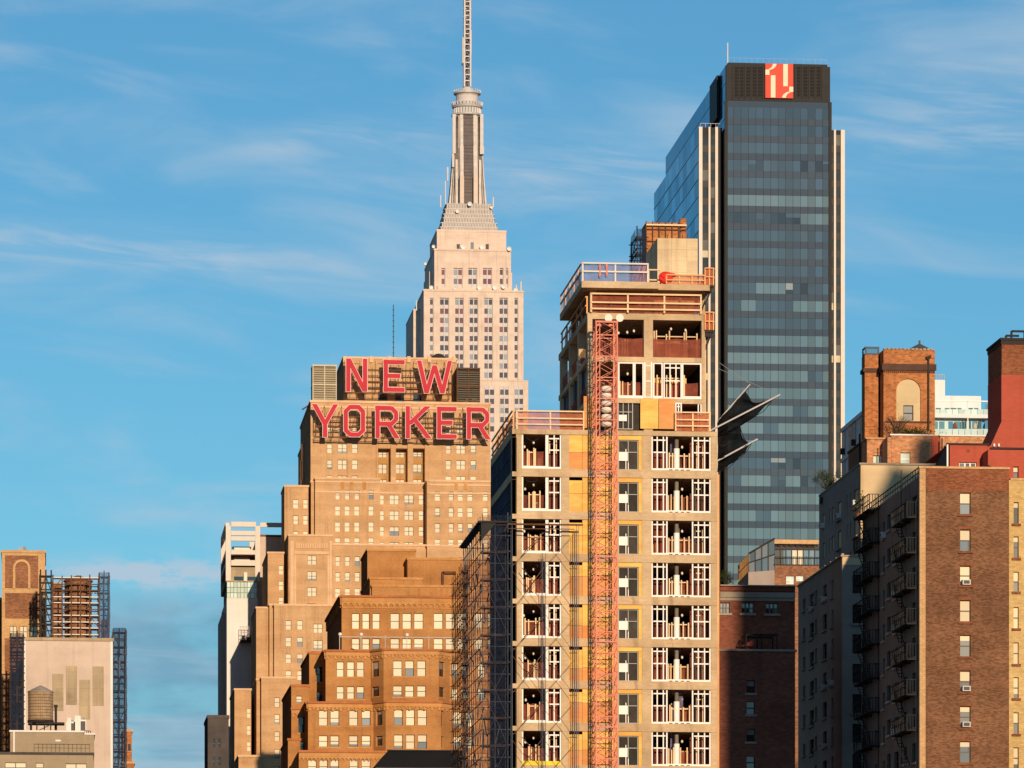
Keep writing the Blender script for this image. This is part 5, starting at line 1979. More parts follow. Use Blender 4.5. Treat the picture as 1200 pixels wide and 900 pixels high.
    for px0, px1, y0, y1, lab in ((77.6, 88, 860.0, 841, 'white boxy air handler nearest the small water tank'), (86.5, 101, 861.0, 838.6, 'taller white air handler stepped up against the white gable')):
        a, b = PX(px0, Yk), PX(px1, Yk)
        zb_, zt2 = zf, PZ(px0, y1, Yk)
        t = thing('air_handler', lab, 'air handler', (a, Yk, zb_), 'white rooftop air handlers')
        q = MB()
        q.box(a, b, Yk, Yk + 1.6, zb_ + .12, zt2 - .5)
        q.box(a + .15, a + (b - a) * .55, Yk + .1, Yk + 1.2, zt2 - .49, zt2)
        for sx in (a + .1, b - .2):
            q.box(sx, sx + .1, Yk + .1, Yk + .2, zb_, zb_ + .11)
        q.build('casing', 'white_metal', t)
        q = MB()
        q.box(a + (b - a) * .55, b - .1, Yk - .03, Yk - .005, zb_ + .5, zt2 - .7)
        q.build('grille', 'ac_grille', t)
        q = MB()
        q.lathe((a + b) / 2 + .2, Yk + .8, [(.35, zt2 - .49), (.35, zt2 - .2)], 12)
        q.build('fan', 'galv', t)
    q = MB()
    for i in range(4):
        x = PX(99 + i * 2.4, Yk - 1)
        q.bar((x, Yk - 1, zf - .9), (x, Yk - 1, zf + .5), .08)
    q.bar((PX(99, Yk - 1), Yk - 1, zf + .5), (PX(106.2, Yk - 1), Yk - 1, zf + .5), .08)
    tag(q.build('pipe_rack', 'dark_steel'), 'small dark pipe rack beside the white air handlers', 'pipe rack')
    return scaffold


scaffold = left_group()


# ================================================================== the building under construction
def construction():
    random.seed(41)
    Y = 352.0
    k = pxlen(Y)
    X0, X1 = PX(600, Y), PX(840.5, Y)
    L = 17.0
    B = Building('unfinished_building', 'concrete apartment block under construction with plywood panels and white window frames', 'building', (PX(720, Y), Y))
    pl = Plane((X0, Y), (X1, Y))
    zt = PZ(600, 502.6, Y)
    fh = 49.65 * PX(1, Y) * 0 + (PZ(635, 506.8, Y) - PZ(635, 556.45, Y))
    nfl = 9
    Z = lambda py, px=635: PZ(px, py, Y)
    O1, O2, O3, O4 = (611.7, 658), (667, 724.2), (724.6, 752.4), (763.6, 833.2)
    holes = []
    ops = []
    for f in range(nfl):
        dz = f * fh
        row = []
        for a, b in (O1, O2, O3, O4):
            ua, _ = pl.uz(a, 500)
            ub, _ = pl.uz(b, 500)
            row.append((ua, ub, Z(549.0) - dz, Z(506.8) - dz))
        ops.append(row)
        holes += row
    # the pieces of the front: piers and slab edges
    mb = MB()
    mb.wall(pl, 0, pl.len, 20, zt, holes, .34)
    # the concrete below
    mb.wall(pl, 0, pl.len, 0, 20)
    q = Plane((X1, Y), (X1, Y + L))
    mb.wall(q, 0, q.len, 0, zt)
    q = Plane((X1, Y + L), (X0, Y + L))
    mb.wall(q, 0, q.len, 0, zt)
    B.part(mb, 'wall', ['concrete'])
    # floor slabs and inner walls
    z = zt
    for f in range(nfl + 1):
        zz_ = Z(502.6) - f * fh
        sl = MB()
        sl.box(X0 + .1, X1 - .1, Y + .35, Y + L - .1, zz_ - .36, zz_ - .04)
        # projecting slab edge: a few centimetres, stained
        sl.pbox(pl, .01, pl.len - .01, -.05, -.002, zz_ - .40, zz_ - .05)
        B.part(sl, 'floor_slab', ['concrete'])
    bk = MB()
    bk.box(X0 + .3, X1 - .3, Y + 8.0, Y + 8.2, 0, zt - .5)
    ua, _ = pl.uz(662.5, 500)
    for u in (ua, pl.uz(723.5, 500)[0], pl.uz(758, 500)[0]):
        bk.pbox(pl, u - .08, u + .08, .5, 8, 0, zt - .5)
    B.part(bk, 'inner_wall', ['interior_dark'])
    # long left face: glass between slab edges
    pL = Plane((X0, Y + L), (X0, Y))
    lw = MB()
    for f in range(nfl + 3):
        zz_ = Z(502.6) - f * fh
        lw.pbox(pL, 0, pL.len, 0, .3, zz_ - .62, zz_)
        lw.pbox(pL, pL.len - .9, pL.len, 0.001, .3, zz_ - fh, zz_ - .63)
    lw.pbox(pL, 0, pL.len, .31, .35, 0, zt - .63)
    B.part(lw, 'side_wall', ['concrete'])
    for f in range(nfl + 1):
        zz_ = Z(502.6) - f * fh
        gw = MB()
        n = 11
        for i in range(n):
            a = (pL.len - 1.0) * i / n
            b = (pL.len - 1.0) * (i + 1) / n
            t0 = random.uniform(-.02, .02)
            d0 = .12 + (.1 if random.random() < .3 else 0)
            gw.face([pL.pt(a + .05, d0 + t0, zz_ - fh + .02), pL.pt(b - .05, d0 - t0, zz_ - fh + .02), pL.pt(b - .05, d0 - t0, zz_ - .63), pL.pt(a + .05, d0 + t0, zz_ - .63)], 0 if random.random() < .8 else 2)
            gw.pbox(pL, a - .05, a + .05, .02, .3, zz_ - fh, zz_ - .63, 1)
        gw.pbox(pL, 0, pL.len - 1, .05, .2, zz_ - fh + 1.35, zz_ - fh + 1.43, 1)
        B.part(gw, 'side_glazing', ['site_side_glass', 'scaf_blue', 'interior_dark'])
    rf = MB()
    rf.box(X0 + .35, X1, Y + .36, Y + L, zt - .03, zt - .005)
    B.part(rf, 'roof_deck', ['concrete'])

    def frame(r, cols, rows, dep=.12, t=.105, mat='white_frame', base=.14):
        """white window grid; cols and rows are cell borders 0..1"""
        f = MB()
        a, b, c, d = r
        f.pbox(pl, a, a + t, dep, dep + .12, c, d)
        f.pbox(pl, b - t, b, dep, dep + .12, c, d)
        f.pbox(pl, a + t, b - t, dep, dep + .12, c, c + base)
        f.pbox(pl, a + t, b - t, dep, dep + .12, d - t, d)
        us = [a + t] + [a + (b - a) * x for x in cols] + [b - t]
        for x in cols:
            u = a + (b - a) * x
            f.pbox(pl, u - t * .42, u + t * .42, dep + .004, dep + .11, c + base, d - t)
        for y in rows:
            z_ = c + (d - c) * y
            for u0, u1 in zip(us, us[1:]):
                f.pbox(pl, u0 + t * .43, u1 - t * .43, dep + .006, dep + .10, z_ - t * .45, z_ + t * .45)
        return B.part(f, 'window_frame', [mat])

    def net(r, frac, dep, mat='net_red'):
        f = MB()
        a, b, c, d = r
        n, m = 10, 4
        zz2 = c + (d - c) * frac
        g_ = [[pl.pt(a + (b - a) * i / n, dep + random.uniform(-.06, .06), c + (zz2 - c) * j / m - (0 if j < m else .08 * math.sin(math.pi * ((i * 2) % n) / n))) for i in range(n + 1)] for j in range(m + 1)]
        for j in range(m):
            for i in range(n):
                f.face([g_[j][i], g_[j][i + 1], g_[j + 1][i + 1], g_[j + 1][i]])
        return B.part(f, 'safety_net', [mat])

    def studs(r, us, hmax, dep=1.0, mat='cream_wood', w=.09):
        f = MB()
        a, b, c, d = r
        for u in us:
            uu = a + (b - a) * u + random.uniform(-.05, .05)
            h = c + (d - c) * hmax * random.uniform(.9, 1.05)
            f.pbox(pl, uu - w / 2, uu + w / 2, dep + random.uniform(-.08, .08), dep + .2, c, min(h, d - .02))
        if random.random() < .8:
            h = c + (d - c) * hmax * .82
            f.pbox(pl, a + (b - a) * us[0], a + (b - a) * us[-1], dep + .22, dep + .27, h, h + .08)
        return B.part(f, 'stud_wall', [mat])

    def bulbs(r, spots, dep):
        f = MB()
        a, b, c, d = r
        for u, v in spots:
            p = pl.pt(a + (b - a) * u, dep, c + (d - c) * v)
            f.bar((p[0], p[1], d - .05), p, .025)
            f.lathe(p[0], p[1], [(.03, p[2] - .12), (.085, p[2] - .06), (.085, p[2] + .04), (.03, p[2] + .1)], 8, 1)
        return B.part(f, 'work_lamp', ['black_metal', 'white_drum'])

    for f in range(nfl):
        r1, r2, r3, r4 = ops[f]
        # opening 1: open bay with netting on the left, white grid on the right
        um = r1[0] + (r1[1] - r1[0]) * .635
        left = (r1[0], um, r1[2], r1[3])
        right = (um + .01, r1[1], r1[2], r1[3])
        frame(left, [], [], base=.2)
        frame(right, [.5], [.52, .84])
        net(left, random.uniform(.48, .58), .85, random.choice(('net_red', 'net_red', 'net_rust')))
        net(right, random.choice((.5, .56, .95)), 1.0, random.choice(('net_red', 'net_rust')))
        studs(left, sorted([.12 + .76 * random.random() for _ in range(3)] + [.3, .55]), .57, .5)
        studs(right, [.3, .7], .9, 1.1)
        bulbs(left, [(.15 + random.random() * .1, .68), (.55, .8)], 1.6)
        # opening 4
        w = r4[1] - r4[0]
        a1, a2 = r4[0] + w * .272, r4[0] + w * .68
        L4, M4, R4 = (r4[0], a1, r4[2], r4[3]), (a1 + .01, a2, r4[2], r4[3]), (a2 + .01, r4[1], r4[2], r4[3])
        frame(L4, [.36, .74], [.50, .84])
        frame(R4, [.34, .67], [.50, .84])
        sill = MB()
        sill.pbox(pl, M4[0], M4[1], .12, .24, r4[2], r4[2] + .17)
        for i in range(4):
            sill.pbox(pl, M4[0] + (M4[1] - M4[0]) * (.06 + .24 * i), M4[0] + (M4[1] - M4[0]) * (.20 + .24 * i), .10, .119, r4[2] + .02, r4[2] + .07, 1)
        B.part(sill, 'window_sill', ['white_frame', 'black_metal'])
        net(M4, random.uniform(.46, .56), 1.2, random.choice(('net_red', 'net_rust')))
        net(L4, random.choice((.5, .56, .9)), 1.3, random.choice(('net_red', 'net_rust')))
        net(R4, random.choice((.5, .6, .9)), 1.3, random.choice(('net_red', 'net_rust')))
        # stored material, cables and dust sheets differ from floor to floor
        for bay in (left, M4, random.choice((L4, R4))):
            q = MB()
            for _ in range(random.randint(2, 5)):
                u = bay[0] + (bay[1] - bay[0]) * random.uniform(.08, .8)
                ww, hh_ = random.uniform(.15, .5), random.uniform(.2, 1.1)
                q.pbox(pl, u, min(u + ww, bay[1] - .02), .95 + random.random() * 2, 1.9 + random.random() * 2, bay[2], bay[2] + hh_)
            B.part(q, 'stored_material', [random.choice(('gypsum', 'cream_wood', 'plywood_orange', 'galv', 'white_drum'))])
            if random.random() < .7:
                q = MB()
                u0, u1 = sorted((random.uniform(.05, .95), random.uniform(.05, .95)))
                pts = []
                for i in range(9):
                    v = i / 8
                    pts.append(pl.pt(bay[0] + (bay[1] - bay[0]) * (u0 + (u1 - u0) * v), .7, bay[3] - .08 - random.uniform(.3, .5) * 4 * v * (1 - v)))
                q.tube(pts, .014)
                B.part(q, 'cable', ['black_metal'])
        if random.random() < .45:
            q = MB()
            u = M4[0] + (M4[1] - M4[0]) * random.uniform(.1, .5)
            q.face([pl.pt(u, 1.6, r4[2]), pl.pt(u + .6, 1.7, r4[2]), pl.pt(u + .5, 1.6, r4[3] - .1), pl.pt(u + .1, 1.65, r4[3] - .1)])
            B.part(q, 'dust_sheet', ['net_violet'])
        studs(M4, [.08, .2, .3, .6, .85] if f % 2 else [.1, .22, .7, .92], .52, .6)
        studs(R4, [.3, .62], .86, 1.0)
        col = MB()
        uc = M4[0] + (M4[1] - M4[0]) * .42
        p = pl.pt(uc, 2.0 - 1.2, 0)
        hh = r4[2] + (r4[3] - r4[2]) * .64
        col.lathe(p[0], p[1], [(.22, r4[2]), (.22, hh)], 14)
        col.lathe(p[0], p[1], [(.15, hh), (.15, r4[3])], 12, 1)
        B.part(col, 'column', ['white_frame', 'concrete_dim'])
        if f >= 5 or f == 2:
            pw = MB()
            pw.pbox(pl, uc + .35, M4[1] - .05, 1.4, 1.44, r4[2], r4[2] + (r4[3] - r4[2]) * .46)
            B.part(pw, 'plywood_stack', ['plywood_yellow'])
        bulbs(M4, [(.72, .74)] + ([(.3, .6)] if f in (3, 6) else []), 1.8)
        # opening 2: plywood infill, dark slot on its top left
        wa = r2[1] - r2[0]
        m1, m2 = r2[0] + wa * .27, r2[0] + wa * .545
        gap = .12 if f else .05
        hz = r2[3] - r2[2]
        cuts = {0: .46, 3: .55, 4: .35, 5: .35, 6: .58, 7: .42}
        sheets = []
        for (ua_, ub_, tp) in ((r2[0] + .01, m1 - .01, r2[3] - .14 * hz * (1 if f else .3)), (m1 + .01, m2 - .01, r2[3] - .02 - (.04 * hz if not f else 0)), (m2 + .01, r2[1] - .01, r2[3] - .02)):
            c_ = cuts.get(f)
            if c_:
                zc_ = r2[2] + hz * c_ * random.uniform(.95, 1.05)
                sheets.append((ua_, ub_, r2[2], zc_ - .01, 'plywood_orange'))
                sheets.append((ua_, ub_, zc_ + .01, tp, 'plywood_yellow'))
            else:
                zc_ = r2[2] + hz * .5
                sheets.append((ua_, ub_, r2[2], zc_ - .01, 'plywood_yellow'))
                sheets.append((ua_, ub_, zc_ + .01, tp, 'plywood_yellow'))
        for (a_, b_, c_, d_, m_) in sheets:
            sb = MB()
            o_ = random.uniform(0, .02)
            sb.pbox(pl, a_, b_, .05 + o_, .08 + o_, c_, d_)
            B.part(sb, 'plywood_sheet', [m_])
        # opening 3: plywood surround and a grey window with a white notice
        w3 = r3[1] - r3[0]
        h3 = r3[3] - r3[2]
        for (a_, b_, c_, d_) in ((r3[0] + .01, r3[1] - .01, r3[3] - h3 * .17, r3[3] - .01), (r3[1] - w3 * .145, r3[1] - .01, r3[2], r3[3] - h3 * .17 - .01)):
            sb = MB()
            sb.pbox(pl, a_, b_, .05, .09, c_, d_)
            B.part(sb, 'plywood_sheet', ['plywood_yellow'])
        rw = (r3[0] + .02, r3[1] - w3 * .15, r3[2], r3[3] - h3 * .175)
        frame(rw, [.5], [.6], dep=.2, t=.06, mat='galv', base=.06)
        gp = MB()
        for (a_, b_) in ((rw[0], (rw[0] + rw[1]) / 2), ((rw[0] + rw[1]) / 2, rw[1])):
            for (c_, d_) in ((rw[2], rw[2] + (rw[3] - rw[2]) * .6), (rw[2] + (rw[3] - rw[2]) * .6, rw[3])):
                gp.pbox(pl, a_ + .01, b_ - .01, .31, .33, c_ + .01, d_ - .01)
        B.part(gp, 'pane', ['shade_glass_site'])
        nt = MB()
        j = random.uniform(-.02, .02)
        nt.pbox(pl, rw[0] + w3 * .02, rw[0] + w3 * (.40 + j), .15, .19, rw[2] + h3 * (.26 + j), rw[2] + h3 * (.50 + j))
        B.part(nt, 'notice', ['white_frame'])
        stp = MB()
        for u in (.30, .40):
            stp.pbox(pl, rw[0] + w3 * u, rw[0] + w3 * (u + .035), .14, .149, rw[2] + .03, rw[2] + h3 * (.58 if u == .30 else .2))
        B.part(stp, 'brace', ['white_frame'])
    yl = MB()
    r = pl.rect(611.5, 657.5, 891.8, 898)
    yl.pbox(pl, r[0], r[1], .06, .118, r[2], r[3])
    B.part(yl, 'yellow_board', ['yellow_tape'])

    # ---------------------------------------------------------------- upper tower
    Yt = Y + .4
    T0, T1 = PX(688.4, Yt), PX(827, Yt)
    LT = 20.0
    pt = Plane((T0, Yt), (T1, Yt))
    S = [PZ(688, y, Yt) for y in (366.3, 417.4, 466.0)]      # tops of the slab edges
    Sb = [PZ(688, y, Yt) for y in (373.6, 423.2, 471.5)]
    zr = zt
    for i in range(3):
        sl = MB()
        sl.box(T0, T1, Yt, Yt + LT, Sb[i], S[i])
        B.part(sl, 'floor_slab', ['concrete'])
        for (dx, dy, w) in ((0.0, -.06, .02),):
            pass
    # columns of the tower
    for i, (ztop, zbot) in enumerate(((Sb[0], S[1]), (Sb[1], S[2]), (Sb[2], zr))):
        for a, b in ((688.6, 694.2), (754.6, 765.2), (822.2, 826.8)):
            r = pt.rect(a, b, 400, 410)
            c = MB()
            c.pbox(pt, r[0] + .001, r[1], .01, .8, zbot + .002, ztop - .002)
            B.part(c, 'column', ['concrete'])
        for yy in (6.0, 12.0, 18.4):
            c = MB()
            c.box(T0 + .02, T0 + .55, Yt + yy, Yt + yy + .9, zbot + .002, ztop - .002)
            B.part(c, 'column', ['concrete'])
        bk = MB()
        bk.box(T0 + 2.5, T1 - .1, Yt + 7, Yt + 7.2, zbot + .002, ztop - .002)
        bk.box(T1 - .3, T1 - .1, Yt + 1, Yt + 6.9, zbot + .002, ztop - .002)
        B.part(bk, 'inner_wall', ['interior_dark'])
        # side: railing nets between the columns of the long left face, glass lower down
        pS = Plane((T0 + .1, Yt + LT), (T0 + .1, Yt))
        if i < 2:
            n_ = MB()
            for j in range(10):
                a, b = pS.len * j / 10, pS.len * (j + 1) / 10
                n_.face([pS.pt(a, .05 + random.uniform(0, .1), zbot), pS.pt(b, .05 + random.uniform(0, .1), zbot), pS.pt(b, .05, zbot + 1.15), pS.pt(a, .05, zbot + 1.15)])
            B.part(n_, 'safety_net', ['net_red'])
        if i >= 1:
            gw = MB()
            for j in range(8):
                a, b = pS.len * j / 8, pS.len * (j + 1) / 8
                if i == 1 and j > 6:
                    continue
                gw.face([pS.pt(a + .05, .16, zbot), pS.pt(b - .05, .14, zbot), pS.pt(b - .05, .14, ztop), pS.pt(a + .05, .16, ztop)])
                gw.pbox(pS, a - .05, a + .05, .05, .25, zbot + .002, ztop - .002, 1)
            B.part(gw, 'side_glazing', ['site_side_glass', 'scaf_blue'])
    RL = lambda a, b, c, d: pt.rect(a, b, c, d)
    pl_keep = pl
    pl = pt
    l1a, l1b = RL(694.2, 754.6, 373.9, 417.1), RL(765.2, 822.2, 374.6, 417.4)
    for r_, fr_ in ((l1a, .53), (l1b, .53)):
        zc_ = (S[1], Sb[0])
        r_ = (r_[0], r_[1], S[1], Sb[0])
        net(r_, fr_, .35 if r_[0] < 5 + l1a[0] else 1.7)
    l1a = (l1a[0], l1a[1], S[1], Sb[0])
    l1b = (l1b[0], l1b[1], S[1], Sb[0])
    studs(l1a, [.05, .47, .53, .6, .66, .71], .5, .9)
    studs(l1b, [.04, .1, .3, .36, .66, .7, .92], .72, .55)
    bulbs(l1a, [(.55, .72), (.72, .74), (.85, .78)], 1.4)
    bulbs(l1b, [(.42, .85), (.72, .82)], 1.4)
    for u0, u1, h in ((.06, .34, .50), (.34, .62, .52), (.62, .78, .48)):
        p_ = MB()
        a, b, c, d = l1b
        p_.pbox(pt, a + (b - a) * u0, a + (b - a) * u1 - .04, 1.3, 1.36, c + .01, c + (d - c) * h)
        B.part(p_, 'plywood_stack', ['plywood_orange'])
    # level 2 frames
    l2a = (RL(694.2, 754.6, 430, 440)[0], RL(694.2, 754.6, 430, 440)[1], S[2], Sb[1])
    l2b = (RL(765.2, 822.2, 430, 440)[0], RL(765.2, 822.2, 430, 440)[1], S[2], Sb[1])
    for a, b, cols, rows in ((724.5, 743.2, [], []), (743.4, 754.6, [], []), (765.4, 776.8, [], []), (777.6, 799.2, [.36, .68], [.5, .86]), (799.4, 822.2, [], [])):
        r = RL(a, b, 430, 440)
        frame((r[0], r[1], S[2] + .02, Sb[1] - .02), cols, rows, dep=.06, t=.10, base=.20 if not cols else .1)
    pf = MB()
    r = RL(754.7, 765.1, 430, 440)
    for u in (r[0] + .06, r[1] - .1):
        pf.pbox(pt, u - .07, u + .05, -.05, .005, S[2] + .02, Sb[1] - .02)
    for v in (.02, .46, .88):
        z_ = S[2] + (Sb[1] - S[2]) * v
        pf.pbox(pt, r[0] + .12, r[1] - .18, -.05, .005, z_, z_ + .08)
    B.part(pf, 'window_frame', ['white_frame'])
    for r_ in (l2a, l2b):
        net(r_, .5, .8)
    studs(l2a, [.55, .62, .7, .78], .5, .6)
    studs(l2b, [.1, .3, .38, .62, .66], .72, .5)
    bulbs(l2a, [(.72, .74), (.5, .62)], 1.2)
    p_ = MB()
    a, b, c, d = l2b
    p_.pbox(pt, a + (b - a) * .02, a + (b - a) * .2, .9, .96, c + .2, c + (d - c) * .62)
    p_.pbox(pt, a + (b - a) * .42, a + (b - a) * .72, .9, .96, c + .2, c + (d - c) * .62)
    B.part(p_, 'plywood_stack', ['plywood_yellow'])
    # level 3: boarded up
    for a, b, c, d, m_ in ((683.8, 694.8, 464.6, 501.8, 'plywood_orange'), (695.0, 702, 464.8, 501.8, 'plywood_orange'), (750.2, 771.4, 467.8, 502.6, 'plywood_yellow'), (771.8, 790.8, 467.2, 503, 'plywood_orange')):
        r = RL(a, b, c, d)
        p_ = MB()
        p_.pbox(pt, r[0], r[1] - .01, -.12, -.06, r[2], r[3])
        B.part(p_, 'plywood_sheet', [m_])
    r = RL(724.2, 742, 470, 503)
    frame(r, [.35, .7], [.62], dep=.1, t=.07, mat='galv', base=.07)
    g_ = MB()
    r2_ = RL(702, 750.4, 468, 503.4)
    g_.pbox(pt, r2_[0], r2_[1], .3, .34, r2_[2], r2_[3])
    B.part(g_, 'pane', ['shade_glass_site'])
    nt = MB()
    r = RL(725, 734.6, 486, 493.4)
    nt.pbox(pt, r[0], r[1], .02, .06, r[2], r[3])
    B.part(nt, 'notice', ['white_frame'])
    r = RL(791.2, 799, 472, 504)
    frame(r, [.5], [.3, .62, .86], dep=-.02, t=.10)
    r = RL(799, 822.2, 472.4, 504)
    net(r, .62, .5)
    frame((r[1] - .28, r[1], r[2], r[3]), [], [], dep=.05, t=.08)
    studs(r, [.15, .3], .55, .7)

    # ---------------------------------------------------------------- terraces, railings, bulkhead
    def rail(name_net, pA, pB, zb, h, posts, lines, mat='cream_wood', nmat='net_orange', w=.11, nh=None):
        t = MB()
        pA, pB = Vector((*pA, 0)), Vector((*pB, 0))
        for i in range(posts + 1):
            p = pA.lerp(pB, i / posts)
            t.bar((p.x, p.y, zb), (p.x, p.y, zb + h), w)
        n_ = Vector((-(pB - pA).y, (pB - pA).x, 0)).normalized()
        for v in lines:
            off = n_ * -(w * .55 + .02)
            t.bar((pA.x + off.x, pA.y + off.y, zb + h * v - w / 2), (pB.x + off.x, pB.y + off.y, zb + h * v - w / 2), w * .9)
        B.part(t, 'railing', [mat])
        if nmat:
            f = MB()
            m = max(4, int((pB - pA).length / .6))
            top = nh or h * .98
            for i in range(m):
                a, b = pA.lerp(pB, i / m), pA.lerp(pB, (i + 1) / m)
                o1, o2 = n_ * (.1 + random.uniform(0, .1)), n_ * (.1 + random.uniform(0, .1))
                sg = .06 * random.random()
                f.face([(a.x + o1.x, a.y + o1.y, zb + .02), (b.x + o2.x, b.y + o2.y, zb + .02), (b.x + o2.x, b.y + o2.y, zb + top - sg), (a.x + o1.x, a.y + o1.y, zb + top - sg)])
            B.part(f, 'safety_net', [nmat])
    # top terrace slab
    Yp = Y - .8
    A0, A1 = PX(681.6, Yp), PX(772, Yp)
    zA, zAb = PZ(682, 329.0, Yp), PZ(682, 336.8, Yp)
    sl = MB()
    sl.box(A0, A1, Yp, Yp + 15.0, zAb, zA)
    sl.box(A1 + .01, PX(833, Yp), Yp + .6, Yp + 15.0, zAb + .02, zA - .05)
    B.part(sl, 'roof_slab', ['concrete'])
    rail('a', (A0 + .1, Yp + .15), (PX(759.4, Yp), Yp + .15), zA + .002, PZ(682, 307, Yp) - zA, 2, (1.0, .56), mat='penn_fin', nmat='net_violet', w=.12)
    rail('a', (A0 + .1, Yp + 14.6), (A0 + .1, Yp + .3), zA + .002, PZ(682, 307, Yp) - zA, 5, (1.0, .56), mat='orange_wood', nmat='net_violet', w=.11)
    ln = MB()
    for x in (-.2, .4, .7):
        ln.bar((PX(745 + x * 9, Yp + 2), Yp + 2, zA), (PX(752 + x * 6, Yp + 2), Yp + 2, zA + 1.55), .09)
    B.part(ln, 'brace', ['hoist_red'])
    tp = MB()
    a, b = PX(738, Yp + 2.3), PX(759, Yp + 2.3)
    tp.face([(a, Yp + 2.3, zA + .01), (b, Yp + 2.3, zA + .01), (b, Yp + 2.5, zA + 1.3), (PX(752, Yp + 2.3), Yp + 2.5, zA + 1.35)])
    B.part(tp, 'safety_net', ['net_red'])
    for px, py in ((703, 311), (711, 310)):
        q = MB()
        p = P3(px, py, Yp + .05)
        q.lathe(p.x, p.y, [(.03, p.z - .9), (.1, p.z - .75), (.06, p.z - .4), (.12, p.z - .1), (.04, p.z + .08)], 8)
        B.part(q, 'hanging_strap', ['hoist_red'])
    # posts that carry the terrace slab
    for px, yy in ((690, 1.2), (691, 8.0), (691, 14.0), (757, 2.5), (820, 2.5)):
        q = MB()
        x = PX(px, Y + 1)
        q.box(x, x + .5, Yp + yy, Yp + yy + .5, S[0], zAb - .002)
        B.part(q, 'column', ['concrete'])
    for px in (716, 748, 797):
        q = MB()
        p = P3(px, 338, Y + 1.4)
        q.bar((p.x, p.y, S[0]), (p.x, p.y, zAb), .09)
        B.part(q, 'shoring_post', ['galv'])
    bk = MB()
    bk.box(T0 + 1.2, T1 - .4, Y + 6, Y + 6.2, S[0] + .002, zAb - .002)
    B.part(bk, 'inner_wall', ['interior_rust'])
    # second level: long railing with red netting
    rail('a', (PX(693.0, Y), Y + .15), (PX(821.6, Y), Y + .15), S[0] + .002, PZ(693, 342.8, Y) - S[0], 3, (1.0, .55, .22), mat='cream_wood', nmat='net_red', w=.13)
    rail('a', (PX(689.5, Y), Y + 18), (PX(689.5, Y), Y + .9), S[0] + .002, 1.3, 5, (1.0, .5), mat='orange_wood', nmat='net_red')
    br = MB()
    br.bar(P3(740, 366, Y + .9), P3(770.5, 338.5, Y + .9), .2, h=.1)
    B.part(br, 'brace', ['cream_wood'])
    pk = MB()
    r = pt.rect(769, 817, 344, 366)
    pk.pbox(pt, r[0], r[1], 1.4, 1.46, r[2], r[3])
    B.part(pk, 'plywood_sheet', ['plywood_yellow'])
    # concrete bulkhead
    Yk = Y + 3.6
    K0, K1 = PX(770.4, Yk), PX(817.6, Yk)
    bh = MB()
    bh.box(K0, K1, Yk, Yk + 6.6, zA, PZ(770, 278.8, Yk))
    B.part(bh, 'bulkhead', ['concrete_block'])
    pp = MB()
    for px in (782, 800, 806):
        p = P3(px, 279, Yk + .2)
        pp.bar(p, (p.x, p.y, p.z + .25), .06)
    B.part(pp, 'rebar', ['rust_steel'])
    # red railing on the right of the terrace, wrapping the corner
    Yq = Y - .2
    zq = zA - .03
    rail('a', (PX(781, Yq), Yq + .02), (PX(826, Yq), Yq + .02), zq, PZ(790, 321.5, Yq) - zq, 3, (1.0, .48), mat='orange_wood', nmat='net_orange', w=.10)
    rail('a', (PX(762, Yq), Yq + 1.0), (PX(776, Yq), Yq + 1.0), zq, 1.25, 1, (1.0, .4), mat='cream_wood', nmat=None)
    # landing platforms on the right corner
    for (py, px1, hh) in ((333.5, 836.5, 1.3), (386, 836.5, 1.35)):
        z_ = PZ(830, py, Y)
        a, b = PX(826.8, Y), PX(px1, Y)
        pf = MB()
        pf.box(a + .02, b, Y + .2, Y + 7, z_ - .16, z_)
        pf.box(a + .02, b - .1, Y + .3, Y + .45, z_ - .5, z_ - .17)
        B.part(pf, 'landing_platform', ['dark_steel'])
        rail('a', (a, Y + .25), (b, Y + .25), z_ + .002, hh, 2, (1.0, .5), mat='orange_wood', nmat='net_orange', w=.09)
        rail('a', (b, Y + .35), (b, Y + 7), z_ + .002, hh, 3, (1.0, .5), mat='orange_wood', nmat='net_orange', w=.09)
        st_ = MB()
        st_.bar((a + .05, Y + .6, z_ - 1.4), (b - .1, Y + .6, z_ - .18), .12)
        B.part(st_, 'strut', ['dark_steel'])
    nets = MB()
    a, b = PX(829, Y), PX(836, Y)
    for i in range(6):
        z0_, z1_ = PZ(830, 384 - i * 3.6, Y), PZ(830, 380.4 - i * 3.6, Y)
        nets.face([(a + .05 * (i % 2), Y + .4, z0_), (b - .08 * i, Y + .5, z0_), (b - .08 * (i + 1), Y + .5, z1_), (a + .05 * ((i + 1) % 2), Y + .4, z1_)])
    B.part(nets, 'safety_net', ['net_orange'])
    # setback roof rails at the foot of the tower
    zR = zt + .004
    rail('a', (PX(606, Y) , Y + .12), (PX(684, Y), Y + .12), zR, PZ(606, 480.4, Y) - zR, 2, (1.0, .62, .3), mat='cream_wood', nmat='net_orange', w=.11)
    rail('a', (X0 + .15, Y + L - .3), (X0 + .15, Y + .3), zR, 1.45, 5, (1.0, .6, .25), mat='orange_wood', nmat='net_red', w=.11)
    rail('a', (PX(791.5, Y), Y - .1), (PX(831.6, Y), Y - .1), zR, PZ(800, 482.8, Y) - zR, 2, (1.0, .62, .3), mat='cream_wood', nmat='net_orange', w=.11)
    # thin cables down the right edge
    cb = MB()
    for px in (829, 832):
        x = PX(px, Y)
        cb.bar((x, Y + 1, PZ(px, 390, Y)), (x, Y + 1, zt), .06)
    B.part(cb, 'cable', ['cream_wood'])
    eg = MB()
    eg.box(X1 + .002, X1 + .16, Y + .02, Y + .3, 0, PZ(840, 556, Y))
    B.part(eg, 'edge_board', ['orange_wood'])
    B.finish()

    # ---------------------------------------------------------------- brick shaft behind the bulkhead, with nets
    Ys = Y + 15
    t = thing('brick_shaft', 'rusty brick shaft with a round corner pipe behind the concrete bulkhead on the roof', 'brick shaft', (PX(780, Ys), Ys, zA), None)
    q = MB()
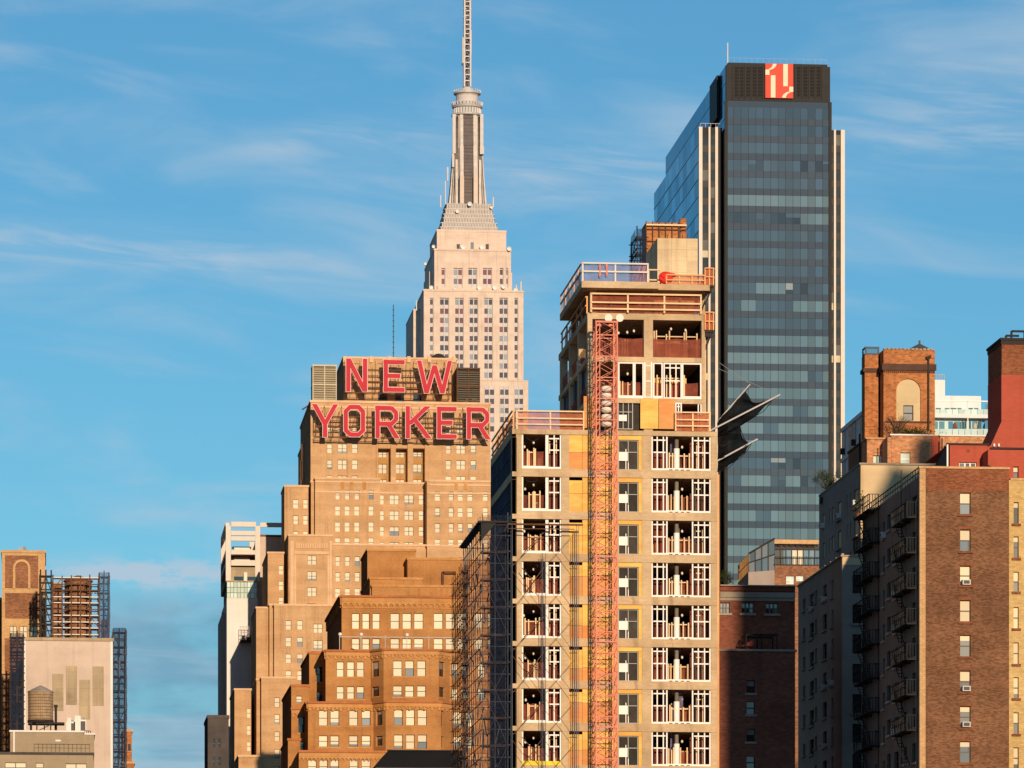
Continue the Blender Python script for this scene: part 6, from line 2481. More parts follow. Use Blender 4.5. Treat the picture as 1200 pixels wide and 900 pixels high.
    a, b = PX(757, Ys), PX(795, Ys)
    zt2 = PZ(780, 261, Ys)
    q.box(a, b, Ys, Ys + 2.6, zA + .002, zt2)
    q.build('wall', 'orange_brick', t)
    q = MB()
    q.lathe(PX(801, Ys), Ys + .3, [(.28, zA), (.28, PZ(800, 257.5, Ys)), (.31, PZ(800, 257.4, Ys)), (.31, PZ(800, 256, Ys))], 14)
    q.build('pipe', 'orange_brick', t)
    q = MB()
    for i in range(8):
        z = zA + (zt2 - zA) * (i + .4) / 8
        q.bar((a - .1, Ys - .14, z), (PX(804, Ys), Ys - .14, z), .06)
    for i in range(6):
        x = a + (b - a) * i / 5
        q.bar((x, Ys - .2, zA), (x, Ys - .2, zt2 + .1), .06)
    q.build('tie_bar', 'rust_steel', t)
    q = MB()
    q.bar((a, Ys - .25, PZ(770, 264.2, Ys)), (PX(804, Ys), Ys - .25, PZ(770, 264.2, Ys)), .12)
    q.build('rail', 'cream_wood', t)
    scaffold('scaffold', 'dark netted scaffold standing left of the rusty brick shaft on the roof', PX(745.5, Ys), PX(756, Ys), Ys - .5, Ys + 3, zA + .002, PZ(750, 279, Ys), 1, 1, 1.2, 'dark_steel', 'net_navy', 'LF', w=.09)

    # ---------------------------------------------------------------- red tarp on the terrace
    q = MB()
    c = P3(779.5, 327, Yq + .3)
    random.seed(2)
    n, m = 14, 8
    ring = []
    for j in range(m + 1):
        v = math.pi * j / m
        row = []
        for i in range(n):
            a = 2 * math.pi * i / n
            rr = math.sin(v) * (1 + random.uniform(-.16, .16))
            x = .52 * rr * math.cos(a) + (.35 if (math.cos(a) > .6 and 1 < j < 4) else 0)
            row.append((c.x + x, c.y + .3 * rr * math.sin(a), c.z + .06 - .5 * math.cos(v) * -1 * (1 if j < m / 2 else .9)))
        ring.append(row)
    for j in range(m):
        for i in range(n):
            q.face([ring[j][i], ring[j][(i + 1) % n], ring[j + 1][(i + 1) % n], ring[j + 1][i]])
    o = q.build('tarp', 'tarp_red', None)
    tag(o, 'crumpled bright red tarp bundle on the corner of the concrete roof terrace', 'tarp')

    # ---------------------------------------------------------------- hoist mast
    Yh = Y - 2.6
    h0, h1 = PX(698.6, Yh), PX(723.2, Yh)
    ztop = PZ(710, 377, Yh)
    t = thing('hoist_mast', 'tall red lattice hoist mast climbing the middle of the concrete front', 'hoist', ((h0 + h1) / 2, Yh + .8, 0))
    d0, d1 = Yh, Yh + 1.5
    legs, dg = MB(), MB()
    for x in (h0, h1):
        for y in (d0, d1):
            legs.bar((x, y, 0), (x, y, ztop), .095)
    for x in (h0 + .27, h1 - .27):
        legs.bar((x, d0 + .05, 0), (x, d0 + .05, ztop), .06)
    z = 30.0
    i = 0
    st_ = .52
    while z < ztop - .05:
        zn = min(z + st_, ztop)
        for y in (d0, d1):
            if i % 3 == 0:
                dg.bar((h0, y, z), (h1, y, z), .07)
            a, b = (h0 + .3, h1 - .3) if i % 2 else (h1 - .3, h0 + .3)
            dg.bar((a, y + .03, z), (b, y + .03, zn), .03)
            dg.bar((h0, y, z), (h0 + .27, y + .03, zn), .03)
            dg.bar((h1, y, zn), (h1 - .27, y + .03, z), .03)
        for x in (h0, h1):
            a, b = (d0, d1) if i % 2 else (d1, d0)
            dg.bar((x, a, z), (x, b, zn), .035)
        z = zn
        i += 1
    for y in (d0, d1):
        dg.bar((h0, y, ztop), (h1, y, ztop), .14)
    for x in (h0, h1):
        dg.bar((x, d0, ztop), (x, d1, ztop), .14)
    legs.build('mast_leg', 'hoist_red', t)
    dg.build('lattice', 'hoist_red', t)
    for py in (552, 652, 752, 852):
        tie = MB()
        z = PZ(710, py, Yh)
        for x in (h0 + .2, h1 - .2):
            tie.bar((x, d1, z), (x, Y - .06, z), .11)
        tie.bar((h0, d0 - .05, z), (h1, d0 - .05, z), .09)
        tie.build('wall_tie', 'hoist_red', t)
    for j in range(6):
        q = MB()
        p = P3(710.6, 455.6 + 8.25 * j, Yh + .7)
        q.lathe(p.x, p.y, [(.08, p.z - .22), (.34, p.z - .16), (.42, p.z), (.34, p.z + .16), (.08, p.z + .22)], 16)
        q.build('cable_drum', 'white_drum', t, smooth=True)
    for px, lab in ((713.2, ''), (726.4, '')):
        q = MB()
        p = P3(px, 372.4, Yh + .2)
        n = 18
        pts = [(p.x + .29 * math.cos(2 * math.pi * i / n), p.y, p.z + .29 * math.sin(2 * math.pi * i / n)) for i in range(n)]
        q.extrude(pts, (0, .12, 0))
        q.bar((p.x, p.y + .14, p.z), (min(max(p.x, h0), h1), p.y + .14, ztop), .06)
        q.build('flood_lamp', 'white_drum', t)

    # ---------------------------------------------------------------- scaffolds on the left side and in front
    Xo = PX(566, Y)
    zs = PZ(566, 612, Y)
    t = scaffold('scaffold', 'tall shaded scaffold tower along the left side of the concrete block', Xo, X0 - .25, Y + .6, Y + 16.5, 0, zs, 2, 9, 2.0, 'scaf_blue', 'net_mesh', 'RF', w=.055, dens=.8)
    pf = MB()
    pf.box(Xo - .3, X0 - .2, Y + .3, Y + 2.4, zs + .02, zs + .16)
    pf.extrude([(Xo - .1, Y + .4, zs - 1.3), (Xo - .1, Y + .4, zs + .01), (Xo + 1.0, Y + .4, zs + .01)], (0, 1.6, 0))
    pf.build('platform', 'black_metal', t)
    sh = MB()
    sh.box(Xo - .35, Xo + .25, Y + 2.6, Y + 16.5, zs + .02, zs + .10)
    sh.build('roof_sheet', 'scaf_blue', t)
    # clutter hung on the scaffold: ladders and short boards
    ck = MB()
    random.seed(12)
    for i in range(60):
        z = random.uniform(34, zs - 1)
        y = random.uniform(Y + .8, Y + 16)
        x = random.uniform(Xo, X0 - .4)
        if random.random() < .5:
            ck.bar((x, y, z), (x, y + random.uniform(.8, 2.4), z + random.uniform(-.8, .8)), .07)
        else:
            ck.bar((x, y, z), (x + random.uniform(-.4, .4), y, z + random.uniform(.8, 1.9)), .08)
    ck.build('loose_pipe', 'scaf_blue', t)
    # a second, lighter scaffold standing outside it
    scaffold('scaffold', 'lower open pipe scaffold outside the shaded tower, before the ochre building', PX(543, Y + 8), Xo - .35, Y + 8.5, Y + 18, 0, PZ(545, 668, Y + 8), 3, 6, 1.75, 'scaf_rust', w=.05, dens=.9)
    # thin pipe scaffold across the left bay of the front
    Yn = Y - 1.5
    xa, xb = PX(596, Yn), PX(683, Yn)
    zf = PZ(600, 614.2, Yn)
    t = thing('scaffold', 'thin dark pipe scaffold hung across the left bay of the concrete front', 'scaffold', (PX(640, Yn), Yn, 0), 'scaffolds')
    pst, led, brc = MB(), MB(), MB()
    led.bar((xa - .1, Yn, zf), (xb, Yn, zf), .12)
    led.bar((xa, Yn + .02, zf - .32), (xb - .6, Yn + .02, zf - .32), .06)
    for px, top in ((600.5, 614), (636, 648), (639.5, 648), (673.5, 622), (678.4, 616), (676, 616)):
        x = PX(px, Yn)
        pst.bar((x, Yn + .1, 0), (x, Yn + .1, PZ(px, top, Yn)), .04)
        pst.bar((x, Y - .35, 0), (x, Y - .35, PZ(px, top + 3, Yn)), .025)
    for f in range(7):
        z1_ = PZ(620, 620 + f * 49.6, Yn)
        z0_ = z1_ - 2.9
        led.bar((PX(672, Yn), Yn + .05, z0_ + .5), (PX(682, Yn), Yn + .05, z0_ + .5), .05)
        for (a_, b_) in ((601, 636), (639, 674)):
            if f % 2 or a_ > 620:
                brc.bar((PX(a_, Yn), Yn + .12, z1_), (PX(b_, Yn), Yn + .12, z0_), .028)
            brc.bar((PX(a_, Yn), Yn + .14, z0_ + .2), (PX(b_, Yn), Yn + .14, z1_ - .2), .028)
        brc.bar((PX(614, Yn), Yn + .3, z0_ + 1.2), (PX(638, Yn), Yn + .3, z1_ + (.35 if f % 2 else -.2)), .05)
        if f % 2:
            brc.bar((PX(612, Yn), Yn + .33, z1_ + .3), (PX(636, Yn), Yn + .33, z0_ + 1.5), .05)
    pst.build('post', 'scaf_blue', t)
    led.build('ledger', 'rust_steel', t)
    brc.build('brace', 'rust_steel', t)

    # ---------------------------------------------------------------- black debris net on outrigger poles
    Yn = Y + .6
    t = thing('debris_net', 'torn black debris net hanging from outrigger poles at the right corner of the site', 'net', (X1, Yn, PZ(838, 500, Y)))

    def pole(p, q, w, mat='antenna_paint'):
        m = MB()
        m.bar(p, q, w)
        m.build('pole', mat, t)
    yo = lambda px: Yn - (px - 838) * .035        # the poles lean towards the street
    def N3(px, py, dy=0.0):
        y = yo(px) + dy
        return Vector((PX(px, y), y, PZ(px, py, y)))
    pole(N3(832, 505), N3(914.5, 462.6), .11)
    pole(N3(841, 540, .5), N3(888, 514.6, .5), .11)
    pole(N3(841, 494, 1.2), N3(879.6, 450, 1.2), .08)

    def sheet(rows, sag=.3):
        m = MB()
        nu, nv = 14, 10
        def samp(row, u):
            f_ = u * (len(row) - 1)
            i = min(int(f_), len(row) - 2)
            return row[i].lerp(row[i + 1], f_ - i)
        g_ = []
        for j in range(nv + 1):
            v = j / nv * (len(rows) - 1)
            i = min(int(v), len(rows) - 2)
            line = []
            for a in range(nu + 1):
                u = a / nu
                p = samp(rows[i], u).lerp(samp(rows[i + 1], u), v - i)
                p = p + Vector((0, sag * math.sin(math.pi * u) * math.sin(math.pi * j / nv) + .10 * math.sin(u * 17 + j * .8), .05 * math.sin(u * 11 + j * 1.3)))
                line.append(p)
            g_.append(line)
        for j in range(nv):
            for i in range(nu):
                m.face([g_[j][i], g_[j][i + 1], g_[j + 1][i + 1], g_[j + 1][i]])
        m.build('net_panel', 'net_black', t, smooth=True)
    sheet([[N3(840.5, 495, 1), N3(857, 477, 1.1), N3(873, 458, 1.2)], [N3(840.5, 500, .6), N3(858, 488, .8), N3(877, 469, .9), N3(884, 475, .6)], [N3(841, 503, .1), N3(866, 489.5, .1), N3(897, 473, .1), N3(906, 467.5, .1)]], .5)
    sheet([[N3(841, 502, .15), N3(866, 489, .15), N3(906, 467, .15)], [N3(841, 508, .5), N3(866, 500, .6), N3(886, 487, .5)], [N3(841, 512, .8), N3(855, 506, .9), N3(867, 499, .8)]], .3)
    sheet([[N3(841, 506, .8), N3(856, 503, 1), N3(867, 498, .9)], [N3(841, 518, .9), N3(856, 517, 1.3), N3(869, 511, 1)], [N3(841, 527, .7), N3(858, 526, 1.1), N3(876, 518, .6)], [N3(841, 540, .4), N3(858, 531, .5), N3(876, 520.5, .45)]], .6)
    sheet([[N3(841, 536, .5), N3(860, 530, .5), N3(880, 519, .5)], [N3(841, 543, .9), N3(856, 541, 1.0), N3(873, 530, .8)], [N3(840.5, 554, .5), N3(850, 548, .6), N3(862, 540, .5)]], .5)
    cbl = MB()
    for a, b in (((842, 432, 2), (913, 462.8, .1)), ((843, 425, 2), (879.6, 450, 1.2))):
        cbl.bar(N3(*a), N3(*b), .03)
    cbl.build('stay_cable', 'galv', t)
    rp = MB()
    random.seed(23)
    for a, b in (((841, 492, .6), (879, 452, 1.1)), ((867, 499, .8), (876, 519, .5)), ((862, 540, .5), (881, 519, .4)), ((841, 553, .4), (862, 540, .5)), ((886, 487, .5), (906, 467, .2)), ((841, 520, .3), (856, 517, 1.0))):
        p, q = N3(*a), N3(*b)
        pts = [p.lerp(q, i / 6) + Vector((0, 0, -.22 * math.sin(math.pi * i / 6) + random.uniform(-.03, .03))) for i in range(7)]
        rp.tube(pts, .018)
    rp.build('edge_rope', 'black_metal', t)


paint('shade_glass_site', (.040, .034, .028), rough=.6, var=.35, sc=1.4, rnd=.4)
paint('scaf_rust', (.17, .085, .05), rough=.6, var=.3)
construction()


# ================================================================== right-hand cluster
def ac_unit(pl, u, z, label, w=.62, h=.42, dep=.22):
    """window air conditioner sticking out of a wall plane"""
    p = pl.pt(u, dep, z)
    t = thing('air_conditioner', label, 'air conditioner', p, 'window air conditioners')
    q = MB()
    q.pbox(pl, u - w / 2, u + w / 2, -.34, dep + .02, z, z + h)
    q.build('casing', 'ac_white', t)
    g_ = MB()
    g_.pbox(pl, u - w / 2 + .07, u + w / 2 - .07, -.355, -.342, z + .06, z + h - .06)
    g_.build('grille', 'ac_grille', t)
    return t


def right_cluster():
    random.seed(77)
    # ---------------------------------------------------------------- brick apartment house, front right
    Y = 330.0
    B = Building('apartment_house', 'brown brick apartment house with pale quoins and fire escapes on its dark side', 'apartment house', (PX(1120, Y), Y))
    XL, XQ, XR = PX(1077.6, Y), PX(1084.6, Y), PX(1182.4, Y)
    XE = PX(1262, Y)
    L = 23.2
    zt = PZ(1078, 548.8, Y)
    zt2 = PZ(1183, 562.5, Y)
    pl = Plane((XL, Y), (XR, Y))
    rows = [(577.4, 602.6), (620.6, 645.6), (663.0, 686), (703.4, 728.2), (744.2, 769.4), (786, 810.6), (827.6, 852.6), (868.8, 893.6), (910, 935)]
    wr = [pl.rect(1125.2, 1137.4, a, b) for a, b in rows]
    uq = XQ - XL
    mb = MB()
    mb.wall(pl, uq + .01, pl.len, 0, zt, wr, .2)
    mb.wall(Plane((XR, Y), (XR, Y + 1)), 0, 1, zt2, zt)
    B.part(mb, 'wall', ['brown_brick'])
    for r in wr:
        B.wins.append((pl, r, S_BR, .2))
    # lintels and top band
    for r in wr:
        lt = MB()
        lt.pbox(pl, r[0] - .12, r[1] + .12, -.03, -.004, r[3] + .01, r[3] + .22)
        B.part(lt, 'lintel', ['rust_brick'])
    bd = MB()
    bd.pbox(pl, uq + .02, pl.len - .02, -.012, -.003, PZ(1130, 574.5, Y), zt - .02)
    B.part(bd, 'brick_band', ['rust_brick'])
    qn = MB()
    qn.pbox(pl, 0, uq, -.02, .3, 0, zt)
    B.part(qn, 'quoin', ['quoin_brick'])
    pr = Plane((XR, Y + .02), (XE, Y + .02))
    wy = [pr.rect(1187.8, 1193.8, a + d, b + d) for (a, b), d in zip(rows, [11, 8, 7, 8, 8.6, 7.6, 7.2, 7, 7])]
    yw = MB()
    yw.wall(pr, .01, pr.len, 0, zt2, wy, .2)
    yw.box(XR + .01, XE, Y + 1.4, Y + L, zt2 - .4, zt2 - .1)
    B.part(yw, 'wall', ['yellow_brick'])
    for r in wy:
        B.wins.append((pr, r, S_BR, .2))
    cp = MB()
    cp.pbox(pl, -.06, pl.len + .06, -.08, .4, zt + .002, zt + .16)
    cp.pbox(pr, .1, pr.len, -.06, .4, zt2 + .002, zt2 + .14)
    B.part(cp, 'coping', ['quoin_brick'])
    # side in shade with its windows
    pL = Plane((XL, Y + L), (XL, Y + .3))
    cols = [(1012.4, 1014.4), (1025.2, 1028), (1034.6, 1037), (1039.6, 1043.6), (1048, 1053.2), (1059, 1062.6), (1069, 1074.6)]
    tops = {1012.4: 629, 1025.2: 618.6, 1034.6: 612, 1039.6: 602.4, 1048: 597.5, 1059: 589, 1069: 581.5}
    hts = {1012.4: 18, 1025.2: 18, 1034.6: 19, 1039.6: 18.6, 1048: 22, 1059: 20, 1069: 23}
    holes = []
    k_ = 0
    for a, b in cols:
        fpx = 41.6 * (1 - (1077 - a) * .00095)
        for f in range(8):
            y0 = tops[a] + f * fpx
            if y0 > 915:
                continue
            r = pL.rect(a, b, y0, y0 + hts[a])
            if r[0] < .1:
                continue
            holes.append(r)
            B.wins.append((pL, r, S_SH, .18))
    sw = MB()
    sw.wall(pL, 0, pL.len, 0, zt - .9, holes, .18)
    for q in (Plane((XE, Y + L), (XL, Y + L)),):
        sw.wall(q, 0, q.len, 0, zt2 - .2)
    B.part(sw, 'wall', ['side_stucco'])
    rf = MB()
    rf.box(XL + .4, XR, Y + .42, Y + L - .05, zt - 1.0, zt - .92)
    B.part(rf, 'roof', ['roof_gravel'])
    pw = MB()
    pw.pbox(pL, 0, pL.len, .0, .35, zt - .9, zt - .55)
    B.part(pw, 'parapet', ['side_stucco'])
    rl = MB()
    for i in range(24):
        u = pL.len * i / 23
        rl.pbox(pL, u - .025, u + .025, .1, .15, zt - .55, zt + .15)
    rl.pbox(pL, 0, pL.len, .08, .14, zt + .15, zt + .21)
    rl.pbox(pL, 0, pL.len, .085, .135, zt - .2, zt - .15)
    B.part(rl, 'roof_railing', ['black_metal'])
    # fire escapes
    def fire_escape(ua, ub, ztop, n, step, roof_ladder):
        fe = MB()
        z = ztop
        # top part carries the name, platforms and ladders hang below as sub-parts
        fe.pbox(pL, ua + .1, ua + .16, -.12, -.06, 30, ztop + 1)
        fe.pbox(pL, ub - .16, ub - .1, -.12, -.06, 30, ztop + 1)
        root = B.part(fe, 'fire_escape', ['black_metal'])
        for i in range(n):
            zf = ztop - i * step
            pm = MB()
            for j in range(7):
                d0 = -.02 - j * .11
                pm.pbox(pL, ua, ub, d0 - .07, d0, zf - .05, zf)
            for j in range(3):
                u = ua + (ub - ua) * j / 2
                pm.pbox(pL, max(ua, u - .04), min(ub, u + .04), -.80, -.01, zf - .14, zf - .055)
            for j in range(11):
                u = ua + (ub - ua) * j / 10
                pm.pbox(pL, u - .022, u + .022, -.82, -.78, zf + .002, zf + .95)
            for j in range(4):
                for u in (ua, ub - .04):
                    pm.pbox(pL, u, u + .04, -.76 + j * .2, -.72 + j * .2, zf + .002, zf + .95)
            pm.pbox(pL, ua, ub, -.84, -.77, zf + .952, zf + 1.0)
            pm.pbox(pL, ua, ub, -.825, -.775, zf + .5, zf + .54)
            for u in (ua, ub - .04):
                pm.pbox(pL, u, u + .04, -.76, -.01, zf + .952, zf + 1.0)
            B.part(pm, 'platform', ['black_metal'], parent=root)
            ld = MB()
            for s_ in (0, .36):
                p = Vector(pL.pt(ua + .4 + s_ * .1, -.25 - s_, zf))
                q = Vector(pL.pt(ua + (ub - ua) * .72 + s_ * .1, -.25 - s_, zf - step))
                ld.bar(p, q, .06)
            for j in range(9):
                v = (j + .5) / 9
                p = Vector(pL.pt(ua + .4, -.25, zf)).lerp(Vector(pL.pt(ua + (ub - ua) * .72, -.25, zf - step)), v)
                q = Vector(pL.pt(ua + .445, -.61, zf)).lerp(Vector(pL.pt(ua + (ub - ua) * .72 + .045, -.61, zf - step)), v)
                ld.bar(p, q, .05)
            B.part(ld, 'stair', ['black_metal'], parent=root)
            if i == 0 and roof_ladder:
                rl_ = MB()
                for s_ in (0, .4):
                    rl_.pbox(pL, ua + .9 + s_, ua + .94 + s_, -.3, -.26, zf, zt + .6)
                j = 0
                while zf + .3 * j < zt + .5:
                    rl_.pbox(pL, ua + .94, ua + 1.3, -.29, -.27, zf + .3 * j, zf + .3 * j + .03)
                    j += 1
                B.part(rl_, 'ladder', ['black_metal'], parent=root)
    u1a, _ = pL.uz(1057.5, 700)
    u1b, _ = pL.uz(1075.5, 700)
    _, zp = pL.uz(1066, 611)
    st = (pL.uz(1066, 611)[1] - pL.uz(1066, 652.2)[1])
    fire_escape(u1a, u1b, zp, 7, st, True)
    u2a, _ = pL.uz(1012.6, 700)
    u2b, _ = pL.uz(1031, 700)
    _, zp2 = pL.uz(1022, 640.5)
    fire_escape(u2a, u2b, zp2 + st * 1.0, 8, st, True)
    B.finish(99)
    for (px, py, lab) in ((1051, 619, 'white air conditioner in the top dark side window beside the near fire escape'), (1050.4, 700.4, 'white air conditioner third window down beside the near fire escape'),
                          (1050.4, 741, 'white air conditioner in the fourth dark side window down near the fire escape'), (1049.6, 861, 'white air conditioner low on the dark side wall near the frame bottom'),
                          (1037.4, 630.6, 'air conditioner high on the dark side wall between both fire escapes')):
        u, z = pL.uz(px, py)
        ac_unit(pL, u, z, lab)
    for (r, lab) in ((wr[2], 'air conditioner in the third window down the sunlit brown brick front'), (wr[5], 'air conditioner in the sixth window down the sunlit brown brick front'), (wr[6], 'air conditioner in the seventh window down the sunlit brown brick front')):
        ac_unit(pl, (r[0] + r[1]) / 2 + .03, r[2] + .02, lab, w=.56, h=.36, dep=.2)
    # balcony plant on the far fire escape
    u, z = pL.uz(1020, 592)
    random.seed(5)
    p = Vector(pL.pt(u2a + .9, -.6, zp2 + st + .01))
    t = thing('potted_plant', 'spindly potted plant on the top landing of the far fire escape', 'plant', p)
    q = MB()
    q.lathe(p.x, p.y, [(.12, p.z), (.18, p.z + .3)], 10)
    q.build('pot', 'rust_brick', t)
    st_, lf = MB(), MB()
    for i in range(6):
        a = Vector((p.x, p.y, p.z + .28))
        b = a + Vector((random.uniform(-.5, .5), random.uniform(-.5, .5), random.uniform(.7, 1.7)))
        st_.bar(a, b, .03)
        for j in range(9):
            c = a.lerp(b, random.uniform(.4, 1.05)) + Vector([random.uniform(-.14, .14) for _ in range(3)])
            d = Vector([random.uniform(-1, 1) for _ in range(3)]).normalized() * .10
            e = Vector([random.uniform(-1, 1) for _ in range(3)]).normalized() * .06
            lf.face([c - d, c + e, c + d, c - e])
    st_.build('stem', 'soil_trunk', t)
    lf.build('leaves', 'leaf', t)

    # ---------------------------------------------------------------- red painted rooftop rooms and the big stack
    Yr = Y + 6
    R = Building('red_penthouse', 'red painted rooftop room with a white drainpipe behind the brown brick parapet', 'rooftop room', (PX(1133, Yr), Yr))
    xa, xb = PX(1111, Yr), PX(1157.4, Yr)
    zr0 = zt - .9
    zr = PZ(1111, 521.2, Yr)
    pr_ = Plane((xa, Yr), (xb, Yr))
    w_ = pr_.rect(1124, 1144.6, 541.6, 560)
    mb = MB()
    mb.wall(pr_, 0, pr_.len, zr0, zr, [w_], .2)
    q = Plane((xb, Yr), (xb, Yr + 9))
    mb.wall(q, 0, q.len, zr0, zr)
    mb.box(xa, xb, Yr + .2, Yr + 9, zr - .1, zr - .02)
    R.part(mb, 'wall', ['red_paint'])
    sd = MB()
    q = Plane((xa, Yr + 13), (xa, Yr))
    sd.extrude([q.pt(0, 0, zr0), q.pt(q.len, 0, zr0), q.pt(q.len, 0, zr), q.pt(q.len - 1.2, 0, zr), q.pt(0, 0, zr0 + .3)], (.12, 0, 0))
    R.part(sd, 'side_wall', ['dark_wall'])
    R.wins.append((pr_, w_, ('triple', 'white_frame', ['half', 'dark'], None, 'shade_glass', 'shade_glass'), .2))
    cp = MB()
    cp.pbox(pr_, -.1, pr_.len + .1, -.1, .3, zr + .002, zr + .12)
    a, b = Vector(q.pt(q.len - 1.2, .06, zr + .05)), Vector(q.pt(0, .06, zr0 + .35))
    cp.bar(a, b, .16)
    R.part(cp, 'coping', ['dark_steel'])
    dp = MB()
    dp.bar((xa - .06, Yr - .08, zr0), (xa - .06, Yr - .08, zr), .11)
    R.part(dp, 'drain_pipe', ['white_frame'])
    vt = MB()
    r = pr_.rect(1132.6, 1136, 526.5, 530.5)
    vt.pbox(pr_, r[0], r[1], -.03, -.004, r[2], r[3])
    R.part(vt, 'vent_plate', ['rust_brick'])
    R.finish()
    Ys = Y + 8
    S_ = Building('chimney_stack', 'massive chimney stack with bare brick top and red painted shoulder at the right edge', 'chimney', (PX(1190, Ys), Ys))
    za = lambda px, py: PZ(px, py, Ys)
    p = lambda px, py: P3(px, py, Ys)
    x1 = PX(1240, Ys)
    prof = [p(1157.6, 565), p(1157.6, 523.4), p(1161, 522), p(1173.6, 494)]
    prof = [(v.x, v.z) for v in prof]
    xs, zb = PX(1173.6, Ys), za(1173.6, 439)
    mb = MB()
    mb.extrude([(prof[0][0], Ys, prof[0][1])] + [(x, Ys, z) for x, z in prof[1:]] + [(xs, Ys, zb), (x1, Ys, zb), (x1, Ys, prof[0][1])], (0, 5, 0))
    S_.part(mb, 'painted_base', ['red_paint'])
    mb = MB()
    zt3 = za(1174, 398.5)
    mb.box(xs + .02, x1, Ys + .02, Ys + 5, zb + .002, zt3)
    S_.part(mb, 'shaft', ['rust_brick'])
    mb = MB()
    mb.box(xs - .10, x1, Ys - .10, Ys + 5.1, zt3 + .002, zt3 + .16)
    mb.box(xs - .03, x1, Ys - .03, Ys + 5.05, zt3 - .3, zt3 - .001)
    S_.part(mb, 'cap', ['dark_steel'])
    lp = MB()
    b_ = zt3 + .16
    x_a, x_b = PX(1188.6, Ys), PX(1204, Ys)
    lp.tube([(x_a, Ys + 1, b_), (x_a, Ys + 1, za(1190, 385.5)), (x_b, Ys + 1, za(1190, 385.5)), (x_b, Ys + 1, b_)], .07)
    lp.tube([(x_a, Ys + 3, b_), (x_a, Ys + 3, za(1190, 385.5)), (x_b, Ys + 3, za(1190, 385.5))], .07)
    S_.part(lp, 'ladder_hoop', ['black_metal'])
    rg = MB()
    a, b = p(1157.8, 523), p(1200, 526)
    rg.box(PX(1160, Ys), x1, Ys - .14, Ys - .01, za(1165, 526.5), za(1165, 524.4))
    for px, w in ((1170, .12), (1175, .10), (1177.6, .08)):
        x = PX(px, Ys)
        rg.box(x, x + w, Ys - .12, Ys - .01, za(px, 560), za(px, 528))
    for px in (1164.6, 1170):
        q_ = p(px, 523.6)
        rg.lathe(q_.x, Ys - .15, [(.07, q_.z), (.07, q_.z + .2)], 8, 1)
    S_.part(rg, 'pipe_run', ['dark_steel', 'white_frame'])
    # lower wing with a window at the right edge
    Yw = Y + 4
    wg = Building('rooftop_room', 'red painted rooftop room at the right edge below the big chimney', 'rooftop room', (PX(1190, Yw), Yw))
    wg.tier(Yw, 1157.8, 1240, 527, 3.6, ['red_paint', 'roof_gravel'], z0=zt2 - .3, wins=[(1187.6, 1193.6, 546.6, 559.8, S_BR)])
    wg.finish()
    hd = MB()
    a = P3(1158.6, 545, Yw - .6)
    hd.extrude([(a.x, a.y, a.z), (a.x + .7, a.y, a.z - .35), (a.x + .1, a.y, a.z - .5), (a.x, a.y, a.z - .45)], (0, .5, 0))
    hd.box(a.x, a.x + .1, a.y, a.y + .5, zt - .9, a.z - .45)
    tag(hd.build('vent_hood', 'dark_steel'), 'small dark vent hood between the red rooftop rooms', 'vent hood')

    # ---------------------------------------------------------------- grey house with the beige front
    Yc = 385.0
    C_ = Building('beige_house', 'grey sided apartment house with a beige stucco front behind the fire escapes', 'apartment house', (PX(1030, Yc), Yc))
    colsC = [(964, 966.4, 602.4, 18), (971.8, 973.6, 596.8, 17), (975, 977.4, 594.4, 17), (981.8, 985.8, 588, 21), (992.2, 993.7, 580.6, 16.5), (996, 997.6, 578, 16.5), (1001.2, 1006.2, 573.4, 20.5)]
    lw = []
    for a, b, y, h in colsC:
        for f in range(9):
            yy = y + f * 34.6 * (1 - (1008 - a) * .0006)
            if yy < 900:
                lw.append((a, b, yy, yy + h, S_SH if b - a > 3 else S_SHD))
    xa, xb, zc, plsC = C_.tier(Yc, 1008.6, 1176, 544.6, 20.5, ['beige_stucco', 'roof_gravel'], cope='grey_stone_trim', cope_h=.15)
    # the side face is grey: a rendered skin a hand's breadth out from the block
    sk = MB()
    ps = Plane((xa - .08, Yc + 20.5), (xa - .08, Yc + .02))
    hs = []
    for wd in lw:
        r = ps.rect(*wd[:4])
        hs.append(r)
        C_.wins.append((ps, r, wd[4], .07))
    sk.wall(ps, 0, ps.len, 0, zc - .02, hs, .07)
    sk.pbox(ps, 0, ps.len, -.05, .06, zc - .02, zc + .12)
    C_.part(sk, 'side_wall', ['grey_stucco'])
    C_.finish(99)
    for (px, py, lab) in ((1003.6, 592.4, 'white air conditioner in the top side window nearest the beige corner'), (984, 607.5, 'white air conditioner mid way along the top grey side windows'), (965, 619, 'small air conditioner at the far end of the top grey side windows')):
        u, z = ps.uz(px, py)
        ac_unit(ps, u, z, lab, dep=.07)
    # brick rooms on its roof
    Yb = Yc + 5
    D = Building('brick_penthouse', 'pale orange brick rooftop rooms with two windows on the beige house', 'rooftop room', (PX(1060, Yb), Yb))
    wst = ('sash', 'white_frame', ['blind', 'half'], None, 'green_glass', 'shade_glass')
    D.tier(Yb + 2.0, 1016, 1043, 514.5, 2.4, ['pale_orange_brick', 'roof_gravel'], z0=zc - .05, wins=[(1023.4, 1033.2, 533.4, 547, ('fixed', 'white_frame', ['blind'], None, 'green_glass', 'shade_glass'))], cope='quoin_brick', cope_h=.12)
    D.tier(Yb, 1044.6, 1091.4, 510.4, 9, ['pale_orange_brick', 'roof_gravel'], z0=zc - .05, wins=[(1055.6, 1066.8, 530.2, 545.2, wst)], cope='white_render', cope_h=.12)
    D.tier(Yb - .4, 1040, 1044.4, 512, 9, ['pale_orange_brick'], z0=zc - .05)
    D.tier(Yb + .5, 1091.6, 1101.8, 511.5, 8, ['red_paint', 'roof_gravel'], z0=zc - .05, cope='quoin_brick', cope_h=.1)
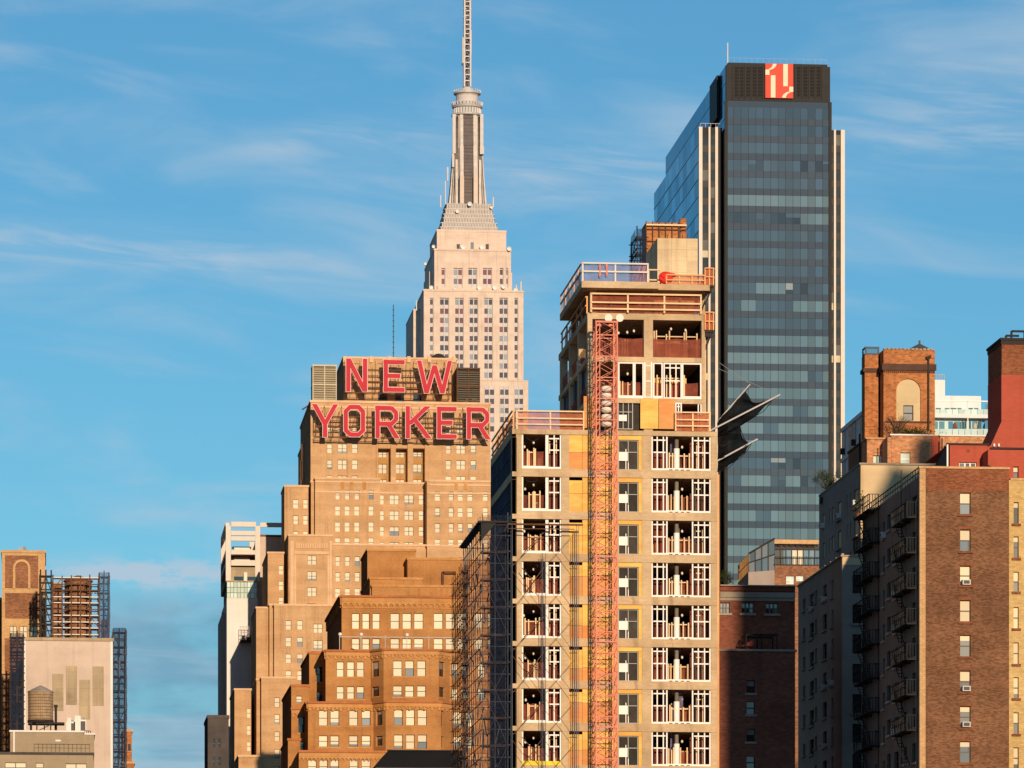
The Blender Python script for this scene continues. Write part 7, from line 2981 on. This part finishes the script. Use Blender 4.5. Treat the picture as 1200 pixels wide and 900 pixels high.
    D.tier(Yb + .3, 1102, 1163, 511.0, 8, ['pale_orange_brick', 'roof_gravel'], z0=zc - .05, cope='white_render', cope_h=.12)
    dp = MB()
    for px in (1103.6, 1038):
        x = PX(px, Yb - .3)
        dp.bar((x, Yb - .42, zc), (x, Yb - .42, PZ(px, 514, Yb)), .09)
    D.part(dp, 'drain_pipe', ['dark_steel'])
    D.finish()
    # long lower flank between the blue glass house and the brick rooms
    # brick tank house with the blind arch
    Yt = Yc + 11
    T = Building('tank_house', 'tall orange brick tank house with a cream blind arch and a window in it', 'tank house', (PX(1062, Yt), Yt))
    zlo = zc - .1
    xa, xb = PX(1035.4, Yt), PX(1095.6, Yt)
    zt4 = PZ(1036, 409.6, Yt)
    pt = Plane((xa, Yt), (xb, Yt))
    arch = pt.rect(1050.4, 1079, 443.6, 493.4)
    win = pt.rect(1059, 1070.8, 474.6, 492.6)
    mb = MB()
    # wall with an arched opening, cut as a fan round the arch
    uc, hw = (arch[0] + arch[1]) / 2, (arch[1] - arch[0]) / 2
    zsp = arch[3] - hw
    mb.wall(pt, 0, pt.len, zlo, zt4, [(arch[0], arch[1], arch[2], arch[3])], .18)
    n = 14
    for i in range(n):
        a0, a1 = math.pi * i / n, math.pi * (i + 1) / n
        p0, p1 = (uc + hw * math.cos(a0), zsp + hw * math.sin(a0)), (uc + hw * math.cos(a1), zsp + hw * math.sin(a1))
        mb.face([pt.pt(p0[0], 0, p0[1]), pt.pt(p0[0], 0, arch[3]), pt.pt(p1[0], 0, arch[3]), pt.pt(p1[0], 0, p1[1])])
        mb.face([pt.pt(p0[0], 0, p0[1]), pt.pt(p1[0], 0, p1[1]), pt.pt(p1[0], .18, p1[1]), pt.pt(p0[0], .18, p0[1])])
    for q in (Plane((xa, Yt + 9), (xa, Yt)), Plane((xb, Yt), (xb, Yt + 9)), Plane((xb, Yt + 9), (xa, Yt + 9))):
        mb.wall(q, 0, q.len, zlo, zt4)
    mb.face([(xa, Yt, zt4 - .3), (xb, Yt, zt4 - .3), (xb, Yt + 9, zt4 - .3), (xa, Yt + 9, zt4 - .3)])
    T.part(mb, 'wall', ['orange_brick'])
    ap = MB()
    pb = Plane((xa, Yt + .17), (xb, Yt + .17))
    ap.wall(pb, arch[0] - .02, arch[1] + .02, arch[2] - .02, arch[3], [win], .15)
    T.part(ap, 'arch_panel', ['cream_arch'])
    T.wins.append((pb, win, ('sash', 'window_brown', ['dark'], None, 'shade_glass', 'shade_glass'), .15))
    bd = MB()
    zq = PZ(1036, 430.5, Yt)
    bd.pbox(pt, -.16, pt.len + .10, -.16, -.005, zq - .22, zq + .30)
    bd.box(xa - .16, xa - .005, Yt + .002, Yt + 9, zq - .22, zq + .30)
    bd.pbox(pt, arch[0] - 1.0, arch[1] + .9, -.08, -.005, arch[2] - .16, arch[2] - .02)
    for i in range(26):
        u = pt.len * (i + .5) / 26
        bd.pbox(pt, u - .05, u + .05, -.12, -.006, zq - .42, zq - .23)
    T.part(bd, 'brick_course', ['dark_brick_course'])
    cp = MB()
    n = 13
    for i in range(n):
        u0, u1 = pt.len * i / n, pt.len * (i + .8) / n
        cp.pbox(pt, u0, u1, -.06, .3, zt4 + .002, zt4 + .12 + (.03 if i % 3 else .0))
    T.part(cp, 'coping', ['grey_stone_trim'])
    # pyramid roof of the tank inside
    ry = MB()
    c = P3(1077.6, 402.4, Yt + 5)
    zb_ = PZ(1077, 409.6, Yt + 5)
    h_ = 15.5 * pxlen(Yt)
    base = [(c.x + h_ * math.cos(a), c.y + h_ * math.sin(a), zb_ - .05) for a in [math.pi * 2 * i / 8 for i in range(8)]]
    for i in range(8):
        ry.face([base[i], base[(i + 1) % 8], (c.x, c.y, c.z)])
    ry.bar((c.x, c.y, c.z - .1), (c.x, c.y, c.z + .25), .14)
    T.part(ry, 'roof', ['dark_slate'])
    pp = MB()
    x = PX(1088.4, Yt - .3)
    pp.bar((x, Yt - .2, PZ(1088, 505, Yt)), (x, Yt - .2, PZ(1088, 420, Yt)), .12)
    pp.bar((x - .2, Yt - .2, PZ(1088, 420, Yt)), (x + .2, Yt - .2, PZ(1088, 418, Yt)), .22)
    T.part(pp, 'drain_pipe', ['dark_steel'])
    # narrow stair turret on its left
    Y5 = Yt + 1.6
    xa5, xb5, zt5, pls5 = T.tier(Y5, 1013.4, 1029.6, 415.6, 1.5, ['orange_brick', 'roof_gravel'], z0=zlo, name='roof_turret')
    T.tier(Y5 + 1.2, 1029.4, 1036, 412.4, 5, ['orange_brick'], z0=zlo, name='roof_turret')
    bd = MB()
    bd.pbox(pls5[1], -.14, pls5[1].len + .02, -.14, -.005, PZ(1013, 436, Y5), PZ(1013, 431.6, Y5))
    bd.box(xa5 - .14, xa5 - .005, Y5 + .002, Y5 + 1.5, PZ(1013, 436, Y5), PZ(1013, 431.6, Y5))
    T.part(bd, 'brick_course', ['dark_brick_course'])
    bd = MB()
    bd.pbox(pls5[1], 0, pls5[1].len, -.06, -.005, PZ(1013, 500, Y5), PZ(1013, 498.6, Y5))
    T.part(bd, 'brick_course', ['orange_brick'])
    T.finish()
    # dark glazed box on the turret
    x0, x1_ = PX(1013.8, Y5), PX(1030.2, Y5)
    z0, z1 = zt5 + .002, PZ(1014, 406.2, Y5)
    t = thing('roof_hatch', 'small dark glazed box on the narrow brick stair turret', 'roof hatch', (x0, Y5, z0))
    q = MB()
    for x in (x0 + .05, x1_ - .05):
        for y in (Y5 + .05, Y5 + 1.35):
            q.bar((x, y, z0), (x, y, z1), .12)
    for z in (z0 + .06, z1 - .06):
        q.box(x0, x1_, Y5 - .02, Y5 + .10, z - .06, z + .06)
        q.box(x0, x0 + .1, Y5 + .11, Y5 + 1.4, z - .06, z + .06)
    q.build('frame', 'scaf_blue', t)
    q = MB()
    q.box(x0 + .12, x1_ - .12, Y5 + .12, Y5 + .16, z0 + .13, z1 - .13)
    q.build('pane', 'side_blue_glass', t)
    # bare shrub and ivy at the foot of the tank house
    random.seed(8)
    p = P3(1051, 508, Yt - 1.4)
    t = thing('shrub', 'bare brown shrub at the foot of the orange brick tank house', 'shrub', p, 'rooftop planting')
    q, lf = MB(), MB()
    for i in range(26):
        b = p + Vector((random.gauss(0, .5), random.gauss(0, .25), random.uniform(.3, 1.5)))
        q.bar(p, b, .025)
        for j in range(3):
            q.bar(p.lerp(b, .5), b + Vector((random.uniform(-.35, .35), random.uniform(-.2, .2), random.uniform(-.1, .3))), .015)
    q.build('branch', 'soil_trunk', t)
    p = P3(1070, 509, Yt - 1.4)
    t = thing('shrub', 'low olive green hedge under the cream arch of the tank house', 'shrub', p, 'rooftop planting')
    for i in range(700):
        c = p + Vector((random.gauss(0, .75), random.gauss(0, .25), abs(random.gauss(.12, .22))))
        d = Vector([random.uniform(-1, 1) for _ in range(3)]).normalized() * .10
        e = Vector([random.uniform(-1, 1) for _ in range(3)]).normalized() * .05
        lf.face([c - d, c + e, c + d, c - e])
    lf.build('leaves', 'leaf', t)
    q = MB()
    q.box(p.x - 1.4, p.x + 1.4, p.y - .25, p.y + .25, p.z - .4, p.z)
    q.build('planter', 'orange_brick', t)

    # ---------------------------------------------------------------- white modern house with green glass behind
    Yg = 500.0
    G_ = Building('glass_house', 'white modern house with green glass balconies behind the brick tank house', 'apartment house', (PX(1128, Yg), Yg))
    G_.tier(Yg + 6, 1080, 1107.4, 444.8, 10, ['white_render', 'roof_gravel'])
    xa, xb, zg, plg = G_.tier(Yg + 3, 1080, 1149.6, 463.2, 12, ['white_render', 'roof_gravel'])
    pg = Plane((PX(1094, Yg), Yg), (PX(1162, Yg), Yg))
    fl = MB()
    for (y0, y1) in ((485.0, 489.6), (510.0, 514)):
        r = pg.rect(1090, 1160.6, y0, y1)
        fl.pbox(pg, r[0], r[1], 0, 3.0, r[2], r[3])
    r = pg.rect(1094, 1160, 514, 600)
    fl.pbox(pg, r[0], r[1], 0, 8, 0, r[3] - .05)
    G_.part(fl, 'floor_slab', ['white_render'])
    for y0, y1, bal in ((473.2, 480.6, 0), (492.4, 504.4, 1)):
        for i, (a, b) in enumerate(((1095.6, 1101), (1102.6, 1108.8), (1113.4, 1118.8), (1120.2, 1127), (1128.2, 1133), (1137.4, 1140), (1141.2, 1146.6), (1148, 1153), (1155, 1160))):
            if i in (5,) and not bal:
                continue
            r = pg.rect(a, b, y0, y1)
            q = MB()
            q.pbox(pg, r[0], r[1], (.92 if bal else 2.94) if a < 1149 else .4, (.98 if bal else 2.99) if a < 1149 else .46, r[2], r[3])
            G_.part(q, 'window', ['teal_glass' if (i + bal) % 3 else 'side_blue_glass'])
    bk = MB()
    r = pg.rect(1094, 1150, 489.6, 510)
    bk.pbox(pg, r[0], r[1], .99, 2.9, r[2], r[3] - .01)
    G_.part(bk, 'back_wall', ['green_glass'])
    rl = MB()
    for (y0, y1) in ((479.6, 485.2), (502.6, 510.2)):
        for i in range(9):
            a, b = 1094.4 + i * 7.3, 1094.4 + (i + 1) * 7.3 - .5
            r = pg.rect(a, b, y0, y1)
            rl.pbox(pg, r[0], r[1], .02, .06, r[2], r[3])
    r = pg.rect(1134, 1161.4, 470, 485)
    G_.part(rl, 'balustrade', ['green_glass'])
    q = MB()
    for px in (1134.4, 1161):
        r = pg.rect(px - .5, px + .5, 469.8, 510)
        q.pbox(pg, r[0], r[1], .08, .22, r[2], r[3])
    r = pg.rect(1094, 1161.4, 469, 470.3)
    q.pbox(pg, r[0], r[1], .08, .2, r[2], r[3])
    for px in (1128.6, 1132.4, 1137, 1147.6, 1149):
        r = pg.rect(px - .35, px + .35, 491, 510)
        q.pbox(pg, r[0], r[1], .1, .2, r[2], r[3], 1)
    G_.part(q, 'frame', ['white_frame', 'dark_steel'])
    q = MB()
    for i in range(5):
        x = PX(1095 + i * 3, Yg + 6)
        q.bar((x, Yg + 6.2, PZ(1095, 444.8, Yg + 6)), (x, Yg + 6.2, PZ(1095, 438.6, Yg + 6)), .06)
    q.bar((PX(1094, Yg + 6), Yg + 6.2, PZ(1095, 438.6, Yg + 6)), (PX(1107, Yg + 6), Yg + 6.2, PZ(1095, 438.6, Yg + 6)), .07)
    G_.part(q, 'roof_rail', ['galv'])
    for px, y, col in ((1119, 508, 'rust_brick'), (1143, 508.5, 'pink_render'), (1155, 508, 'dark_steel')):
        p = P3(px, y + 2, Yg + 1.0)
        q = MB()
        q.lathe(p.x, p.y, [(.2, p.z), (.32, p.z + .35), (.34, p.z + .5)], 10)
        q.lathe(p.x, p.y, [(.05, p.z + .5), (.3, p.z + .8), (.2, p.z + 1.2), (.02, p.z + 1.4)], 8)
        o = q.build('planter', col)
        tag(o, {1119: 'reddish planter on the lower balcony of the white house', 1143: 'pale planter near the middle of the lower white house balcony', 1155: 'dark planter at the right end of the lower white house balcony'}[px], 'planter', 'balcony planters')
    # blue glass house, seen past the corner of the grey house
    Yq = 470.0
    H = Building('blue_glass_house', 'white framed house with blue glass bays left of the brick tank house', 'apartment house', (PX(1012, Yq), Yq))
    xq = PX(1011, Yq)
    Lq = 13.0
    zq = PZ(1012, 480, Yq)
    mb = MB()
    mb.box(xq + .2, xq + 7, Yq, Yq + Lq, 0, zq)
    mb.box(xq + .1, xq + .19, Yq, Yq + Lq, 0, zq - .2)
    H.part(mb, 'wall', ['white_render'])
    pq = Plane((xq, Yq + Lq), (xq, Yq))
    for f in range(6):
        z1 = zq - .5 - f * 3.1
        gl = MB()
        for i in range(6):
            a, b = pq.len * i / 6, pq.len * (i + 1) / 6
            if i % 3 == 1:
                continue
            t0 = random.uniform(-.015, .015)
            gl.face([pq.pt(a + .1, .05 + t0, z1 - 2.6), pq.pt(b - .1, .05 - t0, z1 - 2.6), pq.pt(b - .1, .05 - t0, z1), pq.pt(a + .1, .05 + t0, z1)])
        H.part(gl, 'window', ['side_blue_glass'])
        fr = MB()
        fr.pbox(pq, 0, pq.len, -.05, .08, z1 + .02, z1 + .42)
        H.part(fr, 'floor_band', ['white_render'])
        for i in (0, 3):
            q = MB()
            u = pq.len * (i + .6) / 6
            q.pbox(pq, u, u + .5, -.3, .04, z1 - 2.4, z1 - 1.8)
            H.part(q, 'vent_box', ['dark_steel'])
    # dark flank left of the brick rooms
    Yf = 408.0
    Fk = Building('dark_flank', 'dark brown rooftop wall between the blue glass house and the brick rooms', 'wall', (PX(1000, Yf), Yf))
    xf = PX(1010, Yf)
    q = Plane((xf, Yf + 13), (xf, Yf))
    mb = MB()
    zf0, zf1 = zc - 6, PZ(1010, 519, Yf)
    mb.box(xf, xf + 2, Yf, Yf + 7, 0, zf1)
    Fk.part(mb, 'wall', ['deco_brick'])
    cp = MB()
    cp.box(xf - .1, xf + 2.1, Yf - .1, Yf + 7.1, zf1 + .002, zf1 + .15)
    cp.bar((xf - .15, Yf + .2, zc), (xf - .15, Yf + .2, zf1 + .8), .14)
    Fk.part(cp, 'coping', ['dark_steel'])

    # ---------------------------------------------------------------- roof tree at the far end of the grey house
    random.seed(15)
    Ytr = 404.0
    p = P3(969, 583, Ytr)
    t = thing('roof_tree', 'small bushy roof tree at the far end of the grey house parapet', 'tree', p)
    tr, lf = MB(), MB()
    tr.bar(p, p + Vector((0, 0, 1.1)), .12)
    tips = []
    for i in range(22):
        b = p + Vector((random.gauss(0, .52), random.gauss(0, .45), random.uniform(.7, 2.1)))
        tr.bar(p + Vector((0, 0, random.uniform(.3, 1.0))), b, .035)
        tips.append(b)
    for b in tips:
        for j in range(75):
            c = b + Vector((random.gauss(0, .20), random.gauss(0, .2), random.gauss(0, .16)))
            d = Vector([random.uniform(-1, 1) for _ in range(3)]).normalized() * random.uniform(.04, .08)
            e = Vector([random.uniform(-1, 1) for _ in range(3)]).normalized() * .035
            lf.face([c - d, c + e, c + d, c - e])
    tr.build('trunk', 'soil_trunk', t)
    lf.build('crown', 'leaf', t)
    q = MB()
    q.box(p.x - .6, p.x + .6, p.y - .5, p.y + .5, p.z - .5, p.z)
    q.build('planter', 'dark_steel', t)

    # ---------------------------------------------------------------- lower grey house
    Yl = 365.0
    E_ = Building('grey_house', 'lower grey stucco house with a pale strip coloured in for sun at its front parapet', 'apartment house', (PX(990, Yl), Yl))
    colsE = [(941.0, 943.6, 702, 13.6), (948.8, 953.8, 696, 18), (955, 957.2, 692, 14), (964.2, 968.8, 685.6, 18.4), (974.4, 976.8, 680, 20)]
    lw = []
    for a, b, y, h in colsE:
        for f in range(7):
            yy = y + f * 34.6 * (1 - (987 - a) * .0004)
            if yy < 900:
                lw.append((a, b, yy, yy + h, S_SH))
    fw = [(999, 1009.6, y, y + 22, S_SHD if i % 3 != 1 else S_SH) for i, y in enumerate((673.4, 708.4, 743.4, 778, 813.4, 848.2, 883.4))]
    xa, xb, zE, plsE = E_.tier(Yl, 986.8, 1010, 652.4, 21.6, ['grey_stucco', 'roof_gravel'], wins=fw, lwins=lw, reveal=.16, cope='grey_stone_trim', cope_h=.12, x1=PX(1010, Yl) + 2.0)
    nb = MB()
    psE = plsE[0]
    for i in range(16):
        u = psE.len * (i + .5) / 16
        nb.pbox(psE, u - .12, u + .12, .05, .25, zE + .13, zE + .26 + .06 * (i % 2))
    E_.part(nb, 'parapet_stone', ['grey_stone_trim'])
    bp = MB()
    r = plsE[1].rect(987.4, 998, 653, 660)
    bp.pbox(plsE[1], .02, plsE[1].len - .02, -.03, -.004, zE - .62, zE - .02)  # beige overlay paints in the sunlit top of the grey front
    E_.part(bp, 'parapet', ['beige_stucco'])
    E_.finish(99)
    for (px, py, lab) in ((966, 705.6, 'air conditioner in the top side window of the lower grey house'), (951.6, 717, 'air conditioner in the second side window column of the lower grey house'),
                          (974.6, 803.6, 'white air conditioner jutting out mid height on the lower grey house side'), (966.2, 877.6, 'white air conditioner low on the lower grey house side'), (966, 808.5, 'air conditioner beside the jutting white one on the grey side')):
        u, z = psE.uz(px, py)
        ac_unit(psE, u, z, lab, dep=.16)

    # ---------------------------------------------------------------- old red brick block, mostly in shade
    Yo = 355.0
    O = Building('old_brick_block', 'old dark red brick block with stone cornices, half in shade beside the construction site', 'building', (PX(890, Yo), Yo))
    sty = ('triple', 'window_grey', ['half', 'blind', 'dark'], 'grey_stone_trim', 'shade_glass', 'dark_glass')
    xa, xb, zo, plo = O.tier(Yo + 1.5, 843.2, 931.6, 686.4, 14, ['dark_red_brick', 'roof_gravel'], wins=[(843.4, 855.2, 706, 718.4, sty), (868.8, 883.6, 706, 718.6, sty), (897.4, 911.8, 706.6, 719, sty)], reveal=.2)
    tr = MB()
    po = plo[1]
    for y0, y1, o in ((686.0, 687.4, -.34), (687.5, 692.6, -.12), (694.4, 700.4, -.2), (700.6, 704.2, -.09)):
        r = po.rect(843.3, 931.5, y0, y1)
        tr.pbox(po, .02, po.len, o, -.004, r[2], r[3], 0 if y0 != 687.5 else 1)
    O.part(tr, 'cornice', ['grey_stone_trim', 'dark_red_brick'])
    xl, xr2, zl, pll = O.tier(Yo - 2.5, 843.2, 931.8, 762.8, 3.9, ['dark_red_brick', 'roof_gravel'], wins=[(875, 884.6, y, y + 15, S_SH) for y in (797, 822, 854, 886)], cope='grey_stone_trim', cope_h=.14)
    O.finish()
    q = MB()
    t = thing('roof_pergola', 'dark pergola frame with a red sunshade on the old brick block terrace', 'pergola', (PX(887, Yo - .5), Yo - .5, zl + .14))
    x0, x1_ = PX(872, Yo - .5), PX(908, Yo - .5)
    z1 = PZ(890, 745.6, Yo - .5)
    for x in (x0, (x0 + x1_) / 2, x1_):
        for y in (Yo - 1.6, Yo + .6):
            q.bar((x, y, zl), (x, y, z1), .08)
    for y in (Yo - 1.6, Yo + .6):
        q.bar((x0, y, z1), (x1_, y, z1), .10)
    for i in range(12):
        x = x0 + (x1_ - x0) * i / 11
        q.bar((x, Yo - 1.7, z1 + .06), (x, Yo + .7, z1 + .06), .05)
    q.build('frame', 'black_metal', t)
    q = MB()
    a = P3(870, 757, Yo - 1.2)
    q.face([(a.x, a.y, a.z), (a.x + .9, a.y, a.z + .55), (a.x + .9, a.y + 1.2, a.z + .55), (a.x, a.y + 1.2, a.z)])
    q.face([(a.x, a.y, a.z), (a.x + .9, a.y, a.z + .55), (a.x + .9, a.y, a.z)])
    q.bar((a.x + .45, a.y + .4, zl), (a.x + .45, a.y + .4, a.z + .3), .05)
    q.build('sunshade', 'red_paint', t)
    random.seed(19)
    p = P3(850, 686, Yo + 3)
    p.z = zo
    t = thing('roof_bush', 'small dark bush on the old brick roof beside the construction site', 'bush', p)
    lf, tr = MB(), MB()
    for i in range(10):
        b = p + Vector((random.gauss(0, .25), random.gauss(0, .25), random.uniform(.4, 1.2)))
        tr.bar(p, b, .03)
        for j in range(70):
            c = b + Vector((random.gauss(0, .15), random.gauss(0, .15), random.gauss(0, .14)))
            d = Vector([random.uniform(-1, 1) for _ in range(3)]).normalized() * .06
            e = Vector([random.uniform(-1, 1) for _ in range(3)]).normalized() * .03
            lf.face([c - d, c + e, c + d, c - e])
    tr.build('stem', 'soil_trunk', t)
    lf.build('leaves', 'leaf', t)

    # ---------------------------------------------------------------- glazed penthouse behind it
    Yp = 470.0
    N = Building('glazed_penthouse', 'brown brick block topped by a sloping glass studio below the dark glass tower', 'penthouse', (PX(915, Yp), Yp))
    k = pxlen(Yp)
    xm, xr = PX(908, Yp), PX(962, Yp)
    zb = PZ(908, 662.6, Yp)
    ztp = PZ(908, 630.4, Yp)
    pn = Plane((xm, Yp), (xr, Yp))
    mb = MB()
    r = [pn.rect(921.4, 930.6, 675, 684.6), pn.rect(933, 941.6, 674.6, 681)]
    mb.wall(pn, 0, pn.len, 0, zb, r, .15)
    mb.box(xm, xr, Yp + .2, Yp + 10, zb - .3, zb - .02)
    mb.wall(Plane((xm, Yp + 10), (xm, Yp)), 0, 10, 0, zb)
    N.part(mb, 'wall', ['deco_brick'])
    for q_ in r:
        N.wins.append((pn, q_, ('pair', 'white_frame', ['blind'], None, 'green_glass', 'shade_glass'), .15))
    gl, fr = MB(), MB()
    n = 8
    zm = PZ(930, 643, Yp)
    for i in range(n):
        a, b = pn.len * i / n, pn.len * (i + 1) / n
        gl.face([pn.pt(a + .05, .3, zb + .1), pn.pt(b - .05, .3, zb + .1), pn.pt(b - .05, .3, zm - .1), pn.pt(a + .05, .3, zm - .1)], 0 if i not in (3, 4) else 2)
        gl.face([pn.pt(a + .05, .25, zm + .1), pn.pt(b - .05, .25, zm + .1), pn.pt(b - .05, 1.6, ztp - .5), pn.pt(a + .05, 1.6, ztp - .5)], 1)
        fr.bar(pn.pt(a, .28, zb), pn.pt(a, .28, zm), .10)
        fr.bar(pn.pt(a, .2, zm), pn.pt(a, 1.6, ztp - .4), .09)
    fr.pbox(pn, 0, pn.len, .15, .34, zm - .09, zm + .09)
    fr.pbox(pn, -.1, pn.len, .1, .5, zb + .002, zb + .14)
    fr.pbox(pn, 0, pn.len, -.15, -.08, zb + .8, zb + .88)
    for i in range(16):
        u = pn.len * i / 15
        fr.pbox(pn, u - .02, u + .02, -.14, -.1, zb + .002, zb + .8)
    N.part(gl, 'glazing', ['penthouse_glass', 'skylight_glass', 'cream_blind'])
    N.part(fr, 'frame', ['window_brown'])
    tp = MB()
    tp.box(xm - .2, xr, Yp + 1.2, Yp + 9, ztp - .42, ztp)
    N.part(tp, 'roof', ['quoin_brick'])
    # angled glass on the left
    pA = Plane((PX(877, Yp + 2), Yp + 2), (xm - .05, Yp))
    g2, f2 = MB(), MB()
    za = PZ(890, 668, Yp)
    for i in range(4):
        a, b = pA.len * i / 4, pA.len * (i + 1) / 4
        za_, zb2 = PZ(877, 648.6, Yp + 2), ztp - .05
        t0, t1 = za_ + (zb2 - za_) * i / 4, za_ + (zb2 - za_) * (i + 1) / 4
        zl_ = za + .02
        for j in range(2):
            q0, q1 = j / 2, (j + 1) / 2
            g2.face([pA.pt(a + .05, .1, zl_ + (t0 - zl_) * q0), pA.pt(b - .05, .1, zl_ + (t1 - zl_) * q0), pA.pt(b - .05, .1, zl_ + (t1 - zl_) * q1), pA.pt(a + .05, .1, zl_ + (t0 - zl_) * q1)], random.choice((0, 0, 1)))
        f2.bar(pA.pt(a, .08, zl_), pA.pt(a, .08, t0), .10)
        f2.bar(pA.pt(a, .06, t0), pA.pt(b, .06, t1), .14)
        f2.bar(pA.pt(a, .06, (zl_ + t0) / 2), pA.pt(b, .06, (zl_ + t1) / 2), .09)
    N.part(g2, 'glazing', ['penthouse_glass', 'shade_glass'])
    N.part(f2, 'frame', ['window_brown'])
    lw_ = MB()
    lw_.pbox(pA, 0, pA.len - .02, 0, 3, 0, za)
    N.part(lw_, 'wall', ['pink_render'])
    pB = Plane((PX(864, Yp + 12), Yp + 12), (PX(876.6, Yp + 2), Yp + 2))
    g3 = MB()
    for i in range(5):
        a, b = pB.len * i / 5, pB.len * (i + 1) / 5
        for j in range(2):
            z0_, z1_ = za + (za_ - za) * j / 2, za + (za_ - za) * (j + 1) / 2
            g3.face([pB.pt(a + .08, .05, z0_ + .05), pB.pt(b - .08, .05, z0_ + .05), pB.pt(b - .08, .05, z1_ - .05), pB.pt(a + .08, .05, z1_ - .05)])
    N.part(g3, 'glazing', ['side_blue_glass'])
    f3 = MB()
    f3.pbox(pB, 0, pB.len, .07, 2, 0, za_)
    N.part(f3, 'side_wall', ['window_grey'])
    N.finish()

    # ---------------------------------------------------------------- unseen blocks added outside the picture, shaped to shade this corner
    Yk = 200.0
    xk = .0
    S1 = Building('shade_tower', 'unseen slender brick shaft added right of the view to shade the old brick block', 'tower', (61.0, Yk))
    xk0 = PX(868, Yo) + math.tan(SUN_AZ) * (Yo - Yk)
    S1.prism([(xk0, Yk + 6), (xk0, Yk), (xk0 + 4.7, Yk), (xk0 + 4.7, Yk + 6)], 0, 88, ['dark_red_brick', 'roof_gravel'], cope='grey_stone_trim')
    xk2 = PX(845.5, Yo - 2.5) + math.tan(SUN_AZ) * (Yo - 2.5 - Yk)
    S1.prism([(xk2, Yk + 5), (xk2, Yk + .5), (xk0 - .05, Yk + .5), (xk0 - .05, Yk + 5)], 0, PZ(855, 769, Yo - 2.5) + math.tan(SUN_EL) * (Yo - 2.5 - Yk), ['dark_red_brick', 'roof_gravel'], cope='grey_stone_trim')
    Yk = 225.0
    xk1 = PX(1029, Yc) + math.tan(SUN_AZ) * (Yc - Yk)
    zk = PZ(1040, 550, Yc) + math.tan(SUN_EL) / math.cos(SUN_AZ) * (Yc - Yk)
    S2 = Building('shade_box', 'unseen tall brick box added right of the view to shade the beige stucco front', 'apartment house', (80.0, Yk))  # added box, sized by the shade it casts
    S2.prism([(xk1, Yk + 12), (xk1, Yk), (xk1 + 25, Yk), (xk1 + 25, Yk + 12)], 0, zk - 2.5, ['brown_brick', 'roof_gravel'], cope='grey_stone_trim')
    xa3, xb3 = [PX(px, Yb) + math.tan(SUN_AZ) * (Yb - Yk) for px in (1068, 1089)]
    zk3 = PZ(1078, 527, Yb) + math.tan(SUN_EL) / math.cos(SUN_AZ) * (Yb - Yk)
    S2.prism([(xa3, Yk + 6), (xa3, Yk + .5), (xb3, Yk + .5), (xb3, Yk + 6)], zk - 2.6, zk3, ['brown_brick', 'roof_gravel'], name='roof_turret')  # added step that throws a dark patch on the brick rooms


paint('dark_brick_course', (.10, .055, .04), rough=.9, var=.3)
paint('dark_slate', (.10, .09, .085), rough=.7, var=.2)
right_cluster()


# ================================================================== unseen dark blocks added left of the picture to cut sky light
def side_blocks():
    random.seed(91)
    for i, (x0, x1, y0, y1, h, mat, lab) in enumerate((
            (-110, -27, 480, 690, 225, 'dark_wall', 'broad unseen dark block added beyond the left frame edge to cut sky light, abreast of the brick tower'),
            (-90, -24, 700, 800, 235, 'dark_wall', 'tall unseen dark block added beyond the left frame edge to cut sky light, abreast of the hotel'),
            (-95, -26, 815, 930, 260, 'dark_wall', 'tallest unseen dark block added beyond the left frame edge to cut sky light, behind the hotel'),
            (-130, -36, 1480, 1760, 330, 'dark_wall', 'far unseen dark slab added beyond the left frame edge to cut sky light, abreast of the spire'))):
        B = Building('sky_blocker', lab, 'building', ((x0 + x1) / 2, y0), 'added light-blocking blocks beyond the left frame edge')
        rows = int((h - 8) / 3.6)
        q = MB()
        hol = {1: [], 2: []}
        B.prism([(x0, y1), (x0, y0), (x1, y0), (x1, y1)], 0, h, [mat, 'roof_gravel'], cope='grey_stone_trim')
        for pl in (Plane((x0, y0), (x1, y0)), Plane((x1, y0), (x1, y1))):
            n = int(pl.len / 4)
            for r in range(rows):
                for c in range(n):
                    u = pl.len * (c + .3) / n
                    q.pbox(pl, u, u + 1.7, -.03, .02, 4 + r * 3.6, 6 + r * 3.6)
        tag(B.part(q, 'window', ['dark_glass']), kind='stuff')


side_blocks()
